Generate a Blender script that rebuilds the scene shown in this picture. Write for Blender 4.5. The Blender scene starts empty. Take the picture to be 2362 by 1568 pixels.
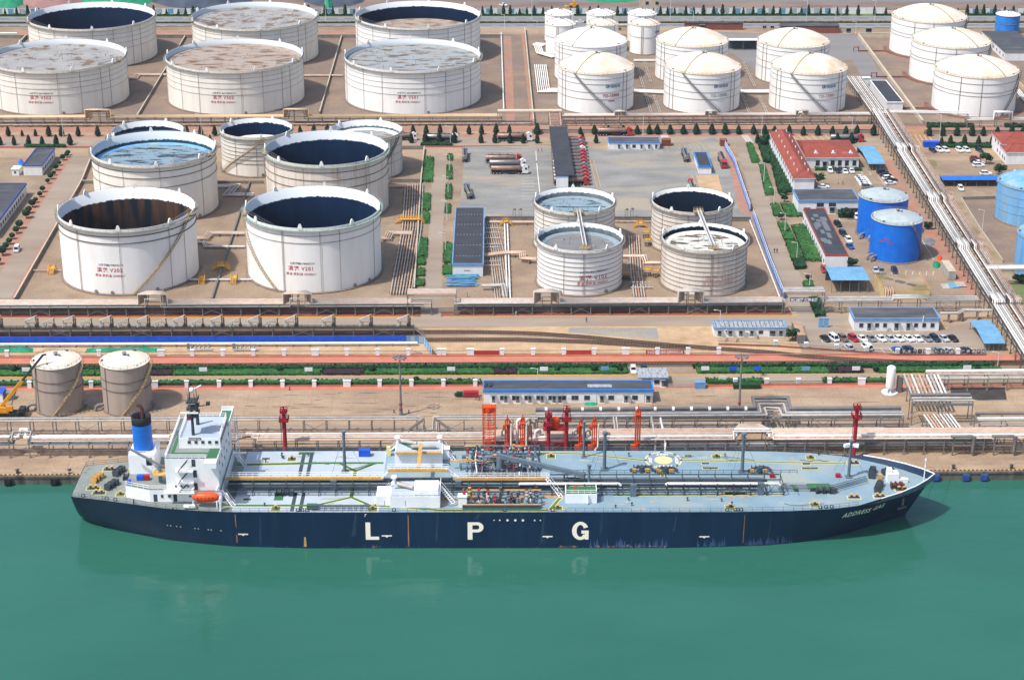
import bpy,math,random
from mathutils import Vector,Matrix
PI=math.pi
random.seed(7)
SC=bpy.context.scene
COL=SC.collection
# camera, sky, sun, exposure
CH=215.0
CAM_R=Vector((0.99985765,-0.01660314,0.00300387))
CAM_U=Vector((0.00357161,0.38226597,0.92404544))
CAM_F=Vector((0.01649033,0.92390317,-0.38227085))
FOC=6330.0/1.48476
cam_data=bpy.data.cameras.new("camera")
cam=bpy.data.objects.new("camera",cam_data)
COL.objects.link(cam)
cam_data.sensor_width=36.0
cam_data.lens=36.0*6330.0/3507.0
cam_data.clip_start=5.0
cam_data.clip_end=6000.0
cam.matrix_world=Matrix(((CAM_R.x,CAM_U.x,-CAM_F.x,0.0),(CAM_R.y,CAM_U.y,-CAM_F.y,0.0),(CAM_R.z,CAM_U.z,-CAM_F.z,CH),(0,0,0,1)))
SC.camera=cam
SUN_EL,SUN_AZ=58.5,238.0
world=bpy.data.worlds.new("World")
SC.world=world
world.use_nodes=True
wn=world.node_tree
sky=wn.nodes.new("ShaderNodeTexSky")
sky.sky_type='NISHITA'
sky.sun_disc=False
sky.sun_elevation=math.radians(SUN_EL)
sky.sun_rotation=math.radians(SUN_AZ)
sky.dust_density=2.5
wn.links.new(sky.outputs[0],wn.nodes["Background"].inputs[0])
wn.nodes["Background"].inputs[1].default_value=0.15
sun_d=bpy.data.lights.new("sun",'SUN')
sun_d.energy=3.4
sun_d.angle=math.radians(0.9)
sun_d.color=(1.0,0.965,0.92)
sun=bpy.data.objects.new("sun",sun_d)
COL.objects.link(sun)
_az=math.radians(SUN_AZ)
sdir=Vector((math.sin(_az)*math.cos(math.radians(SUN_EL)),math.cos(_az)*math.cos(math.radians(SUN_EL)),math.sin(math.radians(SUN_EL))))
sun.rotation_euler=sdir.to_track_quat('Z','Y').to_euler()
sun.location=(-200,200,300)
SC.view_settings.view_transform='Standard'
SC.view_settings.look='None'
SC.view_settings.exposure=0.4
SC.view_settings.gamma=1.0
def G(px,py,z=0.0):
 """point of the level z that the photograph shows at (px, py) of its 2362 px wide version"""
 d=CAM_F+CAM_R*((px-1181.0)/FOC)-CAM_U*((py-784.0)/FOC)
 t=(z-CH)/d.z
 return Vector((d.x*t,d.y*t,z))
def TA(ox,oy):
 """reader of positions measured in an enlargement that starts at (ox, oy) of the photograph"""
 return lambda x,y,z=0.0:G((ox+x*0.38103)/1.48476,(oy+y*0.38103)/1.48476,z)
tA,tB,tC,tD=TA(0,0),TA(870,0),TA(1740,0),TA(2610,0)
tE,tF,tJ0,tH=TA(0,540),TA(870,540),TA(1740,540),TA(2610,540)
tI,tK,tJ,tL=TA(0,1060),TA(870,1060),TA(1740,1060),TA(2610,1060)
# materials
def hexlin(h,k=1.0):
 h=h.lstrip('#')
 out=[]
 for i in(0,2,4):
  c=int(h[i:i+2],16)/255.0
  c=c/12.92 if c<=0.04045 else((c+0.055)/1.055)**2.4
  out.append(min(1.0,c*k))
 return(*out,1.0)
MATS={}
def mat(name,a,b=None,scale=0.3,lo=0.35,hi=0.65,k=0.65,rough=0.75,metal=0.0,grain=0.12,gscale=3.0,stretch=(1,1,1),c=None,cs=0.05,clo=0.5,chi=0.7,detail=6.0,bump=0.0,bscale=2.0,spec=0.3):
 """paint / concrete / metal: colour a drifting to b in patches, optional third tone c in larger patches, fine grain on top"""
 m=bpy.data.materials.new(name)
 m.use_nodes=True
 nt=m.node_tree
 N,L=nt.nodes,nt.links
 bs=N["Principled BSDF"]
 bs.inputs["Roughness"].default_value=rough
 bs.inputs["Metallic"].default_value=metal
 bs.inputs["Specular IOR Level"].default_value=spec
 geo=N.new("ShaderNodeNewGeometry")
 def noise(sc,st,det):
  mp=N.new("ShaderNodeMapping")
  mp.inputs["Scale"].default_value=(sc*st[0],sc*st[1],sc*st[2])
  L.new(geo.outputs["Position"],mp.inputs["Vector"])
  nz=N.new("ShaderNodeTexNoise")
  nz.inputs["Scale"].default_value=1.0
  nz.inputs["Detail"].default_value=det
  nz.inputs["Roughness"].default_value=0.6
  L.new(mp.outputs[0],nz.inputs["Vector"])
  return nz
 def ramp(src,l,h):
  r=N.new("ShaderNodeMapRange")
  r.inputs["From Min"].default_value=l
  r.inputs["From Max"].default_value=h
  L.new(src,r.inputs["Value"])
  return r.outputs[0]
 def mix(f,x,y,mode='MIX'):
  n=N.new("ShaderNodeMix")
  n.data_type='RGBA'
  n.blend_type=mode
  for s,v in((0,f),(6,x),(7,y)):
   if hasattr(v,'links'):
    L.new(v,n.inputs[s])
   else:
    n.inputs[s].default_value=v
  return n.outputs[2]
 col=hexlin(a,k)
 if b:
  col=mix(ramp(noise(scale,stretch,detail).outputs[0],lo,hi),col,hexlin(b,k))
 if c:
  col=mix(ramp(noise(cs,stretch,4).outputs[0],clo,chi),col,hexlin(c,k))
 if grain:
  g=ramp(noise(gscale,(1,1,1),3).outputs[0],0.3,0.7)
  gg=N.new("ShaderNodeMapRange")
  gg.inputs["To Min"].default_value=1-grain
  gg.inputs["To Max"].default_value=1+grain
  L.new(g,gg.inputs["Value"])
  cmb=N.new("ShaderNodeCombineColor")
  for i in range(3):
   L.new(gg.outputs[0],cmb.inputs[i])
  col=mix(1.0,col,cmb.outputs[0],'MULTIPLY')
 if hasattr(col,'links'):
  L.new(col,bs.inputs["Base Color"])
 else:
  bs.inputs["Base Color"].default_value=col
 if bump:
  bp=N.new("ShaderNodeBump")
  bp.inputs["Strength"].default_value=bump
  bp.inputs["Distance"].default_value=0.2
  L.new(noise(bscale,(1,1,1),5).outputs[0],bp.inputs["Height"])
  L.new(bp.outputs[0],bs.inputs["Normal"])
 MATS[name]=m
 return m
def M(n):
 return MATS[n]
# mesh builder
ORG={}
class MB:
 def __init__(s):
  s.v,s.f,s.m,s.s=[],[],[],[]
 def add(s,vs,fs,m=0,smooth=False):
  o=len(s.v)
  s.v.extend([tuple(p)for p in vs])
  for f in fs:
   s.f.append([i+o for i in f])
   s.m.append(m)
   s.s.append(smooth)
  return s
 def box(s,x0,x1,y0,y1,z0,z1,m=0):
  v=[(x,y,z)for z in(z0,z1)for y in(y0,y1)for x in(x0,x1)]
  return s.add(v,[(0,2,3,1),(4,5,7,6),(0,1,5,4),(2,6,7,3),(0,4,6,2),(1,3,7,5)],m)
 def obox(s,cx,cy,z0,sx,sy,sz,rz=0.0,m=0):
  c,n=math.cos(rz),math.sin(rz)
  v=[]
  for z in(z0,z0+sz):
   for y in(-sy/2,sy/2):
    for x in(-sx/2,sx/2):
     v.append((cx+x*c-y*n,cy+x*n+y*c,z))
  return s.add(v,[(0,2,3,1),(4,5,7,6),(0,1,5,4),(2,6,7,3),(0,4,6,2),(1,3,7,5)],m)
 def beam(s,p0,p1,w,h=None,m=0):
  p0,p1=Vector(p0),Vector(p1)
  h=h or w
  d=p1-p0
  if d.length<1e-6:
   return s
  d.normalize()
  side=d.cross(Vector((0,0,1)))
  if side.length<1e-3:
   side=Vector((1,0,0))
  side.normalize()
  up=side.cross(d)
  v=[p+side*a*w/2+up*b*h/2 for p in(p0,p1)for a,b in((-1,-1),(1,-1),(1,1),(-1,1))]
  return s.add(v,[(0,1,2,3),(7,6,5,4),(0,4,5,1),(1,5,6,2),(2,6,7,3),(3,7,4,0)],m)
 def cyl(s,p0,p1,r0,r1=None,n=8,m=0,caps=True,smooth=True):
  p0,p1=Vector(p0),Vector(p1)
  r1=r0 if r1 is None else r1
  d=(p1-p0).normalized()
  a=d.cross(Vector((0,0,1)))
  if a.length<1e-3:
   a=Vector((1,0,0))
  a.normalize()
  b=d.cross(a)
  ring=[[p+(a*math.cos(2*PI*i/n)+b*math.sin(2*PI*i/n))*r for i in range(n)]for p,r in((p0,r0),(p1,r1))]
  s.add(ring[0]+ring[1],[(i,i+n,(i+1)%n+n,(i+1)%n)for i in range(n)],m,smooth)
  if caps:
   s.add(ring[0],[list(range(n))],m)
   s.add(ring[1],[list(range(n-1,-1,-1))],m)
  return s
 def tube(s,pts,r,n=6,m=0,closed=False):
  P=[Vector(p)for p in pts]
  k=len(P)
  rings=[]
  ref=None
  for i,p in enumerate(P):
   if closed:
    t=(P[(i+1)%k]-P[i-1]).normalized()
   else:
    t=(P[min(i+1,k-1)]-P[max(i-1,0)])
    if 0<i<k-1:
     t=(P[i+1]-p).normalized()+(p-P[i-1]).normalized()
    t.normalize()
   if ref is None:
    ref=t.cross(Vector((0,0,1)))
    if ref.length<1e-3:
     ref=t.cross(Vector((0,1,0)))
   a=(ref-t*ref.dot(t))
   if a.length<1e-4:
    a=t.orthogonal()
   a.normalize()
   ref=a
   b=t.cross(a)
   sc=1.0
   if 0<i<k-1 and not closed:
    c=(P[i+1]-p).normalized().dot((p-P[i-1]).normalized())
    sc=1.0/max(0.6,math.sqrt(max(0.05,(1+c)/2)))
   rings.append([p+(a*math.cos(2*PI*j/n)+b*math.sin(2*PI*j/n))*r*(sc if sc<1.2 else 1.2)for j in range(n)])
  vs=[q for rg in rings for q in rg]
  fs=[]
  for i in range(k if closed else k-1):
   i2=(i+1)%k
   for j in range(n):
    fs.append((i*n+j,i2*n+j,i2*n+(j+1)%n,i*n+(j+1)%n))
  s.add(vs,fs,m,True)
  if not closed:
   s.add(rings[0],[list(range(n))],m)
   s.add(rings[-1],[list(range(n-1,-1,-1))],m)
  return s
 def sheet(s,pts,z=None,m=0):
  s.add([(p[0],p[1],p[2]if z is None else z)for p in pts],[list(range(len(pts)))],m)
  return s
 def prism(s,pts,z0,z1,m=0,mt=None):
  n=len(pts)
  area=sum(pts[i][0]*pts[(i+1)%n][1]-pts[(i+1)%n][0]*pts[i][1]for i in range(n))
  if area<0:
   pts=list(reversed(pts))
  lo=[(p[0],p[1],z0)for p in pts]
  hi=[(p[0],p[1],z1)for p in pts]
  s.add(lo+hi,[(i,(i+1)%n,(i+1)%n+n,i+n)for i in range(n)],m)
  s.add(hi,[list(range(n))],m if mt is None else mt)
  s.add(lo,[list(range(n-1,-1,-1))],m)
  return s
 def lathe(s,cx,cy,prof,n=24,m=0,smooth=True,a0=0.0,a1=2*PI):
  full=abs(a1-a0-2*PI)<1e-6
  cols=n if full else n+1
  vs=[]
  for r,z in prof:
   for i in range(cols):
    t=a0+(a1-a0)*i/n
    vs.append((cx+r*math.sin(t),cy-r*math.cos(t),z))
  fs=[]
  for k in range(len(prof)-1):
   for i in range(n):
    j=(i+1)%cols
    fs.append((k*cols+i,k*cols+j,(k+1)*cols+j,(k+1)*cols+i))
  return s.add(vs,fs,m,smooth)
 def disc(s,cx,cy,r,z,n=24,m=0):
  return s.add([(cx+r*math.cos(2*PI*i/n),cy+r*math.sin(2*PI*i/n),z)for i in range(n)],[list(range(n))],m)
 def ring(s,cx,cy,r,z,t,n=48,m=0,a0=0.0,a1=2*PI):
  """thin pipe ring round a tank"""
  full=abs(a1-a0-2*PI)<1e-6
  pts=[(cx+r*math.sin(a0+(a1-a0)*i/n),cy-r*math.cos(a0+(a1-a0)*i/n),z)for i in range(n if full else n+1)]
  return s.tube(pts,t,4,m,closed=full)
 def rail(s,pts,h=1.1,step=2.0,r=0.04,rails=2,m=0):
  """railing along a path"""
  P=[Vector(p)for p in pts]
  for q in range(rails):
   zz=h*(q+1)/rails
   for a,b in zip(P[:-1],P[1:]):
    s.beam(a+Vector((0,0,zz)),b+Vector((0,0,zz)),r*2,None,m)
  for a,b in zip(P[:-1],P[1:]):
   k=max(1,int((b-a).length/step))
   for i in range(k+1):
    p=a.lerp(b,i/k)
    s.beam(p,p+Vector((0,0,h)),r*2,None,m)
  return s
 def build(s,name,mats,parent=None,label=None,kind=None):
  me=bpy.data.meshes.new(name)
  o=bpy.data.objects.new(name,me)
  ox,oy,oz=ORG.get(parent.name,(0,0,0))if parent is not None else(0,0,0)
  vs=[(x-ox,y-oy,z-oz)for x,y,z in s.v]if(ox or oy or oz)else s.v
  me.from_pydata(vs,[],s.f)
  if not isinstance(mats,(list,tuple)):
   mats=[mats]
  for q in mats:
   me.materials.append(M(q)if isinstance(q,str)else q)
  if len(s.f):
   me.polygons.foreach_set("material_index",s.m)
   me.polygons.foreach_set("use_smooth",s.s)
  me.update()
  COL.objects.link(o)
  if parent is not None:
   o.parent=parent
   ORG[o.name]=(ox,oy,oz)
  if label:
   o["label"]=label
  if kind:
   o["kind"]=kind
  return o
def thing(name,label,cat,loc=(0,0,0),rz=0.0,group=None):
 o=bpy.data.objects.new(name,None)
 COL.objects.link(o)
 o.location=loc
 o.rotation_euler=(0,0,rz)
 o["label"]=label
 o["category"]=cat
 if group:
  o["group"]=group
 return o
def world_thing(name,label,cat,loc,group=None):
 """a thing whose parts are given in world coordinates"""
 o=thing(name,label,cat,loc,0,group)
 ORG[o.name]=tuple(loc)
 return o
def tag(o,label,cat,group=None,kind=None):
 o["label"]=label
 o["category"]=cat
 if group:
  o["group"]=group
 if kind:
  o["kind"]=kind
 return o
KIDS={}
def kids_of(o):
 return list(o.children)
def copy_thing(root,loc,rz=0.0,label=None,group=None,scale=None,swap=None):
 def stem(n):
  return n.split('.')[0]
 def rec(o,parent):
  c=o.copy()
  COL.objects.link(c)
  c.parent=parent
  if swap and stem(o.name)in swap:
   c.material_slots[0].link='OBJECT'
   c.material_slots[0].material=M(swap[stem(o.name)])
  for ch in kids_of(o):
   rec(ch,c)
  return c
 r=rec(root,None)
 r.location=loc
 r.rotation_euler=(0,0,rz)
 if scale:
  r.scale=(scale,scale,scale)if not isinstance(scale,(tuple,list))else scale
 if label:
  r["label"]=label
 if group:
  r["group"]=group
 return r
ORD="first second third fourth fifth sixth seventh eighth ninth tenth eleventh twelfth thirteenth fourteenth fifteenth sixteenth seventeenth eighteenth nineteenth twentieth".split()
def nth(i):
 if i<20:
  return ORD[i]
 k=i+1
 suf='th' if 10<=k%100<=20 else{1:'st',2:'nd',3:'rd'}.get(k%10,'th')
 return "%d%s"%(k,suf)
def text_geo(txt,size=1.0,bold=0.0,shear=0.0,align='CENTER',spacing=1.0):
 cu=bpy.data.curves.new("lettering_source",'FONT')
 cu.body=txt
 cu.size=size
 cu.offset=bold*size
 cu.shear=shear
 cu.align_x=align
 cu.space_character=spacing
 cu.resolution_u=3
 o=bpy.data.objects.new("lettering_source",cu)
 COL.objects.link(o)
 dg=bpy.context.evaluated_depsgraph_get()
 me=bpy.data.meshes.new_from_object(o.evaluated_get(dg))
 vs=[tuple(v.co)for v in me.vertices]
 fs=[list(p.vertices)for p in me.polygons]
 bpy.data.objects.remove(o)
 bpy.data.curves.remove(cu)
 bpy.data.meshes.remove(me)
 return vs,fs
# palette
mat("concrete","#c8ad90","#b3997c",scale=0.16,c="#a08670",cs=0.05,clo=0.5,chi=0.68,stretch=(0.5,1.2,1),grain=0.14,gscale=1.4,bump=0.1)
mat("yard_floor","#a48e79","#8f7b69",scale=0.1,c="#8f7d72",cs=0.025,clo=0.48,chi=0.68,grain=0.14,gscale=1.1)
mat("yard_front","#b49d84","#9e8871",scale=0.1,c="#977d6c",cs=0.03,clo=0.55,chi=0.75,grain=0.14,gscale=1.2)
mat("asphalt_pale","#a9a8a2","#8f8e8a",scale=0.1,stretch=(0.5,1.3,1),c="#b8ab96",cs=0.03,clo=.5,chi=.62,grain=0.12,gscale=1.2)
mat("road_tan","#b8a896","#ab9a88",scale=0.1,stretch=(0.3,1.5,1),c="#a18b7a",cs=0.03,grain=0.1)
mat("road_grey","#9b9794","#8d8b8a",scale=0.08,stretch=(0.2,1.5,1),grain=0.08)
mat("highway","#8d8e92","#83858a",scale=0.05,stretch=(0.1,1.5,1),grain=0.06)
mat("brick_salmon","#dd9176","#cf8168",scale=0.2,grain=0.1,gscale=4)
mat("brick_dull","#c6947e","#b7846f",scale=0.2,c="#a98e7d",cs=.05,grain=0.12,gscale=3)
mat("brick_red","#a9685a","#935a50",scale=0.2,grain=0.1,gscale=4)
mat("sand","#dfc09a","#cba77f",scale=0.25,c="#b99a78",cs=0.08,clo=0.55,chi=0.75,grain=0.15,gscale=2,bump=0.5,bscale=1.0)
mat("ballast","#795c4a","#5d473a",scale=1.2,grain=0.3,gscale=6)
mat("lot_brown","#a08878","#8d776b",scale=0.06,c="#7d6c64",cs=0.03,stretch=(0.5,1.5,1),grain=0.12)
mat("coal","#3a4554","#566172",scale=0.08,grain=0.2,bump=0.6,bscale=0.3)
mat("heap_pink","#b58d86","#9a6f68",scale=0.06,grain=0.15)
mat("net_green","#2fa57c","#208a63",scale=0.3,grain=0.2,gscale=1.5,bump=0.6,bscale=0.6)
mat("dirt_dry","#bda98e","#a18c72",scale=0.15,c="#8d8157",cs=0.07,clo=0.5,chi=0.62,grain=0.15)
mat("grass_thin","#63884a","#8f8a62",scale=0.3,grain=0.2)
mat("line_white","#efece6",k=0.85,grain=0.1)
mat("line_yellow","#e5a93a",k=0.85,grain=0.15)
mat("quay_face","#8c8378","#6d675f",scale=0.4,stretch=(1,1,0.3),c="#4d4b45",cs=0.3,grain=0.15)
mat("black_rubber","#23242a",k=0.8,grain=0.2)
mat("wall_grey","#a39a91","#8c837b",scale=0.3,stretch=(1,1,0.4),grain=0.1)
mat("wall_cream","#e0d3bd","#cfc0a8",scale=0.2,grain=0.08)
mat("white_paint","#e9ebec","#dcdcda",scale=0.4,stretch=(1,1,0.3),k=0.86,grain=0.04,rough=0.6)
mat("white_wall","#eef0f2","#e2e2e0",scale=0.5,stretch=(1,1,0.25),k=0.86,grain=0.04)
mat("blue_sheet","#2260dc","#1c53c6",scale=0.5,k=0.85,grain=0.06,rough=0.48)
mat("blue_bright","#2a78d8","#2168c2",scale=0.4,k=0.85,grain=0.06,rough=0.48)
mat("blue_sky_paint","#74a9cb","#6497b8",scale=0.3,k=0.85,grain=0.06)
mat("rail_steel","#5e5048","#7b6456",scale=1.0,k=0.8,grain=0.2,metal=0.3,rough=0.48)
mat("sleeper","#94826e","#776655",scale=2.0,grain=0.2)
mat("dark_iron","#3b3d42","#4a4744",scale=0.7,k=0.8,grain=0.15,rough=0.6)
mat("grey_steel","#8a8d90","#75777a",scale=0.4,k=0.8,grain=0.12,rough=0.55)
mat("hedge_leaf","#417f3c","#2b5c30",scale=0.8,k=0.62,grain=0.35,gscale=2.5,c="#4a8440",cs=0.09,clo=0.45,chi=0.7)
mat("hedge_dark","#2c6638","#1e4a2b",scale=0.8,k=0.49,grain=0.35,gscale=2.5)
mat("hedge_purple","#4b3a43","#3a2c36",scale=0.9,k=0.57,grain=0.3,gscale=2.5)
mat("cypress_leaf","#1d4d33","#12382a",scale=1.0,k=0.45,grain=0.35,gscale=2.0)
mat("shrub_leaf","#25603a","#174527",scale=1.0,k=0.45,grain=0.35,gscale=2.5)
mat("bark","#5b4a3c","#473a30",scale=2.0,grain=0.2)
def water_mat():
 m=bpy.data.materials.new("harbour_water")
 m.use_nodes=True
 nt=m.node_tree
 N,L=nt.nodes,nt.links
 bs=N["Principled BSDF"]
 bs.inputs["Roughness"].default_value=0.06
 bs.inputs["IOR"].default_value=1.33
 geo=N.new("ShaderNodeNewGeometry")
 mp=N.new("ShaderNodeMapping")
 mp.inputs["Scale"].default_value=(0.012,0.02,1)
 L.new(geo.outputs["Position"],mp.inputs["Vector"])
 nz=N.new("ShaderNodeTexNoise")
 nz.inputs["Scale"].default_value=1.0
 nz.inputs["Detail"].default_value=5
 L.new(mp.outputs[0],nz.inputs["Vector"])
 cr=N.new("ShaderNodeValToRGB")
 cr.color_ramp.elements[0].position=0.35
 cr.color_ramp.elements[0].color=hexlin("#39806e",0.48)
 cr.color_ramp.elements[1].position=0.7
 cr.color_ramp.elements[1].color=hexlin("#428c78",0.48)
 L.new(nz.outputs[0],cr.inputs[0])
 L.new(cr.outputs[0],bs.inputs["Base Color"])
 h=None
 for sc,st,d in((1.6,0.55,3),(0.45,0.5,3),(0.1,0.3,2)):
  mp2=N.new("ShaderNodeMapping")
  mp2.inputs["Scale"].default_value=(sc*st,sc,1)
  mp2.inputs["Rotation"].default_value=(0,0,0.25)
  L.new(geo.outputs["Position"],mp2.inputs["Vector"])
  n2=N.new("ShaderNodeTexNoise")
  n2.inputs["Scale"].default_value=1.0
  n2.inputs["Detail"].default_value=d
  L.new(mp2.outputs[0],n2.inputs["Vector"])
  mu=N.new("ShaderNodeMath")
  mu.operation='MULTIPLY'
  mu.inputs[1].default_value=0.10/sc
  L.new(n2.outputs[0],mu.inputs[0])
  if h is None:
   h=mu.outputs[0]
  else:
   ad=N.new("ShaderNodeMath")
   L.new(h,ad.inputs[0])
   L.new(mu.outputs[0],ad.inputs[1])
   h=ad.outputs[0]
 bp=N.new("ShaderNodeBump")
 bp.inputs["Strength"].default_value=0.4
 bp.inputs["Distance"].default_value=1.0
 L.new(h,bp.inputs["Height"])
 L.new(bp.outputs[0],bs.inputs["Normal"])
 MATS["water"]=m
water_mat()
# ground, water, roads
WATER=-2.4
QE=429.0
lvl=[0]
def ground(name,pts,m,z):
 b=MB()
 b.sheet(pts,z)
 a=sum(pts[i][0]*pts[(i+1)%len(pts)][1]-pts[(i+1)%len(pts)][0]*pts[i][1]for i in range(len(pts)))
 if a<0:
  b.f[0].reverse()
 return b.build(name,m,None,None,'structure')
def band(name,y0,y1,m,z,x0=-420,x1=420):
 return ground(name,[(x0,y0),(x1,y0),(x1,y1),(x0,y1)],m,z)
b=MB()
b.sheet([(-1200,-900),(1200,-900),(1200,QE+2),(-1200,QE+2)],WATER)
b.build("water","water",None,None,'structure')
ground("ground",[(-1200,QE),(1200,QE),(1200,2200),(-1200,2200)],"concrete",0.0)
b=MB()
b.box(-700,700,QE-0.02,QE+1.0,-12,-0.02)
b.box(-700,700,QE-0.25,QE+0.55,-0.45,0.06)
for i in range(-60,61):
 b.box(i*11.5,i*11.5+0.5,QE-0.12,QE,-6,-0.45)
b.build("quay_wall","quay_face",None,None,'structure')
b=MB()
x=-170.0
while x<170:
 b.box(x,x+0.55,QE+0.56,QE+0.86,0.0,0.22,1)
 b.box(x+0.55,x+1.1,QE+0.56,QE+0.86,0.0,0.22,0)
 x+=1.1
b.build("quay_kerb",["dark_iron","line_yellow"],None,None,'structure')
X0,X1=-420,420
band("tank_yard_ground",546,705,"yard_front",0.004)
band("far_tank_yard_ground",757,925,"yard_floor",0.008)
band("apron_strip",454.5,459,"road_tan",0.004)
band("brick_footpath",482.9,485.2,"brick_salmon",0.012)
band("quay_road",488.2,492.5,"road_tan",0.008)
b=MB()
b.box(X0,X1,492.5,492.75,0,0.14)
b.build("road_kerb","line_yellow",None,None,'structure')
b=MB()
x=-300
while x<300:
 b.sheet([(x,490.3),(x+4,490.3),(x+4,490.42),(x,490.42)],0.012)
 x+=10
b.build("road_markings","line_yellow",None,None,'structure')
band("planting_bed",492.75,499.0,"yard_front",0.012)
band("hedge_bed",485.2,488.2,"yard_front",0.010)
band("ballast_bed",499.0,502.5,"ballast",0.016)
band("pink_footpath",502.5,506.8,"brick_salmon",0.016)
b=MB()
b.box(X0,130,506.8,507.15,0,0.45)
b.build("fence_plinth","brick_salmon",None,None,'structure')
band("sand_strip",509.0,517.5,"sand",0.012,X0,96)
ground("sand_lot",[tK(1440,172),tJ(540,150),tJ(1340,150),tJ(1840,150),tJ(1900,310),tJ(1000,262),tJ(0,190),tK(1580,180)],"sand",0.020)
ground("concrete_pad",[tJ(548,165),tJ(1338,165),tJ(1352,272),tJ(540,205)],"asphalt_pale",0.028)
band("loading_road",530.5,539.0,"road_tan",0.012,X0,115)
b=MB()
b.box(X0,tK(1440,70).x,538.7,539.0,0,0.15)
b.box(tK(1700,70).x,100,538.7,539.0,0,0.15)
b.build("kerb_strip","line_yellow",None,None,'structure')
band("red_paving",539.0,543.0,"brick_red",0.02,X0,tK(1500,50).x)
band("red_paving",539.0,543.0,"brick_red",0.02,tK(1680,50).x,104)
band("trackside_ground",517.6,530.4,"ballast",0.008,X0,tK(1440,200).x)
ground("left_road",[tE(640,0),tE(826,0),tE(715,235),tE(250,1000),tE(100,1260),tE(-160,1260),tE(20,1000),tE(330,480)],"road_tan",0.016)
ground("left_footpath",[tE(590,0),tE(640,0),tE(330,480),tE(30,1000),tE(-100,1010),tE(240,480)],"brick_dull",0.020)
ground("left_footpath",[tE(826,60),tE(850,60),tE(735,235),tE(270,1000),tE(130,1290),tE(95,1270),tE(245,1000),tE(712,235)],"brick_dull",0.024)
ground("middle_road",[tF(1610,-20),tF(1760,-20),tF(1700,600),tF(1690,1000),tF(1680,1420),tF(1700,1470),tF(1480,1470),tF(1530,1400),tF(1550,1000),tF(1580,500)],"road_tan",0.020)
ground("truck_yard",[tB(1900,1320),tC(375,1310),tC(900,1345),tC(1520,1330),tC(1850,1230),tC(1930,1300),tJ0(1990,60),tJ0(2180,540),tJ0(0,545),tF(2080,540),tF(1850,450)],"asphalt_pale",0.024)
ground("sand_corner",[tC(1250,1350),tC(1530,1380),tC(1500,1400),tJ0(1560,160),tJ0(1660,210),tJ0(1780,480),tJ0(1600,500),tJ0(1100,470),tJ0(860,300),tJ0(820,0)],"asphalt_pale",0.028)
ground("weigh_pad",[tJ0(1690,160),tJ0(1880,160),tJ0(1960,400),tJ0(2020,500),tJ0(1780,500)],"sand",0.032)
ground("fence_footpath",[tC(1945,1340),tC(1990,1340),tJ0(2180,480),tJ0(2160,520),tJ0(2080,480)],"brick_dull",0.036)
ground("right_road",[tC(2030,1260),tC(2140,1260),tC(2290,1470),tJ0(2362,420),tH(60,380),tH(140,600),tH(280,950),tH(430,1200),tH(480,1480),tH(290,1480),tH(205,1200),tH(0,690)],"road_tan",0.028)
ground("brick_walk",[tH(1100,40),tH(1150,10),tH(1450,500),tH(1700,830),tH(2010,1290),tH(1890,1290),tH(1600,930),tH(1320,460)],"brick_dull",0.020)
ground("dirt_lot",[tH(1390,20),tH(1560,20),tH(1630,300),tH(2400,320),tH(2400,1475),tH(2150,1475),tH(1950,1000),tH(1700,600)],"dirt_dry",0.016)
ground("dirt_verge",[tH(1620,520),tH(1760,560),tH(2100,1000),tH(2362,1280),tH(2362,1420),tH(2240,1300),tH(1980,960)],"grass_thin",0.020)
ground("grass_verge",[tH(2240,1130),tH(2400,1100),tH(2400,1400),tH(2290,1250)],"grass_thin",0.024)
ground("basin_floor",[tH(1800,372),tH(2100,370),tH(2400,640),tH(2400,940),tH(2160,945),tH(1950,620)],"yard_floor",0.024)
ground("car_park",[tL(390,60),tL(800,195),tL(1590,195),tL(1860,110),tL(2200,360),tL(2010,395),tL(1150,395),tL(470,340),tL(390,330)],"road_tan",0.024)
ym=lambda py:G(1000,py).y
band("street_footpath",ym(304),ym(293),"brick_dull",0.016)
band("street_footpath",ym(316.5),ym(310),"brick_dull",0.020)
band("main_street",ym(334),ym(316.5),"road_tan",0.020)
band("street_footpath",ym(340.5),ym(336),"brick_red",0.016,X0,20)
b=MB()
x=-300
while x<320:
 b.sheet([(x,ym(326)),(x+4,ym(326)),(x+4,ym(325.6)),(x,ym(325.6))],0.024)
 x+=9
for q in range(7):
 p,r=tD(260+60*q,1215),tD(330+60*q,1275)
 b.sheet([(p.x,p.y),(p.x+0.4,p.y),(r.x+0.4,r.y),(r.x,r.y)],0.026)
 p,r=tD(1250+40*q,1215),tD(1250+40*q+60,1310)
 b.sheet([(p.x,p.y),(p.x+0.4,p.y),(r.x+0.4,r.y),(r.x,r.y)],0.026)
b.build("street_markings","line_yellow",None,None,'structure')
ground("salmon_path",[tB(2240,330),tB(2310,330),tC(60,1090),tC(0,1090),tB(2270,1080)],"brick_dull",0.02)
ground("salmon_edge",[tC(120,300),tC(140,300),tC(228,1130),tC(205,1130)],"brick_dull",0.024)
ground("grey_lane",[tC(1620,280),tC(2240,300),tD(640,300),tD(860,320),tD(1250,960),tD(1100,1000),tD(800,540),tC(2240,640),tC(1980,460),tC(1640,450)],"road_grey",0.016)
band("far_footpath",ym(81),ym(71),"brick_dull",0.016,X0,ym(0)*0)
band("highway",ym(63.5),ym(55.5),"highway",0.016)
band("median",ym(55.5),ym(48.5),"yard_floor",0.016)
band("highway",ym(48.5),ym(39),"highway",0.02)
band("far_verge",ym(39),ym(33),"grass_thin",0.016)
band("far_lot",ym(23.5),1900,"lot_brown",0.012,-900,900)
band("far_road",ym(5),ym(1),"highway",0.02,10,500)
b=MB()
for py,st in((43.6,9),(59.5,9)):
 x=-300
 while x<330:
  b.sheet([(x,ym(py)),(x+3.5,ym(py)),(x+3.5,ym(py)+0.25),(x,ym(py)+0.25)],0.026)
  x+=st
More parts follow.
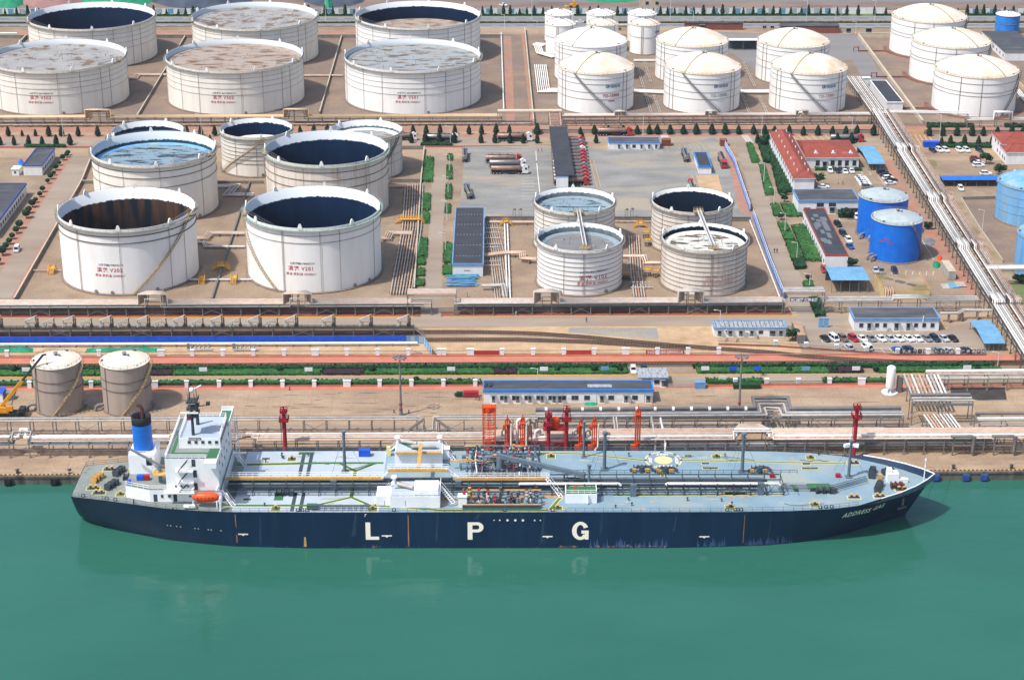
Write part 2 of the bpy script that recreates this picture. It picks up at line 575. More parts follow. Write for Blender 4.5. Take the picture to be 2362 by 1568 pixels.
for py in(40.5,47.6,56.2,62.8):
 b.sheet([(-400,ym(py)),(400,ym(py)),(400,ym(py)+0.25),(-400,ym(py)+0.25)],0.026)
b.build("highway_markings","line_white",None,None,'structure')
b=MB()
def line(p,q,w=0.15,z=0.05):
 d=(q-p)
 n=Vector((-d.y,d.x,0)).normalized()*w/2
 b.sheet([p+n,p-n,q-n,q+n],z)
for t in range(8):
 line(tJ0(120,180+t*28),tJ0(240,180+t*28))
line(tC(250,1360),tC(256,1470),0.2)
line(tJ0(255,30),tJ0(285,320),0.25)
for i in range(15):
 line(tL(545+77*i,300),tL(512+77*i+15,243),0.12)
line(tL(560,303),tL(1800,303),0.12)
for i in range(11):
 line(tL(1060+82*i,350),tL(1110+82*i,392),0.12)
line(tL(900,348),tL(1940,348),0.12)
for i in range(8):
 line(tH(1100+62*i,1060),tH(1110+62*i,1020),0.12)
for(a,c,d,e)in((840,190,890,270),(1040,165,1110,255),(890,125,910,155),(960,125,980,158),(690,545,705,570),(700,600,830,838)):
 line(tH(a,c),tH(d,e),0.12)
for(a,c,d,e)in((640,152,980,158),(690,548,860,548),(705,570,860,570),(1440,745,1545,920)):
 line(tH(a,c),tH(d,e),0.12)
for i in range(9):
 p,q=tC(1370+i*2,1222+i*7),tC(1440+i*3,1222+i*7)
 line(p,q,0.48)
 p,q=tC(2095+i*6,1220+i*8),tC(2160+i*6,1220+i*8)
 line(p,q,0.48)
b.build("parking_markings","line_white",None,None,'structure')
b=MB()
line(tJ0(735,20),tJ0(800,270),0.15)
line(tJ0(770,20),tJ0(835,270),0.15)
for i in range(10):
 line(tJ0(735+i*7,20+i*27),tJ0(770+i*7,20+i*27),0.12)
line(tJ0(1880,160),tJ0(1930,330),0.3)
line(tJ0(1650,160),tJ0(1700,290),0.3)
b.build("yellow_markings","line_yellow",None,None,'structure')
mat("joint_line","#8f7a68","#a58d77",scale=.3,grain=.2)
b=MB()
for i in range(-38,39):
 b.sheet([(i*6.0,430.2),(i*6.0+.09,430.2),(i*6.0+.09,482.7),(i*6.0,482.7)],0.0065)
for yy in(433.5,446,458.6,464.5,470.5,476.6):
 b.sheet([(-330,yy),(330,yy),(330,yy+.1),(-330,yy+.1)],0.007)
jr=random.Random(77)
for _ in range(170):
 x,y=jr.uniform(-200,270),jr.choice([jr.uniform(548,700),jr.uniform(760,915),jr.uniform(545,700)])
 a=jr.uniform(0,PI)
 p=Vector((x,y,0.0315))
 for q in range(jr.randint(3,7)):
  a+=jr.uniform(-.6,.6)
  e=p+Vector((math.cos(a),math.sin(a),0))*jr.uniform(1.5,4)
  line(p,e,.12,.0315+_*.00001)
  p=e
b.build("slab_joints","joint_line",None,None,'structure')
mat("oil_stain","#645a52","#85776b",scale=0.5,grain=0.2)
b=MB()
for px,py,rx,ry in((900,1048,4,.5),(1095,1049,3,.4),(660,1049,1,.6),(1110,1044.5,2,.3)):
 pass
rs=random.Random(5)
for i in range(70):
 p=G(rs.uniform(560,2040),rs.uniform(905,962))
 L_,W_=rs.uniform(0.8,4.0),rs.uniform(0.08,0.3)
 n=14
 b.sheet([(p.x+L_*math.cos(2*PI*j/n)*rs.uniform(.7,1.2),p.y+W_*math.sin(2*PI*j/n)*rs.uniform(.5,1.4),0.006)for j in range(n)])
b.build("oil_stains","oil_stain",None,None,'structure')
mat("tyre_wear","#8f8d88","#a09d96",scale=0.4,stretch=(0.2,2,1),grain=0.2)
b=MB()
for i in range(26):
 r0=rs.uniform(8,34)
 c0=tJ0(1050,-80)
 a0=rs.uniform(-0.9,0.3)
 w=rs.uniform(0.2,0.7)
 k=10
 pts=[(c0.x+(r0)*math.cos(a0+j*0.09),c0.y+(r0)*0.9*math.sin(a0+j*0.09))for j in range(k)]
 pts2=[(c0.x+(r0+w)*math.cos(a0+j*0.09),c0.y+(r0+w)*0.9*math.sin(a0+j*0.09))for j in range(k)]
 b.sheet([(x,y,0.033+i*0.0002)for x,y in pts+pts2[::-1]])
for i in range(8):
 c0=tJ(1950,600)
 r0=9+i*0.9
 k=12
 pts=[(c0.x+r0*math.cos(3.3+j*0.1),c0.y+0.8*r0*math.sin(3.3+j*0.1))for j in range(k)]
 pts2=[(c0.x+(r0+.25)*math.cos(3.3+j*0.1),c0.y+0.8*(r0+.25)*math.sin(3.3+j*0.1))for j in range(k)]
 b.sheet([(x,y,0.006+i*0.0003)for x,y in pts+pts2[::-1]])
b.build("tyre_marks","tyre_wear",None,None,'structure')
# railway tracks
def track(name,pts,label):
 P=[Vector((p[0],p[1],0))for p in pts]
 root=world_thing(name,label,"railway track",P[0])
 acc,out=0.0,[]
 fine=[]
 for a,c in zip(P[:-1],P[1:]):
  n=max(1,int((c-a).length/4))
  for i in range(n):
   fine.append(a.lerp(c,i/n))
 fine.append(P[-1])
 bed,sl,left,right=MB(),MB(),[],[]
 tn=[]
 for i,p in enumerate(fine):
  d=(fine[min(i+1,len(fine)-1)]-fine[max(i-1,0)]).normalized()
  tn.append(Vector((-d.y,d.x,0)))
 for i in range(len(fine)-1):
  a,c,n0,n1=fine[i],fine[i+1],tn[i],tn[i+1]
  bed.add([a+n0*1.5+Vector((0,0,.03)),a-n0*1.5+Vector((0,0,.03)),c-n1*1.5+Vector((0,0,.03)),c+n1*1.5+Vector((0,0,.03)),a+n0*1.1+Vector((0,0,.2)),a-n0*1.1+Vector((0,0,.2)),c-n1*1.1+Vector((0,0,.2)),c+n1*1.1+Vector((0,0,.2))],[(4,5,6,7),(0,4,7,3),(1,2,6,5)])
 step,run,i=0.9,0.0,0
 for i in range(len(fine)-1):
  a,c=fine[i],fine[i+1]
  L_=(c-a).length
  while run<L_:
   p=a.lerp(c,run/L_)
   d=(c-a).normalized()
   sl.obox(p.x,p.y,0.19,0.28,2.1,0.08,math.atan2(d.y,d.x))
   run+=step
  run-=L_
 bed.build("ballast","ballast",root)
 sl.build("sleepers","sleeper",root)
 for sgn in(-0.72,0.72):
  r=MB()
  for i in range(len(fine)-1):
   r.beam(fine[i]+tn[i]*sgn+Vector((0,0,.36)),fine[i+1]+tn[i+1]*sgn+Vector((0,0,.36)),0.12,0.18)
  r.build("rail","rail_steel",root)
 return root
track("railway_track",[(-330,500.8),(330,500.8)],"straight railway track between the long green hedge and the pink brick path")
t1=[tK(1440,206),tK(2000,205),tK(2362,212),tJ(300,222),tJ(700,250),tJ(1100,290),tJ(1500,325),tJ(1900,355),tJ(2362,388),tL(400,425),tL(900,458),tL(1500,480),tL(2362,487)]
track("railway_track",t1,"curving railway track that leaves the loading rack and joins the straight line at the right")
t2=[tK(1540,275),tK(2000,273),tK(2362,273),tJ(300,280),tJ(700,293),tJ(1100,318),tJ(1450,338),tJ(1620,345)]
track("railway_track",t2,"short second track beside the sand strip that merges into the curving track")
track("railway_track",[(-330,521.5),(tK(1540,275).x,tK(1540,275).y)],"track running under the rail tanker loading rack")
# storage tanks
mat("tank_white","#f0ece2","#e6e0d4",scale=0.3,stretch=(1,1,0.2),k=0.9,grain=0.03,rough=0.55,c="#e0d8ca",cs=0.08,clo=0.55,chi=0.85)
mat("tank_clean","#f3f2ee","#ebe9e4",scale=0.3,stretch=(1,1,0.2),k=0.92,grain=0.03,rough=0.5)
mat("tank_rusty","#e8e0d4","#d3bfac",scale=0.8,stretch=(1,1,0.06),lo=0.45,hi=0.75,k=0.84,c="#b0937d",cs=0.5,clo=0.62,chi=0.75,grain=0.08,rough=0.65)
mat("dome_white","#f3e9da","#ebdcc6",scale=0.15,k=0.8,c="#dfc4a0",cs=0.09,clo=0.5,chi=0.72,grain=0.03,rough=0.55)
mat("tank_grey","#b3a59a","#a5978c",scale=0.8,stretch=(1,1,0.05),k=0.85,c="#a39489",cs=0.1,grain=0.05,rough=0.7)
mat("tank_blue","#1574dc","#1066cc",scale=0.4,k=0.85,grain=0.04,rough=0.5)
mat("tank_blue_bright","#2f8be0","#2378cc",scale=0.4,k=0.85,grain=0.04)
mat("tank_pale_blue","#7fb4dc","#5e97c8",scale=0.4,stretch=(1,1,0.1),k=0.85,c="#a4b8a8",cs=0.2,clo=0.5,chi=0.7,grain=0.08)
mat("roof_grey_blue","#c3d0d4","#b2bfc3",scale=0.25,k=0.72,c="#a9b0ac",cs=0.1,grain=0.05)
mat("pipe_ring","#a09a93","#8c7f74",scale=0.5,k=0.7,grain=0.15)
mat("ring_dark","#625c58","#785f4f",scale=0.5,k=0.7,grain=0.2)
mat("ring_rust","#80604c","#5d4a40",scale=0.5,k=0.75,grain=0.2)
mat("gallery_steel","#9b9a92","#877f72",scale=0.5,k=0.78,grain=0.15)
mat("stair_yellow","#b7a380","#a38c66",scale=1,k=0.78,grain=0.15)
mat("foundation","#8d7f71","#75685d",scale=0.5,stretch=(1,1,.3),k=0.8,grain=0.15)
mat("letter_red","#b3363f","#c0535a",scale=2.0,k=0.85,grain=0.1)
mat("letter_pale_red","#c98f8c","#d9b4ae",scale=2.0,k=0.85,grain=0.1)
mat("letter_grey","#a9aaae",k=0.85,grain=0.1)
mat("letter_dark","#46505c",k=0.8,grain=0.1)
mat("letter_blue","#3d6f9c",k=0.8,grain=0.1)
mat("letter_white","#fff4e4","#fbeeda",scale=1.0,k=1.0,grain=0.04)
mat("roof_stained","#bbb8b2","#a2a2a2",scale=0.12,k=0.66,c="#86705e",cs=0.16,clo=0.53,chi=0.62,grain=0.12)
mat("roof_rusted","#bfa791","#b5aea6",scale=0.35,k=0.66,c="#82604a",cs=0.18,clo=0.5,chi=0.62,grain=0.15,stretch=(0.6,1.4,1))
mat("roof_bluegrey","#aab2b4","#ab9d8e",scale=0.4,lo=0.5,hi=0.6,k=0.66,c="#7a6858",cs=0.2,clo=0.55,chi=0.63,stretch=(0.6,1.5,1),grain=0.1)
mat("roof_puddled","#9db4c1","#86a2b2",scale=0.3,k=0.61,c="#3f4f5c",cs=0.3,clo=0.54,chi=0.57,stretch=(0.45,1.6,1),grain=0.05)
mat("roof_patchy","#ebe6da","#cfd5d0",scale=0.5,k=0.72,c="#5f5244",cs=0.36,clo=0.52,chi=0.56,stretch=(0.5,1.6,1),grain=0.05)
mat("roof_plain","#8f9394","#83807e",scale=0.3,k=0.68,c="#a8a9a6",cs=0.3,clo=0.6,chi=0.64,stretch=(0.4,1.6,1),grain=0.08)
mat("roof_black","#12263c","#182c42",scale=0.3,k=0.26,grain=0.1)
def inner_mat(name,zsplit,black,black2,clean="#dfe2e4",soft=0.7,dark=0.42):
 """inside of an open tank: bare white steel above the highest oil level, oil-stained below it, with a ragged edge"""
 m=bpy.data.materials.new(name)
 m.use_nodes=True
 nt=m.node_tree
 N,L=nt.nodes,nt.links
 bs=N["Principled BSDF"]
 bs.inputs["Roughness"].default_value=0.8
 bs.inputs["Specular IOR Level"].default_value=0.04
 geo=N.new("ShaderNodeNewGeometry")
 sx=N.new("ShaderNodeSeparateXYZ")
 L.new(geo.outputs["Position"],sx.inputs[0])
 def noise(v,det=4):
  mp=N.new("ShaderNodeMapping")
  mp.inputs["Scale"].default_value=v
  L.new(geo.outputs["Position"],mp.inputs["Vector"])
  nz=N.new("ShaderNodeTexNoise")
  nz.inputs["Scale"].default_value=1
  nz.inputs["Detail"].default_value=det
  L.new(mp.outputs[0],nz.inputs["Vector"])
  return nz.outputs[0]
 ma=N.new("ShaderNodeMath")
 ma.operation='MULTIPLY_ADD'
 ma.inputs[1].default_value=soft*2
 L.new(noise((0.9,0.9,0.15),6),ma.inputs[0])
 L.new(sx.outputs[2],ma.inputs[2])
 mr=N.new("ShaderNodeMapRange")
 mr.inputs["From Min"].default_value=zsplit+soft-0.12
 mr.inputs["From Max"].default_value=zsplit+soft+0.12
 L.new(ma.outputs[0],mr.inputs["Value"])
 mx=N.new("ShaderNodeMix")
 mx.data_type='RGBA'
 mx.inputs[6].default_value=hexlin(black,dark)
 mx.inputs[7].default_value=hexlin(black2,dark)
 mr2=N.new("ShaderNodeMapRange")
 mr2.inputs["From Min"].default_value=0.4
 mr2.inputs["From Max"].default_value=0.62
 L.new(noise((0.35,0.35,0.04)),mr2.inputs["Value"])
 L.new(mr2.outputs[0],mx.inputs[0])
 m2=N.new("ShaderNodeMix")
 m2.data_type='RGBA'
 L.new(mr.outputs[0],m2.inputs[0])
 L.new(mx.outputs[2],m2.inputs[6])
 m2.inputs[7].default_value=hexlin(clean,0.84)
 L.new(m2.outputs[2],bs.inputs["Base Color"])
 MATS[name]=m
 return name
def cyl_pt(cx,cy,r,th,z):
 return Vector((cx+r*math.sin(th),cy-r*math.cos(th),z))
def wrap_text(root,txt,cx,cy,r,th,z,size,m,bold=0.02,spacing=1.0,cond=1.0):
 vs,fs=text_geo(txt,size,bold,0,'CENTER',spacing)
 b=MB()
 b.add([cyl_pt(cx,cy,r+0.05,th+x*cond/r,z+y)for x,y,_ in vs],fs)
 return b.build("lettering",m,root)
def helix(root,cx,cy,r,h,th0,th1,m="stair_yellow",z0=0.3,width=0.9):
 b=MB()
 n=max(16,int(abs(th1-th0)*r/0.7))
 for side in(r+0.12,r+0.12+width):
  b.tube([cyl_pt(cx,cy,side,th0+(th1-th0)*i/n,z0+(h-z0)*i/n)for i in range(n+1)],0.13,4,0)
 for i in range(n+1):
  t,z=th0+(th1-th0)*i/n,z0+(h-z0)*i/n
  b.beam(cyl_pt(cx,cy,r+0.1,t,z),cyl_pt(cx,cy,r+0.2+width,t,z),0.34,0.06)
 for zz in(0.55,1.05):
  b.tube([cyl_pt(cx,cy,r+0.15+width,th0+(th1-th0)*i/n,z0+zz+(h-z0)*i/n)for i in range(n+1)],0.045,4,0)
 for i in range(0,n+1,2):
  t,z=th0+(th1-th0)*i/n,z0+(h-z0)*i/n
  b.beam(cyl_pt(cx,cy,r+.15+width,t,z),cyl_pt(cx,cy,r+.15+width,t,z+1.05),0.06)
 return b.build("spiral_stair",m,root)
def gallery(root,cx,cy,r,z,w,m="gallery_steel",seg=64,a0=0,a1=2*PI,rails=2):
 b=MB()
 b.lathe(cx,cy,[(r,z),(r+w,z),(r+w,z+0.14),(r,z+0.14)],seg,0,False,a0,a1)
 n=int(seg*1.0)
 for zz in((1.1,0.6)if rails==2 else(1.0,)):
  b.ring(cx,cy,r+w-0.05,z+zz,0.04,n,0,a0,a1)
 k=int((a1-a0)*r/2.2)
 for i in range(k+1):
  p=cyl_pt(cx,cy,r+w-0.05,a0+(a1-a0)*i/k,z)
  b.beam(p,p+Vector((0,0,1.1)),0.07)
 return b.build("gallery",m,root)
def chambers(root,cx,cy,r,z,n,off,m="tank_clean",s=1.0):
 for i in range(n):
  t=off+2*PI*i/n
  c,e=math.cos(t),math.sin(t)
  b=MB()
  prof=[(-0.75,-0.5),(0.75,-0.5),(0.7,0.25),(0.35,1.25),(0.0,1.5),(-0.35,1.25),(-0.7,0.25)]
  fr,bk=[],[]
  for u,w in prof:
   fr.append((cx+(r+0.25)*e+u*s*c,cy-(r+0.25)*c+u*s*e,z+w*s))
   bk.append((cx+(r-0.15)*e+u*s*c,cy-(r-0.15)*c+u*s*e,z+w*s))
  k=len(prof)
  b.add(fr+bk,[list(range(k)),list(range(2*k-1,k-1,-1))]+[(i,i+k,(i+1)%k+k,(i+1)%k)for i in range(k)])
  b.build("foam_box",m,root)
def risers(root,cx,cy,r,h,ths,m="pipe_ring",t=0.09):
 for th in ths:
  b=MB()
  b.tube([cyl_pt(cx,cy,r+0.22,th,0.3),cyl_pt(cx,cy,r+0.22,th,h-0.5),cyl_pt(cx,cy,r,th,h-0.3)],t,4)
  b.build("riser_pipe",m,root)
def manholes(root,cx,cy,r,ths):
 for th in ths:
  b=MB()
  p,q=cyl_pt(cx,cy,r-.1,th,1.1),cyl_pt(cx,cy,r+0.35,th,1.1)
  b.cyl(p,q,0.45,None,10)
  b.cyl(q,cyl_pt(cx,cy,r+0.45,th,1.1),0.58,None,10)
  b.build("manhole","gallery_steel",root)
def open_tank(label,cx,cy,r,h,depth,roofm,innerm,shellm="tank_white",rings=(),ringm="pipe_ring",ringt=0.12,nfoam=9,foff=0.3,found="foundation",rise=(-1.0,-0.55,-0.1,0.3,0.55,0.9),ladder=None,stair=None,text=None,girder=1.0,gm="gallery_steel",pontoon=True,man=(0.25,),lines=True,deck_ring=None,fs=1.0,riset=0.07):
 root=world_thing("storage_tank",label,"storage tank",(cx,cy,0),"open topped oil storage tanks")
 b=MB()
 b.lathe(cx,cy,[(r+0.8,0.0),(r+0.8,0.35),(r+0.05,0.5)],72,0,False)
 b.build("foundation",found,root)
 b=MB()
 b.lathe(cx,cy,[(r,0.4),(r,h)],96)
 k=int(h/2.4)
 for i in range(1,k):
  b.ring(cx,cy,r,0.4+(h-0.4)*i/k,0.018,96)
 b.build("shell",shellm,root)
 b=MB()
 b.lathe(cx,cy,[(r,h),(r-0.14,h),(r-0.14,h-depth-1.0)],96)
 b.build("inner_wall",innerm,root)
 b=MB()
 zr=h-depth
 if pontoon:
  b.lathe(cx,cy,[(r-0.35,zr-0.6),(r-0.35,zr+0.25),(r-0.5,zr+0.3),(r-2.6,zr+0.22),(r-2.7,zr)],72,1)
 else:
  b.lathe(cx,cy,[(r-0.35,zr-0.6),(r-0.35,zr),(r-2.6,zr)],72,0)
 rad=[r-2.7 if pontoon else r-2.6,(r-2.7)*0.66,(r-2.7)*0.33,0.01]
 b.lathe(cx,cy,[(q,zr)for q in rad],72,0)
 rr=random.Random(int(cx*7+cy))
 for q in range(int(r*1.6)):
  a,d=rr.uniform(0,2*PI),math.sqrt(rr.random())*(r-3.2)
  b.cyl((cx+d*math.sin(a),cy-d*math.cos(a),zr),(cx+d*math.sin(a),cy-d*math.cos(a),zr+0.7),0.07,None,4,2)
 b.build("floating_roof",[roofm,deck_ring or roofm,"ring_dark"],root)
 gallery(root,cx,cy,r,h-1.0,girder,gm,72)
 if rings:
  for z in rings:
   b=MB()
   b.ring(cx,cy,r+ringt+0.03,z,ringt,84)
   b.build("spray_ring",ringm,root)
 if nfoam:
  chambers(root,cx,cy,r,h,nfoam,foff,s=fs)
 risers(root,cx,cy,r,h-1,rise,t=riset)
 manholes(root,cx,cy,r,man)
 if ladder is not None:
  b=MB()
  p,q=cyl_pt(cx,cy,r-0.2,ladder,h+0.3),cyl_pt(cx,cy,max(1.0,r-4-depth*2.2),ladder,zr+0.4)
  q=p+(q-p)*1.0
  d=(q-p).normalized()
  sd=d.cross(Vector((0,0,1))).normalized()*0.55
  for sgn in(-1,1):
   b.beam(p+sd*sgn,q+sd*sgn,0.16)
   b.beam(p+sd*sgn+Vector((0,0,1)),q+sd*sgn+Vector((0,0,1)),0.1)
  n=int((q-p).length/1.0)
  for i in range(n+1):
   c=p.lerp(q,i/n)
   b.beam(c-sd,c+sd,0.25,0.05)
   b.beam(c+sd,c+sd+Vector((0,0,1)),0.07)
   b.beam(c-sd,c-sd+Vector((0,0,1)),0.07)
  b.build("rolling_ladder","grey_steel",root)
  b=MB()
  w=cyl_pt(cx,cy,r+0.4,ladder,h)
  b.obox(w.x,w.y,h-0.2,2.0,2.0,0.2,ladder)
  for sx,sy in((-.9,-.9),(.9,-.9),(.9,.9),(-.9,.9)):
   b.beam((w.x+sx,w.y+sy,h),(w.x+sx,w.y+sy,h+1.4),0.1)
  for zz in(0.7,1.4):
   b.beam((w.x-.9,w.y-.9,h+zz),(w.x+.9,w.y-.9,h+zz),.08)
   b.beam((w.x-.9,w.y+.9,h+zz),(w.x+.9,w.y+.9,h+zz),.08)
  b.build("gauging_platform","stair_yellow",root)
 if stair:
  helix(root,cx,cy,r,h-0.8,*stair)
 if text:
  for t in text:
   wrap_text(root,t[0],cx,cy,r,t[1],t[2],t[3],t[4],*(t[5:]))
 return root
def sign50(code,th,z=7.2,cap="50000m³",s=1.0,red="letter_red"):
 return[("滨港 "+code,th,z,1.9*s,red,0.014,1.15),("原油 燃料油 "+cap,th,z-1.8*s,1.1*s,red,0.012,1.1),("山东港口",th-2.8*s/30*(30 if False else 1)if False else th-2.7*s/30.0,z+2.2*s,0.95*s,"letter_dark",0.01),("烟台港集团龙口港",th+2.6*s/30.0,z+2.25*s,0.75*s,"letter_dark",0.01)]
RA=dict(rings=(8.8,11.6,13.9,16.0),rise=(-1.25,-0.75,-0.42,0.2,0.52,0.85,1.02),ringt=0.065,riset=0.075)
inner_mat("inner_shallow",13.0,"#3b4653","#4c5560",clean="#cfd6da",dark=.8)
inner_mat("inner_deep_fifty",16.6,"#0f2b4c","#143050")
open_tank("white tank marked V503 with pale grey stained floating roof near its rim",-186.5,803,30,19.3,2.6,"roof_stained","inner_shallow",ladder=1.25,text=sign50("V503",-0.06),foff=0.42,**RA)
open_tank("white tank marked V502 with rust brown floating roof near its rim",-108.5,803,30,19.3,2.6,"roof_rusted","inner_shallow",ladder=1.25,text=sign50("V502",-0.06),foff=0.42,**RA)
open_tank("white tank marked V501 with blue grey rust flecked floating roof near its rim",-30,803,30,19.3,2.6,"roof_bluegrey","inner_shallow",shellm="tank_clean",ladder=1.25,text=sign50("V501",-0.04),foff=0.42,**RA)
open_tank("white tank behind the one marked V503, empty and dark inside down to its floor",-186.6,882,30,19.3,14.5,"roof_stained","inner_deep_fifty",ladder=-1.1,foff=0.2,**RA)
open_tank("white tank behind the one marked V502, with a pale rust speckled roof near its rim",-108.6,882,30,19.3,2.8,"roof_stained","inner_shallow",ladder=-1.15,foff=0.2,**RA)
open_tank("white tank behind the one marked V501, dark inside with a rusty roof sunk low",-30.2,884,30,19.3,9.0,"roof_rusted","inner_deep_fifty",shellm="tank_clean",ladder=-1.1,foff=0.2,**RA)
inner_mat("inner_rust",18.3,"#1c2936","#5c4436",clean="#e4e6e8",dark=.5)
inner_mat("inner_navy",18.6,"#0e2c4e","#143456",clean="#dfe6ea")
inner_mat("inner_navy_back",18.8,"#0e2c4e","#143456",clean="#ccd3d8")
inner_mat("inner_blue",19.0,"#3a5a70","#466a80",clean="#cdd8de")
RB=dict(girder=1.0,nfoam=8)
T35=lambda code,th:sign50(code,th,8.0,"35000m³",0.92)
mat("gallery_green","#9fb2a8","#8b9c94",scale=0.5,k=0.8,grain=0.12)
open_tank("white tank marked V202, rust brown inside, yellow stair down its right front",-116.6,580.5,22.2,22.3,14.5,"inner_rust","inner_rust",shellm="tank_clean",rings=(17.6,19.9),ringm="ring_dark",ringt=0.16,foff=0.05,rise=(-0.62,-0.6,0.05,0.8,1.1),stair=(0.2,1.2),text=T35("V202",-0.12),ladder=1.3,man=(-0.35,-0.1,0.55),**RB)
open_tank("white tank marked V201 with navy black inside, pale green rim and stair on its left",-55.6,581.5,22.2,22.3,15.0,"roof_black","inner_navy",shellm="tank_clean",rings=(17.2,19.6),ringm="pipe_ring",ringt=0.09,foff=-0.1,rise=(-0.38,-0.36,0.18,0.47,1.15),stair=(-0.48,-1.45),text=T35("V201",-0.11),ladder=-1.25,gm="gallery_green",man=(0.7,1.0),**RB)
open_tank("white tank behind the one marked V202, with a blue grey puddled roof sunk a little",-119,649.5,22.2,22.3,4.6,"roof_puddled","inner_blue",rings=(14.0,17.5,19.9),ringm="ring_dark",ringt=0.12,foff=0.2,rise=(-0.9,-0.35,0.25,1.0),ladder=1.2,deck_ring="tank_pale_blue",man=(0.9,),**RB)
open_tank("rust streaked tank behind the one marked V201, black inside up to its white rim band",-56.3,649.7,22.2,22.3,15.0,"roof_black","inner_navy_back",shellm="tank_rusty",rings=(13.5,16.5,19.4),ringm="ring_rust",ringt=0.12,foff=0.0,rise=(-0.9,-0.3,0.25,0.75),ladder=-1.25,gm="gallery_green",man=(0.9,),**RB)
inner_mat("inner_small_black",14.2,"#0e2c4e","#143456",clean="#d5dadb")
inner_mat("inner_small_pale",14.2,"#56646e","#6a767e",clean="#e2e5e6",dark=.8)
inner_mat("inner_small_streak",14.4,"#12293f","#1f3040",clean="#e6e6e2",dark=.45)
mat("ring_deck","#93a3ab","#84959d",scale=.4,k=.8,grain=.08)
R10=dict(girder=0.8,nfoam=5,gm="gallery_steel",fs=0.85,ringt=.075)
ALLR=tuple(2.2+1.55*i for i in range(8))
T10=lambda code,th,red:[("滨港 "+code,th,5.6,2.0,red,0.014,1.15),("原油 燃料油 10000m³",th,4.0,1.1,red,0.012,1.1)]
inner_mat("inner_a",12.0,"#0e2c4e","#143456",clean="#d5dadb")
open_tank("small white tank half hidden behind the puddled tank, black inside, farthest left of its row",-128.7,692.8,13.8,16.5,7.0,"tank_clean","inner_small_black",rings=(8,10.5,13),foff=0.25,rise=(-0.8,0,.8),ladder=None,**R10)
open_tank("small white tank with black inside and a stair, middle of the row at the street",-87.5,698,13.9,16.0,7.0,"tank_clean","inner_small_black",rings=ALLR[2:],ringm="ring_dark",foff=0.25,rise=(-0.5,0.1,.3,.8),stair=(-1.1,0.3),**R10)
open_tank("small white tank with pale speckled roof, right of the row at the street",-44.5,693.2,13.9,16.5,3.4,"roof_bluegrey","inner_small_pale",shellm="tank_rusty",rings=(6,9,12),foff=0.25,rise=(-0.5,0.1,.3,.8),deck_ring="tank_clean",stair=(0.2,1.1,"dark_iron"),**R10)
open_tank("banded white tank behind the one marked V102, with pale puddled roof and white wall inside",32.3,607.6,13.9,15.8,3.2,"roof_puddled","inner_small_pale",rings=ALLR,ringm="ring_dark",foff=0.62,rise=(-0.9,-.2,.5),deck_ring="ring_deck",**R10)
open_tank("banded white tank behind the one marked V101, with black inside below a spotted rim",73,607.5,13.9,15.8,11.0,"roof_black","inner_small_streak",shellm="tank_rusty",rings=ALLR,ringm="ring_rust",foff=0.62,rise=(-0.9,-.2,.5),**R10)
open_tank("banded white tank marked V102 with plain grey roof inside and a white gangway across",32.3,570,14.0,15.6,3.2,"roof_plain","inner_small_pale",shellm="tank_clean",rings=ALLR,ringm="ring_dark",foff=0.62,rise=(-.42,0.03,.06),text=T10("V102",0.28,"letter_red")+[("山东港口 烟台港集团龙口港",0.3,8.0,0.8,"letter_blue",0.02)],deck_ring="ring_deck",man=(0.6,-0.5),**R10)
open_tank("rust banded white tank marked V101 with patchy white and brown roof inside",73,569.5,13.9,15.6,2.8,"roof_patchy","inner_small_streak",shellm="tank_rusty",rings=ALLR,ringm="ring_rust",foff=0.62,rise=(0.05,.09),text=T10("V101",0.27,"letter_pale_red"),deck_ring="tank_white",man=(-0.6,),**R10)
def span_bridge(px0,px1,label):
 """gangway that spans from one tank's rim to the platform on the next"""
 p,q=Vector(px0),Vector(px1)
 root=world_thing("tank_gangway",label,"gangway",p)
 b=MB()
 d=(q-p).normalized()
 sd=d.cross(Vector((0,0,1))).normalized()
 b.beam(p,q,1.0,0.12)
 b.build("walkway","grey_steel",root)
 for s in(-0.5,0.5):
  b=MB()
  b.rail([p+sd*s,q+sd*s],1.1,1.5,0.05,2)
  b.build("handrail","tank_clean",root)
 b=MB()
 b.obox(p.x,p.y,p.z-.1,3.4,2.2,0.2)
 b.rail([(p.x-1.6,p.y-1,p.z),(p.x+1.6,p.y-1,p.z)],1.1,1,.05)
 b.rail([(p.x-1.6,p.y+1,p.z),(p.x+1.6,p.y+1,p.z)],1.1,1,.05)
 b.obox(q.x,q.y,q.z-.1,3.4,2.2,0.2)
 b.rail([(q.x-1.6,q.y-1,q.z),(q.x+1.6,q.y-1,q.z)],1.1,1,.05)
 b.rail([(q.x-1.6,q.y+1,q.z),(q.x+1.6,q.y+1,q.z)],1.1,1,.05)
 b.build("platform","stair_yellow",root)
span_bridge((32.8,593.0,16.4),(33.2,557.5,16.2),"white gangway reaching over the grey roof of the tank marked V102")
span_bridge((73.5,593.0,16.4),(74.3,557.0,16.2),"white gangway reaching over the patchy roof of the tank marked V101")
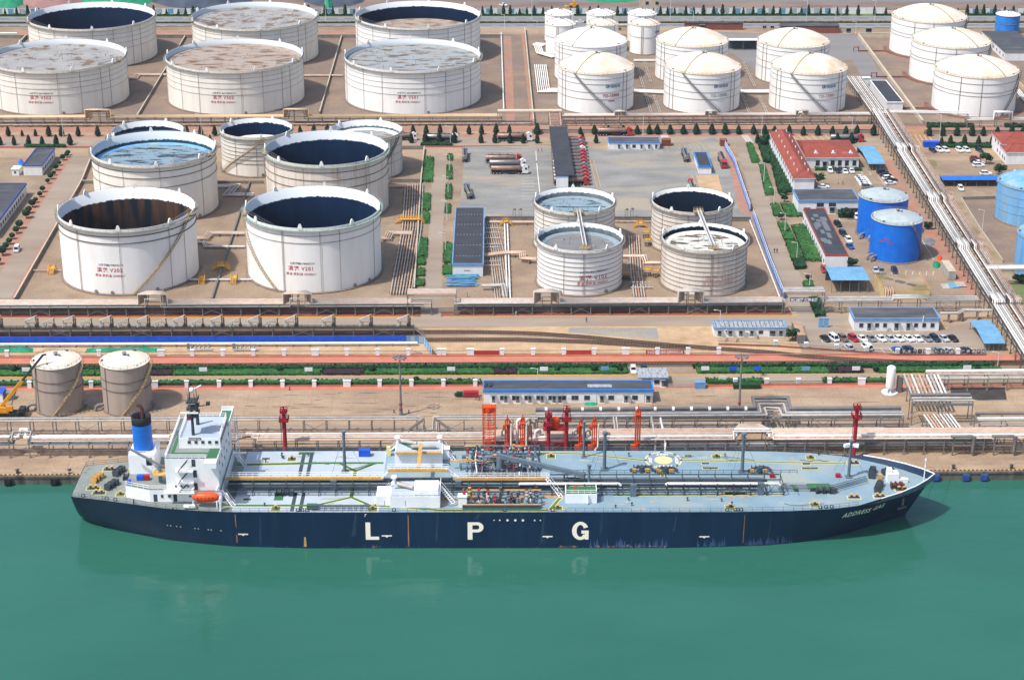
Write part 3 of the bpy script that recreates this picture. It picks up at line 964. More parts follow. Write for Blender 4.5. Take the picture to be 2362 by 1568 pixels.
def dome_tank(label,cx,cy,r,h,rise,shellm="tank_clean",domem="dome_white",rings=(),ringm="pipe_ring",stair=None,text=None,rise_pipes=(),group="domed storage tanks",eave=True,rib=(0.3,),vents=10,railm="stair_yellow",ringt=0.08,pipes=()):
 root=world_thing("domed_tank",label,"storage tank",(cx,cy,0),group)
 b=MB()
 b.lathe(cx,cy,[(r+0.5,0),(r+0.5,0.3),(r,0.4)],64,0,False)
 b.build("foundation","foundation",root)
 b=MB()
 b.lathe(cx,cy,[(r,0.3),(r,h)],80)
 b.build("shell",shellm,root)
 b=MB()
 R=(r*r+rise*rise)/(2*rise)
 prof=[]
 for i in range(9):
  q=r*(1-i/8.0)
  prof.append((max(q,0.02),h+math.sqrt(max(0,R*R-q*q))-(R-rise)))
 b.lathe(cx,cy,([(r+0.02,h-0.05),(r+0.25,h-0.05),(r+0.25,h+0.1)]if eave else[])+prof,80)
 b.build("dome_roof",domem,root)
 b=MB()
 for zz in(1.0,0.55):
  b.ring(cx,cy,r-0.05,h+zz,0.045,64)
 k=int(2*PI*r/2.0)
 for i in range(k):
  p=cyl_pt(cx,cy,r-0.05,2*PI*i/k,h)
  b.beam(p,p+Vector((0,0,1.0)),0.07)
 b.build("handrail",railm,root)
 for z in rings:
  b=MB()
  b.ring(cx,cy,r+0.1,z,ringt,72)
  b.build("spray_ring",ringm,root)
 for th in rib:
  b=MB()
  for i in range(8):
   q0,q1=r*(1-i/8.0),max(0.4,r*(1-(i+1)/8.0))
   z0,z1=(h+math.sqrt(R*R-q*q)-(R-rise)+0.12 for q in(q0,q1))
   b.beam(cyl_pt(cx,cy,q0,th,z0),cyl_pt(cx,cy,q1,th,z1),0.5,0.1)
  b.build("roof_walkway","stair_yellow",root)
 b=MB()
 b.cyl((cx,cy,h+rise-0.1),(cx,cy,h+rise+0.7),0.45,None,10)
 b.cyl((cx,cy,h+rise+0.7),(cx,cy,h+rise+0.95),0.75,0.5,10)
 b.cyl((cx+1.2,cy-.5,h+rise-0.2),(cx+1.2,cy-.5,h+rise+0.5),0.3,None,8)
 b.build("roof_vent","grey_steel",root)
 for i in range(vents):
  th=2*PI*(i+0.35)/vents
  b=MB()
  p=cyl_pt(cx,cy,r-0.7,th,h)
  b.obox(p.x,p.y,h+0.05,0.7,0.5,0.6,th)
  b.build("rim_vent","dark_iron" if i%3 else "tank_clean",root)
 risers(root,cx,cy,r,h,rise_pipes,"ring_dark" if shellm!="tank_blue" else "tank_blue")
 if stair:
  helix(root,cx,cy,r,h,stair[0],stair[1],stair[2]if len(stair)>2 else "grey_steel")
 for t in text or():
  wrap_text(root,t[0],cx,cy,r,t[1],t[2],t[3],t[4],*(t[5:]))
 for th in pipes:
  b=MB()
  b.tube([cyl_pt(cx,cy,r-.1,th,1.8),cyl_pt(cx,cy,r+1.5,th,1.8),cyl_pt(cx,cy,r+2.2,th,1.3),cyl_pt(cx,cy,r+2.3,th,0.0)],0.4,8)
  b.build("suction_pipe","grey_steel",root)
 return root
TDP=dict(rings=(6.6,9.6,13.2,15.4),stair=(0.42,-0.64),rise_pipes=(-1.1,-0.95,0.72,0.86),rib=(-0.6,2.4))
def tdtext(code,m="letter_red"):
 return[(code,0.36,7.5,1.75,m,0.035,1.1),("中国国储",0.43,11.6,1.5,"letter_blue",0.012,1.1),("◎",0.24,11.6,1.7,"letter_blue",0.03)]
T3=dome_tank("white domed tank marked TD-15003 in clear red, left of its front row",50.4,790,16.6,17.5,5.4,text=tdtext("TD-15003")+[("15000M³",0.36,5.4,0.9,"letter_red",.02)],**TDP)
dome_tank("white domed tank marked TD-15002 in faded pale letters, middle of its front row",97,790,16.6,17.5,5.4,text=tdtext("TD-15002","letter_grey"),**TDP)
dome_tank("white domed tank marked TD-15001 in worn red, right of its front row",143.4,789,16.6,17.5,5.4,text=tdtext("TD-15001","letter_pale_red"),**TDP)
TDQ=dict(rings=(6.6,9.6,13.2,15.4),rise_pipes=(-1.1,-0.95,0.72,0.86),rib=(-0.6,))
dome_tank("clean white domed tank behind the one marked TD-15003",51,840,16.6,17.2,5.2,domem="tank_clean",**TDQ)
dome_tank("cream domed tank with a brown handrail behind the one marked TD-15002",97.8,840,16.6,17.2,5.2,**TDQ)
dome_tank("cream domed tank with a rusty eave behind the one marked TD-15001",144.4,838.5,16.6,17.2,5.2,**TDQ)
SP=dict(rings=(8.5,),vents=6,rib=(0.9,),rise_pipes=(-0.3,-0.2,0.8))
dome_tank("slim white domed tank at the left of the front row of six",39,887,7.2,14.2,2.1,domem="tank_clean",group="slim domed tanks",**SP)
dome_tank("slim cream domed tank in the middle of the front row of six",59.7,888.5,7.2,13.9,2.1,group="slim domed tanks",**SP)
dome_tank("slim cream domed tank at the right of the front row of six, marked TG",80,887,7.2,14.2,2.1,group="slim domed tanks",text=[("中国国储",0.95,10.4,1.1,"letter_blue",0.03),("TG-",0.85,7.8,1.4,"letter_dark",.03)],**SP)
dome_tank("slim white domed tank at the left of the back row of six, by the highway",39.3,911,7.2,13.8,2.0,domem="tank_clean",group="slim domed tanks",**SP)
dome_tank("slim white domed tank in the middle of the back row of six, by the highway",60,911,7.2,13.8,2.0,domem="tank_clean",group="slim domed tanks",**SP)
dome_tank("slim white domed tank at the right of the back row of six, by the highway",80.6,911,7.2,13.8,2.0,domem="tank_clean",group="slim domed tanks",**SP)
RP=dict(rings=(9.2,10.8,14.5),ringm="ring_dark",rise_pipes=(-0.6,-0.1,1.1),rib=(0.5,),stair=(0.44,1.15,"dark_iron"))
dome_tank("cream domed tank farthest back of the three on red pipe rings",219,890,18,17.2,5.2,**RP)
dome_tank("cream domed tank in the middle of the three on red pipe rings",217.8,839.5,18,17.0,5.2,**RP)
dome_tank("cream domed tank in front of the other two on red pipe rings",216,785.2,18,17.2,5.4,**RP)
dome_tank("bright blue tank with a white dome in the far right corner",268.7,928.5,6.0,9.2,1.4,shellm="tank_blue_bright",domem="tank_clean",rings=(5,),vents=0,rib=(),group="blue tanks",rise_pipes=())
dome_tank("deep blue tank with a pale grey dome, the one behind with three bent pipes",141.6,617.3,8.6,14.0,2.2,shellm="tank_blue",domem="roof_grey_blue",vents=5,rib=(),group="blue tanks",railm="gallery_steel",pipes=(-0.95,-0.6,-0.3))
dome_tank("deep blue tank with a grey dome and a stair, the front one of two",141.4,593.8,8.6,13.8,2.2,shellm="tank_blue",domem="roof_grey_blue",vents=5,rib=(),group="blue tanks",railm="gallery_steel",stair=(1.35,0.35,"gallery_steel"),text=[("V122",-0.62,8.2,1.0,"letter_red",.02),("消防水罐 1000m³",-0.6,7.2,0.7,"letter_red",.02)],pipes=(-1.2,-1.0))
dome_tank("weathered pale blue domed tank cut by the right border",199.8,634,13.1,13.7,3.4,shellm="tank_pale_blue",domem="tank_pale_blue",rings=(4.5,7.5,10.5),vents=6,rib=(),group="blue tanks",ringm="tank_pale_blue")
dome_tank("pale blue tank of which only the left edge shows at the right border",191.5,577,13.1,13.7,3.4,shellm="tank_pale_blue",domem="tank_pale_blue",vents=6,rib=(),group="blue tanks",ringm="tank_pale_blue")
GP=dict(shellm="tank_grey",domem="dome_white",rings=(7.2,9.9),ringm="ring_dark",vents=3,rib=(),group="grey domed tanks on the quay",railm="gallery_steel",stair=(-0.08,1.5,"stair_yellow"),pipes=(1.35,-1.2),ringt=0.1)
dome_tank("grey tank with a white dome beside the yellow crane",-117.7,472.4,6.7,14.0,1.5,rise_pipes=(-0.75,),**GP)
dome_tank("grey tank with a white dome behind the ship's blue funnel",-98.8,472.3,6.75,14.0,1.5,rise_pipes=(-0.72,),**GP)
root=world_thing("gas_vessel","tall narrow white pressure vessel on a round concrete pad near the right pipe bridge","pressure vessel",tuple(tL(1145,745)))
c=tL(1145,745)
b=MB()
b.cyl((c.x,c.y,0.0),(c.x,c.y,0.25),2.3,None,28)
b.build("pad","white_wall",root)
b=MB()
b.lathe(c.x,c.y,[(0.05,1.2),(0.7,1.25),(1.1,1.5),(1.25,1.9),(1.25,7.6),(1.1,8.0),(0.7,8.25),(0.05,8.3)],24)
b.build("vessel","tank_clean",root)
for i in range(3):
 t=2*PI*i/3+0.5
 b=MB()
 b.beam((c.x+1.0*math.cos(t),c.y+1.0*math.sin(t),0.2),(c.x+1.0*math.cos(t),c.y+1.0*math.sin(t),1.9),0.25)
 b.build("leg","tank_clean",root)
b=MB()
b.tube([(c.x-.6,c.y-1.2,.3),(c.x-.6,c.y-1.2,1.4),(c.x+.6,c.y-1.2,1.4),(c.x+.6,c.y-1.2,.3)],0.09,5)
b.tube([(c.x-1.0,c.y-.8,.3),(c.x-.2,c.y-.7,1.0),(c.x,c.y,1.3)],0.09,5)
b.build("valve_pipe","grey_steel",root)
# pipe racks
mat("pipe_white","#eceae6","#dcd7cf",scale=0.6,k=0.85,grain=0.05,rough=0.5)
mat("pipe_cream","#d9bd93","#cbb08b",scale=0.5,k=0.85,grain=0.08,rough=0.5)
mat("pipe_silver","#c2bfba","#aba69f",scale=0.5,k=0.82,grain=0.08,rough=0.45)
mat("pipe_pink","#d9bda6","#c9a68f",scale=0.4,k=0.82,grain=0.08,rough=0.5)
mat("pipe_rust","#b48a72","#cdb7a6",scale=0.9,lo=0.42,hi=0.6,k=0.8,grain=0.12)
mat("pipe_dark","#6b6c6f","#7d7c7c",scale=0.4,k=0.8,grain=0.1)
mat("post_steel","#8f8d8a","#7d776f",scale=0.6,k=0.75,grain=0.12)
mat("ship_steel","#6c6a68","#5f5a55",scale=.5,k=.7,grain=.1)
mat("post_tan","#a39484","#8d7f72",scale=0.6,k=0.75,grain=0.12)
def frame(O,d):
 d=Vector((d[0],d[1],0)).normalized()
 n=Vector((-d.y,d.x,0))
 O=Vector((O[0],O[1],0))
 return lambda s,o,z:O+d*s+n*o+Vector((0,0,z))
def rack(label,O,end,depth,z,pipes,loops=(),step=6.0,postm="post_steel",braces=3,gaps=(),low=(),name="pipe_rack",foot=True,beams=True,group="pipe racks",skew=0.3,postw=0.24,frames=True,extra_level=None):
 O,end=Vector((O[0],O[1],0)),Vector((end[0],end[1],0))
 L_=(end-O).length
 F=frame(O,end-O)
 root=world_thing(name,label,"pipe rack",O,group)
 for i,(o,dz,r,m)in enumerate(pipes):
  P=[F(0,o,z+dz)]
  for lp in loops:
   s0,s1,h=lp[:3]
   k=i*skew
   side=lp[3]if len(lp)>3 else 0.0
   top=z+dz+h-(k*0.35 if h>0 else-k*.2)
   P+=[F(s0+k,o,z+dz)]
   P+=[F(s0+k,o+side,top),F(s1-k,o+side,top),F(s1-k,o,z+dz)]
  P.append(F(L_,o,z+dz))
  b=MB()
  b.tube(P,r,7)
  b.build("pipe",m,root)
 for o,zz,r,m,s0,s1 in low:
  b=MB()
  b.tube([F(s0,o,zz),F(s1,o,zz)],r,6)
  b.build("pipe",m,root)
 if frames:
  n=max(1,int(round(L_/step)))
  prev=None
  for i in range(n+1):
   s=L_*i/n
   if any(g0<s<g1 for g0,g1 in gaps):
    prev=None
    continue
   b=MB()
   lift=0
   for lp in loops:
    if lp[0]-0.1<s<lp[1]+0.1 and lp[2]>0:
     lift=lp[2]-0.5
   top=z-0.45+lift
   for o in(0.2,depth-0.2):
    b.beam(F(s,o,0),F(s,o,top),postw)
    if foot:
     b.beam(F(s,o,0),F(s,o,0.35),postw*2.4)
   b.beam(F(s,-0.2,top),F(s,depth+0.2,top),0.22,0.28)
   if extra_level:
    b.beam(F(s,-0.2,extra_level),F(s,depth+0.2,extra_level),0.18,0.22)
   if braces and i%braces==1 and prev is not None and lift==0:
    b.beam(F(prev,0.2,0.4),F(s,0.2,z-0.6),0.1)
    b.beam(F(prev,0.2,z-0.6),F(s,0.2,0.4),0.1)
   b.build("support_frame",postm,root)
   prev=s
 if beams:
  for o in(0.2,depth-0.2):
   b=MB()
   segs=[0]+[x for g in gaps for x in g]+[L_]
   for q in range(0,len(segs),2):
    b.beam(F(segs[q],o,z-0.78),F(segs[q+1],o,z-0.78),0.14,0.2)
   b.build("girder",postm,root)
 return root,F,L_
def pr(n,o0,o1,r,ms,dz=0.0):
 return[(o0+(o1-o0)*i/max(1,n-1),dz,r,ms[i%len(ms)])for i in range(n)]
SY=539.9
sx=lambda px:G(px,729,0).x
x0=sx(-60)
S=lambda px:sx(px)-x0
rack("long five pipe rack along the red paving before the tanks marked V202 and V201",(x0,SY),(sx(995),SY+0.3),4.6,3.9,pr(7,0.2,4.3,0.29,["pipe_silver","pipe_pink","pipe_pink","pipe_pink","pipe_silver"])+[(0.0,-0.75,.2,"pipe_silver"),(4.4,-0.75,.2,"pipe_silver")],loops=[(S(322),S(388),3.4),(S(655),S(720),3.4),(S(942),S(1050),3.6)][:2],step=6.05)
rack("pipe bridge over the gateway between the tank farms, south side",(sx(940),SY),(sx(1052),SY),4.6,7.2,pr(5,0.3,4.2,0.27,["pipe_silver","pipe_pink","pipe_pink","pipe_pink"]),step=15,braces=0)
x0=sx(1048)
rack("pipe rack along the red paving in front of the tanks marked V102 and V101",(x0,SY),(sx(1812),SY+0.6),4.4,3.9,pr(5,0.3,3.9,0.4,["pipe_silver","pipe_pink","pipe_silver"])+[(0.1,-0.8,.2,"pipe_dark")],loops=[(S(1232),S(1290),3.8),(S(1565),S(1622),3.8)],step=6.05,skew=0.5)
rack("pipe bridge carrying the blue slogan sign over the road by the blue fence",(sx(1806),SY+.3),(sx(1902),SY+.3),4.2,7.4,pr(3,0.4,3.4,0.36,["pipe_silver"]),step=13,braces=0)
x0=sx(1898)
rack("pipe rack along the rear of the white office with the blue trim",(x0,SY+.4),(sx(2262),SY+.8),4.2,4.2,pr(3,0.4,3.4,0.34,["pipe_silver"]),loops=[(S(2062),S(2140),0.8)],step=6.05)
b=MB()
p,q=sx(1822),sx(1886)
root=world_thing("gate_sign","blue slogan sign with white characters hanging under the pipe bridge","sign",(p,SY,4.6))
for i in range(8):
 b=MB()
 u=p+(q-p)*i/8.0
 b.box(u,u+(q-p)/8.6,SY-0.1,SY+0.05,4.3,5.7)
 b.build("sign_panel","sign_navy" if "sign_navy" in MATS else mat("sign_navy","#2d3f66","#35496f",scale=.5,grain=.05),root)
vs,fs=text_geo("关口前移 防患未然",1.62,0.03,0,'CENTER',0.98)
w=max(v[0]for v in vs)-min(v[0]for v in vs)
b=MB()
b.add([((p+q)/2+x*(q-p)*0.98/w,SY-0.14,4.45+y*0.78)for x,y,_ in vs],fs)
b.build("lettering","white_wall",root)
NY=G(600,292.6).y
nx=lambda px:G(px,293,0).x
x0=nx(-60)
S=lambda px:nx(px)-x0
rack("yellowish pipe rack between the street and the big tanks marked V503 to V501",(x0,NY),(nx(1158),NY+1.2),3.4,4.1,pr(6,0.1,3.1,0.25,["pipe_cream","pipe_cream","pipe_pink","pipe_cream"])+[(0.0,-0.9,.2,"pipe_dark"),(3.2,-.9,.2,"pipe_dark")],loops=[(S(199),S(257),3.2),(S(655),S(712),3.2)],step=5.8,postm="post_tan",low=[(-0.4,1.0,.3,"pipe_rust",0,235),(3.0,1.0,.3,"pipe_dark",0,235)])
rack("pipe bridge at the north street carrying white pipes towards the truck shed",(nx(1148),NY),(nx(1296),NY),3.4,6.4,pr(4,0.2,3.0,0.22,["pipe_cream","pipe_silver","pipe_white"]),step=13,braces=0,postm="post_tan")
x0=nx(1294)
rack("grey pipe rack between the street and the domed tanks marked TD",(x0,NY),(nx(2010),NY+1.5),3.8,4.4,pr(6,0.1,3.6,0.26,["pipe_silver","pipe_pink","pipe_silver","pipe_white"])+[(0.1,-1.3,.16,"pipe_rust"),(3.3,-1.3,.16,"pipe_rust")],loops=[(S(1418),S(1445),1.9),(S(1627),S(1655),1.9),(S(1837),S(1865),1.9)],step=6.2,postm="post_tan",braces=1,extra_level=1.5,low=[(1.0,1.8,.2,"pipe_rust",0,100),(2.6,1.8,.22,"pipe_silver",0,118),(0.4,.5,.25,"pipe_rust",0,118)])
x0=nx(2226)
rack("low pipe rack in front of the three tanks on red rings",(x0,NY-4),(nx(2400),NY-3.5),3.0,3.6,pr(3,0.2,2.6,0.24,["pipe_white","pipe_silver"]),loops=[(S(2288),S(2330),3.2)],step=6.4,postm="post_steel")
rack("white truss pipe bridge across the side lane near the three tanks on red rings",(nx(2050),NY-2),(nx(2228),NY-4),3.0,6.4,pr(3,0.2,2.6,0.26,["pipe_white","pipe_silver"]),step=24,braces=0)
root=world_thing("pipe_ladder_bridge","brown ladder like pipe bridge descending to the long truck shed","pipe rack",tuple(tC(420,1130)))
b=MB()
p0,p1=tC(368,985,6.0),tC(382,1130,5.6)
q0,q1=tC(462,985,6.0),tC(478,1130,5.6)
b.beam(p0,p1,.4)
b.beam(q0,q1,.4)
for i in range(12):
 b.beam(p0.lerp(p1,i/11),q0.lerp(q1,i/11),.35)
b.build("truss","pipe_rust",root)
for p in(p0,q0,p1,q1):
 b=MB()
 b.beam((p.x,p.y,0),p,.35)
 b.build("leg","post_tan",root)
pa,pb=tD(985,985,6.0),tL(2362+60,500,6.5)
rw=9.0
n_=11
msq=["pipe_white","pipe_white","pipe_silver","pipe_white","pipe_silver","pipe_white","pipe_rust","pipe_pink","pipe_rust","pipe_silver","pipe_rust"]
Lr=(pb-pa).length
lps=[]
for(x,y)in((1150,1190),(0,0),(0,0),(0,0)):
 pass
zz=[(0.20,0.226,1.6),(0.43,0.455,1.6),(0.615,0.64,1.6),(0.80,0.826,1.6)]
rack("wide elevated pipe rack running from the domed tanks down the right side to the quay",(pa.x,pa.y),(pb.x,pb.y),rw,6.2,[(o,dz,r,m)for(o,dz,r,m)in pr(5,0.4,3.4,0.27,msq)+pr(6,5.4,8.6,.22,["pipe_white","pipe_rust","pipe_dark","pipe_rust","pipe_silver","pipe_rust"])]+[(0.0,0.3,.12,"pipe_white"),(rw,0.3,.12,"pipe_rust")],loops=[(a*Lr,c*Lr,h)for a,c,h in zz],step=6.0,postm="ship_steel",braces=2,skew=0.12,extra_level=3.4,low=[(1.0,3.7,.25,"pipe_silver",0,Lr),(3.0,3.7,.2,"pipe_silver",0,Lr),(6.0,3.7,.25,"pipe_rust",0,Lr)])
pa2=tD(760,690,3.5)
rack("white pipes curving from the domed tanks to the head of the wide rack",(pa2.x,pa2.y),(pa.x+1,pa.y),7.0,3.6,pr(8,0.3,6.5,0.22,["pipe_white","pipe_silver","pipe_white"]),step=5,braces=0,postm="post_steel",skew=0.1)
p=tH(2030,1000,6.2)
rack("white pipe bridge leading from the wide rack out of the picture at the right",(p.x,p.y),(p.x+40,p.y+1),3.2,6.2,pr(3,0.3,2.8,0.4,["pipe_white","pipe_white","pipe_silver"]),step=12,braces=0)
# racks on the quay
YU,YL=452.0,439.6
ux=lambda px:G(px,1000,0).x
mat("foot_orange","#a8643a","#8b5030",scale=1,grain=.2)
x0=ux(-80)
S=lambda px:ux(px)-x0
rack("upper quay pipe rack of two grey pipes behind the ship's stern and deckhouse",(x0,YU),(ux(962),YU),4.0,4.7,[(0.6,0,.27,"pipe_silver"),(2.2,0,.27,"pipe_silver"),(3.2,-0.1,.14,"pipe_dark")],step=6.0,braces=5,postm="post_steel",beams=False,low=[(0.2,.4,.12,"pipe_rust",0,118),(1.2,.4,.12,"pipe_rust",0,118),(2.6,.4,.14,"pipe_rust",0,118),(3.4,.4,.1,"pipe_rust",0,118)])
x0=ux(1014)
rack("upper quay pipe rack of two grey pipes behind the orange lattice gangway tower",(x0,YU),(ux(1240),YU),4.0,4.7,[(0.6,0,.27,"pipe_silver"),(2.2,0,.27,"pipe_silver"),(3.2,-0.1,.14,"pipe_dark")],step=6.0,braces=4,beams=False,low=[(0.2,.4,.12,"pipe_rust",0,27),(1.2,.4,.12,"pipe_rust",0,27),(2.6,.4,.14,"pipe_rust",0,27)])
root=world_thing("pipe_dip","pipes dipping to the ground between two upper quay racks with slanted trusses","pipe rack",(ux(985),YU,0),"pipe racks")
for i,(o,w)in enumerate(((0.6,0),(2.2,1.1))):
 b=MB()
 b.tube([(ux(960),YU+o,4.7),(ux(966)+w,YU+o,4.7),(ux(970)+w,YU+o-1,1.2),(ux(1008)-w,YU+o-1,1.2),(ux(1010)-w,YU+o,4.7),(ux(1018),YU+o,4.7)],.27,7)
 b.build("pipe","pipe_silver",root)
for s,e in((944,980),(1040,1004)):
 b=MB()
 b.beam((ux(s),YU-3.0,0.2),(ux(s),YU-3.0,3.0),.22)
 b.beam((ux(s),YU-3.0,3.0),(ux(e),YU-1.0,5.4),.28)
 b.beam((ux(s),YU-2.0,3.0),(ux(e),YU,5.4),.28)
 b.beam((ux(e),YU-1.0,0.2),(ux(e),YU-1.0,5.4),.22)
 b.build("truss","post_steel",root)
b=MB()
b.beam((ux(944),YU-3,2.4),(ux(1040),YU-3,2.4),.3)
b.tube([(ux(944),YU-2.4,2.9),(ux(1040),YU-2.4,2.9)],.18,6)
b.build("girder","post_steel",root)
x0=ux(1236)
S=lambda px:ux(px)-x0
rack("upper quay pipe rack with one thick dark pipe on white saddles, centre to right",(x0,YU+.4),(ux(2082),YU+0.5),4.6,5.2,[(4.0,.5,.55,"pipe_dark"),(3.0,0,.28,"pipe_dark"),(2.2,0,.32,"pipe_silver"),(1.4,0,.26,"pipe_dark"),(0.6,0,.32,"pipe_silver"),(0.2,-1.3,.22,"pipe_dark"),(2.4,-1.4,.3,"pipe_dark")],loops=[(S(1744),S(1826),0.9,5.0)],step=6.3,braces=4,skew=0.7,low=[(0.3,.4,.3,"pipe_rust",0,95),(1.4,.4,.25,"pipe_dark",0,95),(2.6,.5,.25,"pipe_silver",0,95)])
root=world_thing("pipe_saddles","row of white saddle bands round the thick dark quay pipe","pipe bands",(ux(1240),YU+4.4,5.7))
for i in range(12):
 x=ux(1260+42*i)
 b=MB()
 b.cyl((x-.35,YU+4.43,5.7),(x+.35,YU+4.43,5.7),.66,None,10)
 b.build("band","pipe_white",root)
x0=ux(-80)
S=lambda px:G(px,1040).x-x0
rack("lower quay pipe rack with a thick looping pipe, left of the ship's funnel",(x0,YL),(G(395,1040).x,YL),4.6,4.6,[(0.3,-.9,.2,"pipe_silver"),(0.6,0,.22,"pipe_silver"),(1.4,-.9,.25,"pipe_dark"),(1.6,0,.2,"pipe_rust"),(2.6,0.1,.5,"pipe_white"),(4.0,0,.2,"pipe_white")],loops=[(S(32),S(82),1.6,3.0)],step=5.2,braces=0,skew=0.5,low=[(1.0,2.0,.2,"pipe_dark",0,52),(3.6,.5,.25,"pipe_rust",0,52)])
x0=G(395,1040).x
S=lambda px:G(px,1040).x-x0
rack("lower quay pipe rack of several white pipes behind the ship's after deck",(x0,YL),(G(1120,1040).x,YL),5.0,4.6,[(0.3,-.9,.2,"pipe_silver"),(0.6,0,.28,"pipe_pink"),(1.3,-.1,.22,"pipe_dark"),(2.0,0,.3,"pipe_silver"),(2.7,-.1,.24,"pipe_rust"),(3.4,0,.28,"pipe_pink"),(4.0,-.9,.25,"pipe_dark"),(4.6,0,.22,"pipe_white")],loops=[(S(545),S(604),0.4,2.6)],step=5.6,braces=0,skew=0.6,low=[(1.0,2.0,.2,"pipe_dark",0,82),(3.6,.5,.25,"pipe_rust",0,82),(2.0,.5,.25,"pipe_dark",0,82)])
x0=G(1120,1040).x
S=lambda px:G(px,1040).x-x0
rack("lower quay pipe rack with a wide bed of pale pipes behind the ship's fore deck",(x0,YL-.6),(G(2400,1040).x,YL-.4),6.4,4.8,[(-.1,.05,.2,"pipe_white"),(0.8,0,.34,"pipe_rust"),(1.75,0,.45,"pipe_white"),(2.8,0,.45,"pipe_silver"),(3.8,0,.42,"pipe_pink"),(4.8,0,.42,"pipe_pink"),(5.8,0,.42,"pipe_pink")],loops=[(S(1688),S(1778),1.2,2.2)],step=5.3,braces=0,skew=0.4,extra_level=2.2,low=[(1.4,2.5,.3,"pipe_dark",0,135),(3.2,2.5,.3,"pipe_dark",0,135),(0.6,2.5,.25,"pipe_dark",0,135),(2.2,2.5,.25,"pipe_silver",0,135),(4.2,2.5,.25,"pipe_dark",0,135),(3.0,.6,.3,"pipe_rust",0,135),(5.0,.6,.3,"pipe_dark",0,135)])
a,c=tL(1500,600,4.6),tL(2400,600,4.6)
rack("white topped pipe rack entering from the right border above the oil stained ground",(a.x,a.y),(c.x,a.y+.3),4.0,4.6,[(3.6,0,.5,"pipe_white"),(2.2,0,.25,"pipe_rust"),(1.2,0,.25,"pipe_silver"),(0.2,-.8,.45,"pipe_silver")],step=6,braces=0)
a,c=tL(1390,800,4.6),tL(1345,590,4.6)
rack("pipes running straight towards the quay at the right, rusty and white side by side",(tL(1705,800,4.6).x-0.5,tL(1705,800,4.6).y),(tL(1500,590,4.6).x+3,tL(1500,590,4.6).y),10.5,4.6,pr(10,0.4,10.0,0.3,["pipe_white","pipe_white","pipe_silver","pipe_white","pipe_rust","pipe_pink","pipe_rust","pipe_white","pipe_rust","pipe_silver"]),step=7,braces=0,skew=0.0)
a,c=tL(1360,830,7.0),tL(1900,830,7.0)
rack("tall grey truss bridge of thick dark pipes at the right end of the quay",(a.x,a.y),(c.x,a.y),4.2,7.2,[(3.6,.3,.5,"pipe_dark"),(2.0,0,.4,"pipe_silver"),(0.4,0,.3,"pipe_silver"),(0.2,-1.2,.25,"pipe_dark")],step=8.5,braces=1)
a,c=tL(1560,940,3.5),tL(1780,1090,3.5)
rack("bundle of rusty and white pipes coming down to the lower quay rack",(tL(1810,1090,3.2).x,tL(1810,1090,3.2).y),(tL(1700,930,3.6).x,tL(1700,930,3.6).y),8.0,3.4,pr(9,0.3,7.6,0.24,["pipe_white","pipe_white","pipe_silver","pipe_white","pipe_rust","pipe_white","pipe_rust","pipe_pink"]),step=4,braces=0,skew=0.0)
a,c=tL(1930,970,4.6),tL(2420,970,4.6)
rack("grey and white pipes leaving through the right border above the lower quay rack",(a.x,a.y-3),(c.x,a.y-3),5.0,4.6,[(0.3,-1.0,.3,"pipe_silver"),(1.4,0,.3,"pipe_silver"),(2.6,0,.3,"pipe_white"),(4.6,.5,.4,"pipe_dark")],step=6,braces=2)
for i,(px0,px1)in enumerate(((2195,2245),(2290,2340))):
 root=world_thing("pipe_portal","grey steel portal frame on the quay right of the bow, %s one"%("left","right")[i],"frame",(G(px0,1048).x,440,0),"quay portal frames")
 b=MB()
 xa,xb=G(px0,1048).x,G(px1,1048).x
 for x in(xa,xb):
  b.beam((x,438.6,0),(x,438.6,5.4),.32)
 for z in(2.9,5.4):
  b.beam((xa,438.6,z),(xb,438.6,z),.3)
 b.tube([(xa-1,438.2,5.8),(xb-1.2,438.2,5.8),(xb-.6,438.2,5.2),(xb-.6,438.2,1.0)],.4,7)
 b.build("frame","post_steel",root)
oil=ground("oily_ground",[tL(1690,700),tL(2180,700),tL(2200,810),tL(1950,815),tL(1700,770)],mat("oily_dirt","#57504b","#3f3c3b",scale=.2,grain=.2),0.01)
def yard_pipes(label,pts,n,gap,r,ms,z=0.7,side=None,cat="pipe run"):
 P=[Vector((p[0],p[1],0))for p in pts]
 root=world_thing("yard_pipes",label,cat,P[0],"low pipes between the tanks")
 for i in range(n):
  o=(i-(n-1)/2)*gap
  Q=[]
  for j,p in enumerate(P):
   d0=(P[j]-P[j-1]).normalized()if j else(P[1]-P[0]).normalized()
   d1=(P[j+1]-P[j]).normalized()if j<len(P)-1 else d0
   n0=Vector((-d0.y,d0.x,0))
   n1=Vector((-d1.y,d1.x,0))
   m=(n0+n1).normalized()
   Q.append(p+m*(o/max(.5,m.dot(n0)))+Vector((0,0,z)))
  b=MB()
  b.tube(Q,r,6)
  b.build("pipe",ms[i%len(ms)],root)
 for a,c in zip(P[:-1],P[1:]):
  k=max(1,int((c-a).length/5))
  for i in range(k):
   q=a.lerp(c,(i+.5)/k)
   d=(c-a).normalized()
   b=MB()
   b.obox(q.x,q.y,0,0.3,n*gap+.4,z-r,math.atan2(d.y,d.x))
   b.build("pipe_sleeper","post_tan",root)
 return root
W=["pipe_pink","pipe_silver","pipe_pink"]
yard_pipes("bundle of low pipes between the tank marked V201 and the green verge",[tF(1320,1240),tF(1420,640),tF(1440,250)],8,0.95,0.22,["pipe_silver","pipe_pink","pipe_rust"])
yard_pipes("pipes from the right side of the tank marked V201 to the low bundle",[tF(1145,745),tF(1200,745),tF(1220,700),tF(1420,700)],4,0.8,0.25,W,1.0)
yard_pipes("pipes from the rust streaked tank towards the low bundle",[tF(1215,270),tF(1390,270)],3,0.8,0.22,W)
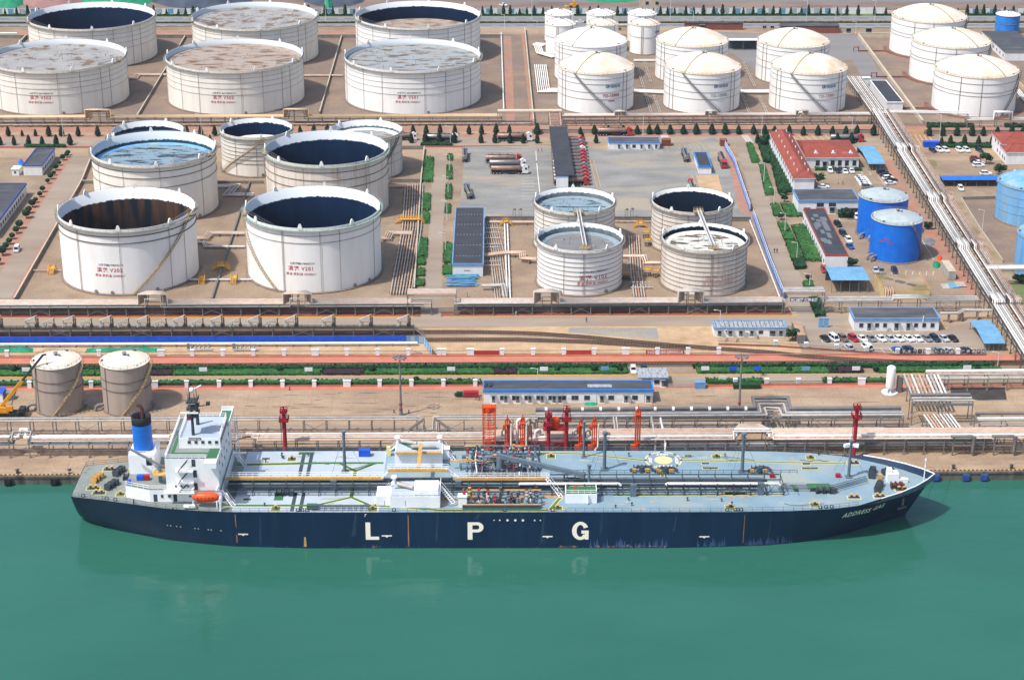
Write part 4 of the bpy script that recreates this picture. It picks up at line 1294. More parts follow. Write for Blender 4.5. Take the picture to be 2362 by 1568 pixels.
yard_pipes("pale pipes with a jog between the puddled tank and the rust streaked tank",[tE(1955,270),tE(2120,265),tE(2050,345),tE(2280,345)],5,0.7,0.2,["pipe_white","pipe_silver"])
yard_pipes("pale pipes with a jog between the tanks marked V202 and V201",[tE(1755,745),tE(1850,745),tE(1890,700),tE(2215,700)],4,0.7,0.24,W,1.0)
yard_pipes("lower loop of grey pipes between the tanks marked V202 and V201",[tE(1760,775),tE(1830,775),tE(1850,815),tE(2200,815)],3,0.6,0.22,["pipe_silver","pipe_white"])
yard_pipes("thin white pipe crossed by two yellow steps between the tanks marked V202 and V201",[tE(1700,1110),tE(2270,1110)],2,0.7,0.2,["pipe_white","pipe_silver"])
yard_pipes("thin pipe from the left wall to the tank marked V202",[tE(300,1030),tE(555,1030)],1,0.7,0.22,["pipe_rust"])
yard_pipes("pink pipes between the tanks marked V503 and V502",[tA(1150,715),tA(1215,715),tA(1240,685),tA(1510,685)],3,1.0,0.3,["pipe_pink","pipe_silver"])
yard_pipes("pink pipes between the tanks marked V502 and V501",[tB(445,690),tB(500,690),tB(800,690)],3,1.0,0.3,["pipe_pink","pipe_pink","pipe_dark"])
yard_pipes("pipes running between the tanks marked V102 and V101",[tJ0(1180,1270),tJ0(1150,1040),tJ0(1130,720)],5,0.85,0.24,["pipe_pink","pipe_silver","pipe_rust"])
yard_pipes("white pipes from the tank marked V102 to those marked V101",[tJ0(1020,900),tJ0(1220,900),tJ0(1240,960),tJ0(1370,960)],3,0.8,0.24,["pipe_pink","pipe_white"])
yard_pipes("pipe bundle at the right of the pump house with the dark roof",[tF(2240,1290),tF(2190,900),tF(2110,560)],7,0.8,0.18,["pipe_silver","pipe_rust","pipe_silver"],0.5)
yard_pipes("white pair of pipes along the edge of the yard of the tank marked V102",[tF(2290,1290),tF(2265,600)],2,1.0,0.3,["pipe_white"],.8)
for i,yy in enumerate((655,695,745,800,825,885,950,990)):
 yard_pipes("short pipe from the pump house to its bundle, %s from the back"%nth(i),[tF(2068,yy),tF(2215,yy)],1,.8,.2,["pipe_silver","pipe_pink"][i%2:],.9)
yard_pipes("pink pipes crossing from the pump house to the tank marked V102",[tF(2070,915),tF(2260,890),tJ0(130,890),tJ0(130,940),tJ0(255,950)],4,0.6,0.22,["pipe_pink"],1.6)
yard_pipes("white pipe along the foot of the blue fence beside the tank marked V101",[tJ0(2170,570),tJ0(2362,1060),tH(160,1270)],1,.8,.25,["pipe_white"],.5)
yard_pipes("fan of white pipes at the left of the tank marked TD-15003",[tC(235,410),tC(330,420),tC(300,410),][:2],6,0.9,0.25,["pipe_white"],.8)
for q,(a,c,d,e,f,g)in enumerate((((260,410),(285,490),(420,530),5,.8,"back"),((290,600),(320,830),(455,830),7,.9,"front"))):
 yard_pipes("bundle of white pipes turning in to the domed tanks, %s one"%g,[tC(*a),tC(*c),tC(*d)],e,f,.3,["pipe_white"],.9)
yard_pipes("broad white pipes between the tanks marked TD-15003 and TD-15002",[tC(1130,835),tC(1410,845)],5,0.9,.36,["pipe_white"],.9)
yard_pipes("broad white pipes between the tanks marked TD-15002 and TD-15001",[tC(2090,840),tC(2362,840)],5,0.9,.36,["pipe_white"],.9)
yard_pipes("white pipes across the yard behind the tank marked TD-15003",[tC(1130,560),tC(1330,560)],3,1.0,.3,["pipe_white","pipe_pink"],.9)
for q,(a,c)in enumerate((((1160,600),(1290,1030)),((1225,560),(1285,750)),((1310,860),(1370,1030)),((2115,570),(2220,790)),((2085,800),(2170,1030)),((2255,870),(2330,1030)))):
 yard_pipes("thin pipe line on the ground among the TD tanks, %s from the left"%nth(q),[tC(*a),tC(*c)],2,.8,.14,["pipe_silver"],.5)
yard_pipes("white pipe edging the salmon path beside the tank marked V501",[tB(2222,310),tB(2245,1000)],1,1,.35,["pipe_white"],.9)
for q,(cx,cy)in enumerate(((219,890),(217.8,839.5),(216,785.2))):
 root=world_thing("red_pipe_ring","red fire pipe looped round the foot of the %s of the three cream tanks"%("back","middle","front")[q],"fire pipe",(cx,cy,0),"red fire pipes")
 for k in range(3):
  b=MB()
  b.ring(cx,cy,19.4+k*.7,.4,.16,64,0,-1.9,1.2)
  b.build("pipe","brick_red",root)
 b=MB()
 p=Vector((cx-20,cy-8,.4))
 b.tube([(cx-20+1,cy-3,.4),(cx-34,cy-3,.4),(cx-34,cy-3,2.2),(cx-36.5,cy-3,2.2),(cx-36.5,cy-3,.3)],.3,6)
 b.build("feed_pipe","brick_red",root)
yard_pipes("white pipes along the right side of the front cream tank",[tD(2290,820),tD(2400,960)],3,.9,.3,["pipe_white"],.8)
yard_pipes("thick white pipeline along the foot of the long blue fence",[(-330,515.4),(tK(1470,322).x,515.4)],1,1,.45,["pipe_white"],.9)
def valve_station(label,x,y):
 root=world_thing("valve_station",label,"valve station",(x,y,0),"valve stations")
 b=MB()
 for i in range(5):
  b.tube([(x+i*1.3,y-.8,.3),(x+i*1.3,y-.8,1.2),(x+i*1.3,y+.8,1.2),(x+i*1.3,y+.8,.3)],.16,5)
  b.cyl((x+i*1.3,y,1.2),(x+i*1.3,y,2.0),.1,None,5)
  b.cyl((x+i*1.3,y,2.0),(x+i*1.3,y,2.1),.4,None,8)
 b.tube([(x-1,y-.8,.5),(x+6.5,y-.8,.5)],.22,6)
 b.build("manifold","pipe_silver",root)
 b=MB()
 b.box(x-1.4,x-.6,y+.6,y+1.2,0,1.8)
 b.build("control_box","grey_steel",root)
c=tI(1720,365)
valve_station("cluster of grey valves beside the white pipeline, nearer the grey tanks",c.x,c.y)
c=tI(2130,365)
valve_station("cluster of grey valves beside the white pipeline, farther right on the sand",c.x,c.y)
c=tJ0(1180,1170)
valve_station("row of white valves between the tanks marked V102 and V101",c.x-2,c.y)
c=tJ0(1080,1080)
valve_station("valves with yellow step at the foot of the tank marked V102",c.x-2,c.y)
def stepover(label,c,rz=0.0,w=2.4,h=1.7):
 root=thing("step_bridge",label,"step bridge",(c.x,c.y,0),rz,"yellow step bridges over pipes")
 b=MB()
 b.box(-.9,.9,-w/2,w/2,h-.12,h)
 for s in(-1,1):
  for i in range(5):
   yy=s*(w/2+.3*(i+.5))
   b.box(-.8,.8,yy-.12,yy+.12,h-.3*(i+1),h-.3*(i+1)+.06)
  for x in(-.85,.85):
   b.beam((x,s*w/2,h),(x,s*(w/2+1.6),0.05),.12,.2)
 b.build("steps","line_yellow",root)
 for x in(-.9,.9):
  b=MB()
  b.rail([(x,-w/2-1.5,0.1),(x,-w/2,h),(x,w/2,h),(x,w/2+1.5,.1)],1.0,1.2,.05)
  b.build("handrail","line_yellow",root)
stepover("yellow step bridge over the thin pipe, nearer the tank marked V202",tE(1822,1115))
stepover("yellow step bridge over the thin pipe, nearer the tank marked V201",tE(2105,1115))
stepover("yellow step bridge over the pipe left of the tank marked V202",tE(470,1030))
stepover("yellow step bridge crossing the pipe trench between the tanks marked V202 and V201",tE(1990,1010),PI/2,3.0)
stepover("yellow step bridge over the wide low pipe bundle by the green verge",tF(1400,590),PI/2,7.5)
stepover("yellow step bridge over the pipe near the tanks marked V102 and V101",tJ0(1190,625),PI/2,1.6)
stepover("yellow step bridge at the upper left corner of the yard of the tank marked V102",tF(2265,610),PI/2,1.6)
LY=522.8
x0,x1=-330,tK(1440,200).x
root=world_thing("loading_platform","long dark steel loading platform over the railway behind the blue fence","loading platform",(x0,LY,0))
b=MB()
b.box(x0,x1,LY+.2,LY+2.2,2.6,2.72)
b.build("deck","dark_iron",root)
n=int((x1-x0)/6.15)
for i in range(n+1):
 x=x1-i*6.15
 if x<-150:
  break
 b=MB()
 b.beam((x,LY+.2,0),(x,LY+.2,2.6),.26)
 b.beam((x,LY+2.2,0),(x,LY+2.2,2.6),.2)
 if i%4==2:
  b.beam((x,LY+.2,.3),(x+6.15,LY+.2,2.5),.1)
  b.beam((x,LY+.2,2.5),(x+6.15,LY+.2,.3),.1)
 b.build("post","post_steel",root)
b=MB()
b.rail([(x0,LY+.25,2.7),(x1,LY+.25,2.7)],1.1,2,.05)
b.build("handrail","dark_iron",root)
for yy,zz,r,m in((LY+.6,1.9,.2,"pipe_cream"),(LY+1.4,1.3,.22,"pipe_dark"),(LY+3.4,.8,.2,"pipe_rust")):
 b=MB()
 b.tube([(x0,yy,zz),(x1,yy,zz)],r,6)
 b.build("pipe",m,root)
b=MB()
p,q=Vector((x1,LY+1,2.6)),tK(1530,240)
b.beam(p,q,1.0,.12)
b.rail([p,q],1.0,1.2,.05)
b.build("stair","post_tan",root)
def make_arm(big):
 root=thing("tanker_loader","rail loading arm","loading arm",(0,0,0),0,"loading arms of the railway rack")
 h=3.7 if big else 2.9
 b=MB()
 b.cyl((0,0,0),(0,0,h),.16,None,8)
 b.box(-.5,.5,-.4,.4,0,.5)
 b.box(-.35,.35,-.35,.35,.5,1.1)
 if big:
  for i in range(6):
   b.cyl((.55,0,.3+i*.5),(.55,0,.55+i*.5),.3,None,8)
 b.build("column","dark_iron",root)
 for dy in((-.25,.25)if big else(0,)):
  b=MB()
  b.tube([(0,dy,h),(-1.6,dy,h-.7),(-3.4,dy,h-1.5)],.14,6)
  b.tube([(0,dy,h-.7),(-1.4,dy,h-1.2),(-3.0,dy,h-1.9)],.1,6)
  b.tube([(-3.2,dy,h-1.4),(-3.0,dy,h-2.4),(-2.0,dy,h-2.9)],.12,6)
  b.build("swing_pipe","pipe_silver",root)
 b=MB()
 b.tube([(0.2,0,h),(0.3,0,h+.3)],.2,6)
 b.tube([(-.6,.2,0),(-.6,.2,1.4),(-2.4,.2,1.4),(-2.4,.2,0)],.1,5)
 b.build("counterweight","pipe_rust",root)
 b=MB()
 b.box(-3.5,-2.9,-.5,-.44,.1,.9)
 b.build("number_plate","white_wall",root)
 return root
armA,armB=make_arm(True),make_arm(False)
xs=[(tI(x,160,2.7).x,k)for x,k in((10,1),(330,1),(490,0),(665,1),(825,0),(1000,1),(1160,0),(1330,1),(1495,0),(1660,1),(1825,0),(1995,1),(2160,0),(2330,1))]+[(tK(x,160,2.7).x,k)for x,k in((210,0),(375,1),(710,1),(1045,1),(1385,1))]
used={}
for i,(x,k)in enumerate(xs):
 src=armA if k else armB
 lab="%s loading arm on the railway loading platform, %s from the left"%("double jointed" if k else "slim single",nth(i))
 if k in used:
  copy_thing(src,(x,LY+1.6,2.72),0,lab)
 else:
  used[k]=1
  src.location=(x,LY+1.6,2.72)
  src["label"]=lab
 c=19-i
 vs,fs=text_geo(str(c),0.8,0.03)
# buildings
mat("roof_bitumen","#5b5d63","#4c4e54",scale=0.25,k=0.68,c="#6d6d70",cs=0.15,grain=0.12,stretch=(0.6,1.4,1))
mat("roof_dark","#4a4d55","#3e4149",scale=0.25,k=0.68,grain=0.12)
mat("roof_tile_red","#a85647","#96493c",scale=0.6,k=0.70,c="#bf7866",cs=0.15,clo=0.6,chi=0.7,grain=0.12,gscale=4)
mat("roof_panel_grey","#b9bfc6","#8c9299",scale=1.0,k=0.68,stretch=(2,0.5,1),lo=0.48,hi=0.6,grain=0.1)
mat("glass_dark","#37414a","#2b333b",scale=1.0,k=0.7,rough=0.2,grain=0.0,spec=0.5)
mat("frame_grey","#8d949a",k=0.8,grain=0.05)
mat("door_grey","#7f8d90","#6f7b7f",scale=1,k=0.8,grain=0.05)
mat("fascia_blue","#3d87d2","#3279c4",scale=0.4,k=0.85,grain=0.05)
mat("fascia_pale_blue","#6f9dc8","#618fbb",scale=0.4,k=0.85,grain=0.05)
mat("fascia_navy","#3a559c","#30498c",scale=0.4,k=0.85,grain=0.05)
mat("fascia_red","#b8504a","#a8453f",scale=0.4,k=0.85,grain=0.05)
mat("brick_brown","#8f574a","#7d4b40",scale=0.3,k=0.8,grain=0.12)
mat("yellow_wall","#d9c492","#c9b27e",scale=0.3,k=0.82,grain=0.06)
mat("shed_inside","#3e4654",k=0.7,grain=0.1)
mat("ac_white","#dcdcd8",k=0.84,grain=0.04)
def opening(root,x0,x1,z0,z1,kind,y=0.0,side=None,inv=False):
 """window or door set into the front (side None) or into the x = y plane of a side wall"""
 def bx(b,a0,a1,d0,d1,c0,c1):
  if side is None:
   b.box(a0,a1,y-d1,y-d0,c0,c1)
  elif side=='L':
   b.box(y-d1,y-d0,a0,a1,c0,c1)
  else:
   b.box(y+d0,y+d1,a0,a1,c0,c1)
 w=0.09
 if kind=='w':
  b=MB()
  bx(b,x0,x1,0.0,.07,z1-w,z1)
  bx(b,x0,x1,0.0,.1,z0-.03,z0+w)
  bx(b,x0,x0+w,0.003,.067,z0+w,z1-w)
  bx(b,x1-w,x1,0.003,.067,z0+w,z1-w)
  k=max(1,int((x1-x0)/0.95))
  for i in range(1,k):
   c=x0+(x1-x0)*i/k
   bx(b,c-.035,c+.035,.003,.06,z0+w,z1-w)
  f=b.build("window","frame_grey",root)
  b=MB()
  bx(b,x0+.02,x1-.02,.004,.03,z0+.02,z1-.02)
  b.build("pane","glass_dark",f)
 else:
  b=MB()
  bx(b,x0,x1,0.0,.08,0.0,z1)
  f=b.build("door","door_grey",root)
  b=MB()
  bx(b,x0+.15,x1-.15,.083,.1,1.1,z1-.15)
  b.build("pane","glass_dark",f)
  b=MB()
  bx(b,x0-.4,x1+.4,0.0,.9,z1+.25,z1+.35)
  b.build("canopy","frame_grey",root)
  b=MB()
  bx(b,x0-.5,x1+.5,0.0,1.0,0.0,.15)
  b.build("door_step","wall_cream",root)
def house(label,fl,fr,back,h,fascia="fascia_blue",roofm="roof_bitumen",wall="white_wall",fh=0.7,front=(),left=(),right=(),over=0.25,parapet=0.0,cat="building",name="office_building",open_front=False,group=None):
 """flat roofed block: fl and fr are the foot of its front wall, back is where its roof's rear edge shows"""
 w=(fr-fl).length
 d=max(2.0,(back-fl).y)
 root=thing(name,label,cat,(fl.x,fl.y,0),math.atan2((fr-fl).y,(fr-fl).x),group)
 b=MB()
 b.box(0,w,0,d,0,h-fh if fascia else h-.12)
 b.build("wall",wall,root)
 if fascia:
  b=MB()
  o=over
  b.box(-o,w+o,-o,0.15,h-fh,h)
  b.box(-o,w+o,d-.15,d+o,h-fh,h)
  b.box(-o,.15,.15,d-.15,h-fh,h)
  b.box(w-.15,w+o,.15,d-.15,h-fh,h)
  b.build("fascia",fascia,root)
  b=MB()
  b.box(.15,w-.15,.15,d-.15,h-fh+.003,h-.22)
  b.build("roof",roofm,root)
 else:
  b=MB()
  b.box(-over,w+over,-over,d+over,h-.12,h+.05)
  b.build("roof",roofm,root)
 for x0,x1,z0,z1,k in front:
  opening(root,x0,x1,z0,z1,k)
 for x0,x1,z0,z1,k in left:
  opening(root,x0,x1,z0,z1,k,0.0,'L')
 for x0,x1,z0,z1,k in right:
  opening(root,x0,x1,z0,z1,k,w,'R')
 return root,w,d
def board(root,x0,x1,z0,z1,m="sign_navy",y=0.0):
 b=MB()
 b.box(x0,x1,y-.06,y,z0,z1)
 b.build("notice",m,root)
def aircon(root,x,z,y=0.0):
 b=MB()
 b.box(x,x+.85,y-.4,y-.03,z,z+.65)
 u=b.build("air_conditioner","ac_white",root)
 b=MB()
 b.cyl((x+.35,y-.4,z+.32),(x+.35,y-.43,z+.32),.24,None,12)
 b.build("fan_grille","dark_iron",u)
fl,fr=G(1115.9,929.5),G(1505.5,929)
wq=(fr-fl).length
fx=lambda x:(x+218)/1518.0*wq
ops=[]
for a,c,k in((35,66,'w'),(70,100,'d'),(145,178,'w'),(181,210,'d'),(252,288,'w'),(291,318,'d'),(360,394,'w'),(398,427,'d'),(450,481,'d'),(484,522,'w'),(568,632,'w'),(682,735,'w'),(825,858,'d'),(898,952,'w'),(1042,1075,'d'),(1112,1165,'w'),(1240,1275,'d')):
 ops.append((fx(a),fx(c),.95,2.35,k)if k=='w' else(fx(a),fx(c),0,2.3,k))
for a,c,k in((2137,2165,'d'),(2210,2243,'w'),(2247,2275,'d'),(2318,2360,'w')):
 u0,u1=(a-2065)/1.0,(c-2065)/1.0
 s=wq/1518.0
 ops.append((u0*s,u1*s,.95,2.35,k)if k=='w' else(u0*s,u1*s,0,2.3,k))
root,w,d=house("long white quay office with a bright blue roof edge and a row of doors",fl,fr,G(1113.3,876.5,4.3),4.2,"fascia_blue",front=ops,fh=.85,right=[(2,3.4,1,2.2,'w')])
board(root,fx(972),fx(1022),1.0,1.9,"white_wall")
board(root,fx(535),fx(558),1.3,1.9,"ac_white")
board(root,fx(1082),fx(1105),1.4,1.9,"ac_white")
board(root,fx(107),fx(133),1.3,1.8,"ac_white")
aircon(root,fx(1100),.3)
for a in(345,792,1220):
 b=MB()
 b.cyl((fx(a),-.08,0),(fx(a),-.08,3.4),.06,None,5)
 b.build("drain_pipe","ac_white",root)
b=MB()
for i,(a,c)in enumerate(((2068,2095),(2110,2140))):
 b.box((a-2065)*wq/1518,(c-2065)*wq/1518,d*.35,d*.75,4.0,4.35)
b.build("solar_panel","glass_dark",root)
b=MB()
b.box(fx(715),fx(935),d*.3,d*.62,3.98,4.05)
b.build("roof_patch","roof_panel_grey",root)
root,w,d=house("small white gate lodge with a wide striped metal roof beside the folding gate",tJ(1298,694),tJ(1390,694),tJ(1300,630,0),2.9,None,"roof_panel_grey",front=[(.4,2.0,.9,2.2,'w'),(2.6,3.2,0,2.1,'d')],name="gate_lodge")
b=MB()
b.box(-4.2,w+1.6,-.3,d+1.6,2.92,3.05)
b.build("roof","roof_panel_grey",root)
b=MB()
b.box(-4.2,w+1.6,-.42,-.3,2.72,3.1)
b.build("fascia","fascia_pale_blue",root)
for x in(-4.0,):
 b=MB()
 b.box(x,x+.15,0,.15,0,2.92)
 b.build("post","white_wall",root)
fl,fr=tJ(1850,243),G(1813,776)
w=(fr-fl).length
ops=[(w*a,w*c,0,2.0,'d')if k=='d' else(w*a,w*c,.9,2.0,'w')for a,c,k in((.05,.10,'d'),(.2,.25,'d'),(.345,.395,'d'),(.5,.545,'d'),(.615,.68,'w'),(.77,.85,'d'),(.90,.95,'d'))]
root,w,d=house("white office with a striped grey metal roof standing by the railway curve",fl,fr,tJ(1825,92,3.1),3.0,"fascia_pale_blue","roof_panel_grey",front=ops,fh=.35)
b=MB()
for i in range(16):
 b.box(w*(i+.5)/16,w*(i+.5)/16+.1,.2,d-.2,2.75,2.9)
b.build("roof_seams","dark_iron",root)
aircon(root,w*.15,1.7)
aircon(root,w*.44,.9)
fl,fr=tL(822,192),tL(1585,192)
w=(fr-fl).length
f2=lambda x:(x-822)/763.0*w
ops=[(f2(868),f2(906),1.2,2.6,'w'),(f2(942),f2(974),0,2.6,'d'),(f2(1010),f2(1048),1.2,2.6,'w'),(f2(1083),f2(1118),1.2,2.6,'w'),(f2(1185),f2(1222),0,2.6,'d'),(f2(1293),f2(1325),0,2.6,'d'),(f2(1360),f2(1397),1.2,2.6,'w'),(f2(1434),f2(1470),1.2,2.6,'w'),(f2(1508),f2(1545),1.2,2.6,'w')]
root,w,d=house("white office with a pale blue roof edge behind the two rows of parked cars",fl,fr,tH(780,1345,4.3),4.3,"fascia_pale_blue",front=ops,fh=.85)
board(root,f2(1237),f2(1282),1.2,2.1,"white_wall")
b=MB()
b.tube([(f2(1438),-.2,3.0),(f2(1438),-.3,5.0)],.18,8)
b.build("flue_pipe","pipe_white",root)
root,w,d=house("pump house with a long dark roof rimmed in light blue beside the green verge",tF(1785,1068),tF(2058,1068),tF(1800,445,4.7),4.6,"fascia_pale_blue","roof_dark",fh=.75,name="pump_house")
board(root,w*.38,w*.57,2.0,2.25,"fascia_red")
for k in range(5):
 b=MB()
 for i in range(8):
  b.cyl((w*(i+1)/9,d*(k+.7)/5.4,4.3),(w*(i+1)/9,d*(k+.7)/5.4,4.55),.12,None,5)
 b.build("roof_bolts","ac_white",root)
fl,fr=tC(905,1344),tC(1362,1344)
w=(fr-fl).length
ops=[(w*a,w*c,0,2.0,'d')if k=='d' else(w*a,w*c,.7,2.0,'w')for a,c,k in((.18,.22,'d'),(.335,.375,'d'),(.46,.53,'w'),(.62,.66,'d'),(.77,.81,'d'),(.91,.95,'d'))]
house("long white hut with a blue roof edge at the north side of the truck yard",fl,fr,tC(892,1235,3.2),3.2,"fascia_blue",front=ops,fh=.45)
house("little white weigh house with a dark roof between two truck lanes",tJ0(1715,146),tJ0(1826,146),tC(1690,1368,3.1),3.1,"fascia_blue","roof_dark",fh=.6,left=[(1,2.2,1,2,'w'),(4,5.2,1,2,'w')],name="weigh_house")
fl,fr=tH(322,505),tH(870,515)
w=(fr-fl).length
root,w,d=house("wide white block with pale blue roof edge behind the deep blue tanks",fl,Vector((fr.x,fl.y,0)),tH(330,285,5.2),5.2,"fascia_pale_blue",front=[(w*.09,w*.2,.2,2.4,'w'),(w*.3,w*.42,2.6,4.2,'w'),(w*.5,w*.62,2.6,4.2,'w'),(w*.3,w*.42,0,2.2,'d'),(w*.52,w*.6,0,2.4,'d'),(w*.7,w*.8,.2,2.2,'w'),(w*.91,w*.99,.2,2.2,'w')],fh=.7)
fl,fr=tH(562,988),tH(766,988)
b0=tH(390,460,4.7)
dd=(b0-fl).y
root,w,d=house("long narrow white block with a red roof edge and dark patched roof",fl,fr,b0,4.7,"fascia_red","roof_dark",over=.05,left=[(dd*(i+.4)/12,dd*(i+.75)/12,1.0,2.4,'w')for i in range(12)],fh=.65)
b=MB()
rr=random.Random(3)
for i in range(16):
 y=d*rr.uniform(.03,.85)
 x=w*rr.uniform(.1,.6)
 b.box(x,x+w*rr.uniform(.1,.3),y,y+d*rr.uniform(.04,.12),4.48,4.52+i*.004)
b.build("roof_patches",mat("patch_grey","#82888f","#70767d",scale=1,grain=.1),root)
def pitched(label,fl,w,d,h,rise,rz=0.0,front=(),left=(),right=(),wall="white_wall",roofm="roof_tile_red",ridge='y',hip0=4.0,hip1=4.0,vents=0,name="red_roofed_building",over=.5,dormers=0):
 root=thing(name,label,"building",(fl.x,fl.y,0),rz,None)
 b=MB()
 b.box(0,w,0,d,0,h-.2)
 b.build("wall",wall,root)
 b=MB()
 b.box(-over,w+over,-over,d+over,h-.2,h)
 b.build("eave","white_wall",root)
 b=MB()
 o=over
 e=[(-o,-o,h),(w+o,-o,h),(w+o,d+o,h),(-o,d+o,h)]
 if ridge=='y':
  r0,r1=(w/2,hip0-o,h+rise),(w/2,d-hip1+o,h+rise)
  b.add(e+[r0,r1],[(0,1,4),(1,2,5,4),(2,3,5),(3,0,4,5)])
 else:
  r0,r1=(hip0-o,d/2,h+rise),(w-hip1+o,d/2,h+rise)
  b.add(e+[r0,r1],[(0,1,5,4),(1,2,5),(2,3,4,5),(3,0,4)])
 for a,c in zip(([e[0],e[1]]if ridge=='y' else[e[0],e[3]]),(r0,r0)):
  b.tube([a,c],.14,4)
 b.tube([r0,r1],.16,4)
 b.build("roof",roofm,root)
 for x0,x1,z0,z1,k in front:
  opening(root,x0,x1,z0,z1,k)
 for x0,x1,z0,z1,k in left:
  opening(root,x0,x1,z0,z1,k,0.0,'L')
 for x0,x1,z0,z1,k in right:
  opening(root,x0,x1,z0,z1,k,w,'R')
 for i in range(vents):
  for s in(-1,1):
   b=MB()
   y=d*(i+.6)/vents
   x=w/2+s*w*.27
   z=h+rise*.46
   b.prism([(x-.12,y-.4),(x+.12,y-.4),(x+.12,y+.4),(x-.12,y+.4)],z-.2,z+1.0)
   b.build("roof_vent","white_wall",root)
 for i in range(dormers):
  b=MB()
  x=w*(i+.6)/dormers
  y0,z=d*.12,h+rise*.24
  b.add([(x-1.0,y0,z),(x+1.0,y0,z),(x,y0,z+1.1),(x,y0+2.0,z+1.0)],[(0,1,2),(1,3,2),(0,2,3)])
  b.build("dormer","white_wall",root)
 return root
fl,fr=tH(278,335),tH(462,335)
bk=tD(78,1195,6.6)
w,dd=(fr-fl).length,(bk-fl).y
pitched("long two storey white building under a red hipped roof, beside the hedge",fl,w,dd,6.6,2.6,0,left=[(dd*(i+.35)/13,dd*(i+.7)/13,z,z+1.5,'w')for i in range(13)for z in(1.0,4.2)],hip0=w/2,hip1=w/2,vents=8)
fl,fr=tH(395,95),tH(868,98)
bk=tD(470,1285,4.2)
w,dd=(fr-fl).length,(bk-fl).y+3
fw=lambda x:(x-395)/473.0*w
pitched("one storey white wing with red roof joined to the long building, facing parked cars",Vector((fl.x,fl.y,0)),w,dd,4.4,2.6,0,front=[(fw(a),fw(c),1.0,3.2,'w')for a,c in((478,516),(612,650),(678,714),(742,778),(810,846))]+[(fw(542),fw(578),0,2.6,'d')],ridge='x',hip0=.5,hip1=dd/2,dormers=3)
fl=tD(2135,1475)
pitched("two storey white building with red roof at the right border, behind a clipped tree",tD(2150,1430),30,16,6.2,2.6,0,ridge='x',hip0=7,hip1=7,left=[(2,3.2,1,2.4,'w'),(6,7.2,1,2.4,'w'),(2,3.2,4,5.4,'w'),(6,7.2,4,5.4,'w'),(10,11.2,4,5.4,'w')],name="red_roofed_building")
pitched("low white annex with red roof at the right border, cut by the frame",tH(2190,60),20,9,5.0,2.2,0,ridge='x',hip0=4,hip1=4,left=[(2,3.2,1,2.4,'w'),(5,6.2,1,2.4,'w')])
fl,fr=tD(1118,1003),tD(1258,985)
root,w,d=house("low shed with a smooth dark roof and white parapet beside the domed tanks",tD(1118,1000),Vector((tD(1262,1000).x,tD(1118,1000).y,0)),tD(925,722,4.2),4.2,"white_wall","roof_dark",fh=.5)
house("small white hut behind the dark roofed shed near the tank marked TD-15001",tD(882,752),tD(968,752),tD(875,700,2.6),2.6,None,"white_wall",left=[(.5,1.2,.8,1.8,'w')],name="hut")
house("white block with dark roof and blue edge at the left, near a blue tarpaulin",tE(215,160),tE(382,160),tA(265,1330,4.2),4.2,"fascia_navy","roof_bitumen",fh=.4,right=[(2+i*3,3.4+i*3,1.2,2.4,'w')for i in range(6)],parapet=.3)
p=tE(243,330)
q0=tE(10,700)
house("long white block with dark roof and navy edge at the left border",Vector((q0.x-18,q0.y-4,0)),Vector((p.x,q0.y-4,0)),p,4.4,"fascia_navy","roof_bitumen",fh=.6,right=[(3+i*3.4,4.6+i*3.4,1.0,2.4,'w')for i in range(int((p.y-q0.y)/3.4))])
house("small white cabin beside the block with the blue tarpaulin",tE(110,162),tE(172,162),tE(125,75,2.6),2.6,None,"white_wall",front=[(.8,1.6,.9,1.8,'w')],name="cabin")
house("blue roofed site hut beside the yellow crane at the left border",tI(-90,830),tI(28,830),tI(-60,700,2.8),2.8,None,"blue_sheet",name="hut")
house("long low brown brick building with a grey roof along the highway",tC(1585,272),tC(2110,272),tC(1590,200,3.8),3.8,"roof_bitumen","roof_bitumen","brick_brown",fh=.3,front=[(8,10,0,2.6,'d'),(40,42,.8,2.2,'w'),(44,46,.8,2.2,'w')])
house("low brown brick building with a greenish roof left of the cream wall",tD(170,300),tD(688,302),tD(168,206,3.8),3.9,"roof_bitumen","roof_bitumen","brick_brown",fh=.3,front=[(33,35.5,0,2.6,'d'),(43,46,0,2.6,'d')])
house("cream hut with two windows between the slim tanks and the highway",tC(985,285),tC(1100,285),tC(1000,225,3),3.2,None,"wall_cream","wall_cream",front=[(.6,1.7,.8,2.0,'w')],name="hut")
house("cream two storey house with a bright blue roof beyond the highway",tC(1180,86),tC(1356,86),tC(1180,0,6),6.2,None,"blue_bright","wall_cream",front=[(3.2,5,2.4,4.2,'w'),(8.5,10.3,2.4,4.2,'w')])
house("long white building with grey roof and small windows in the far right corner",tD(2176,358+190),tD(2500,548),tD(2180,285,4),4.2,None,"roof_bitumen",left=[(2+i*6,3.4+i*6,1.4,2.6,'w')for i in range(8)])
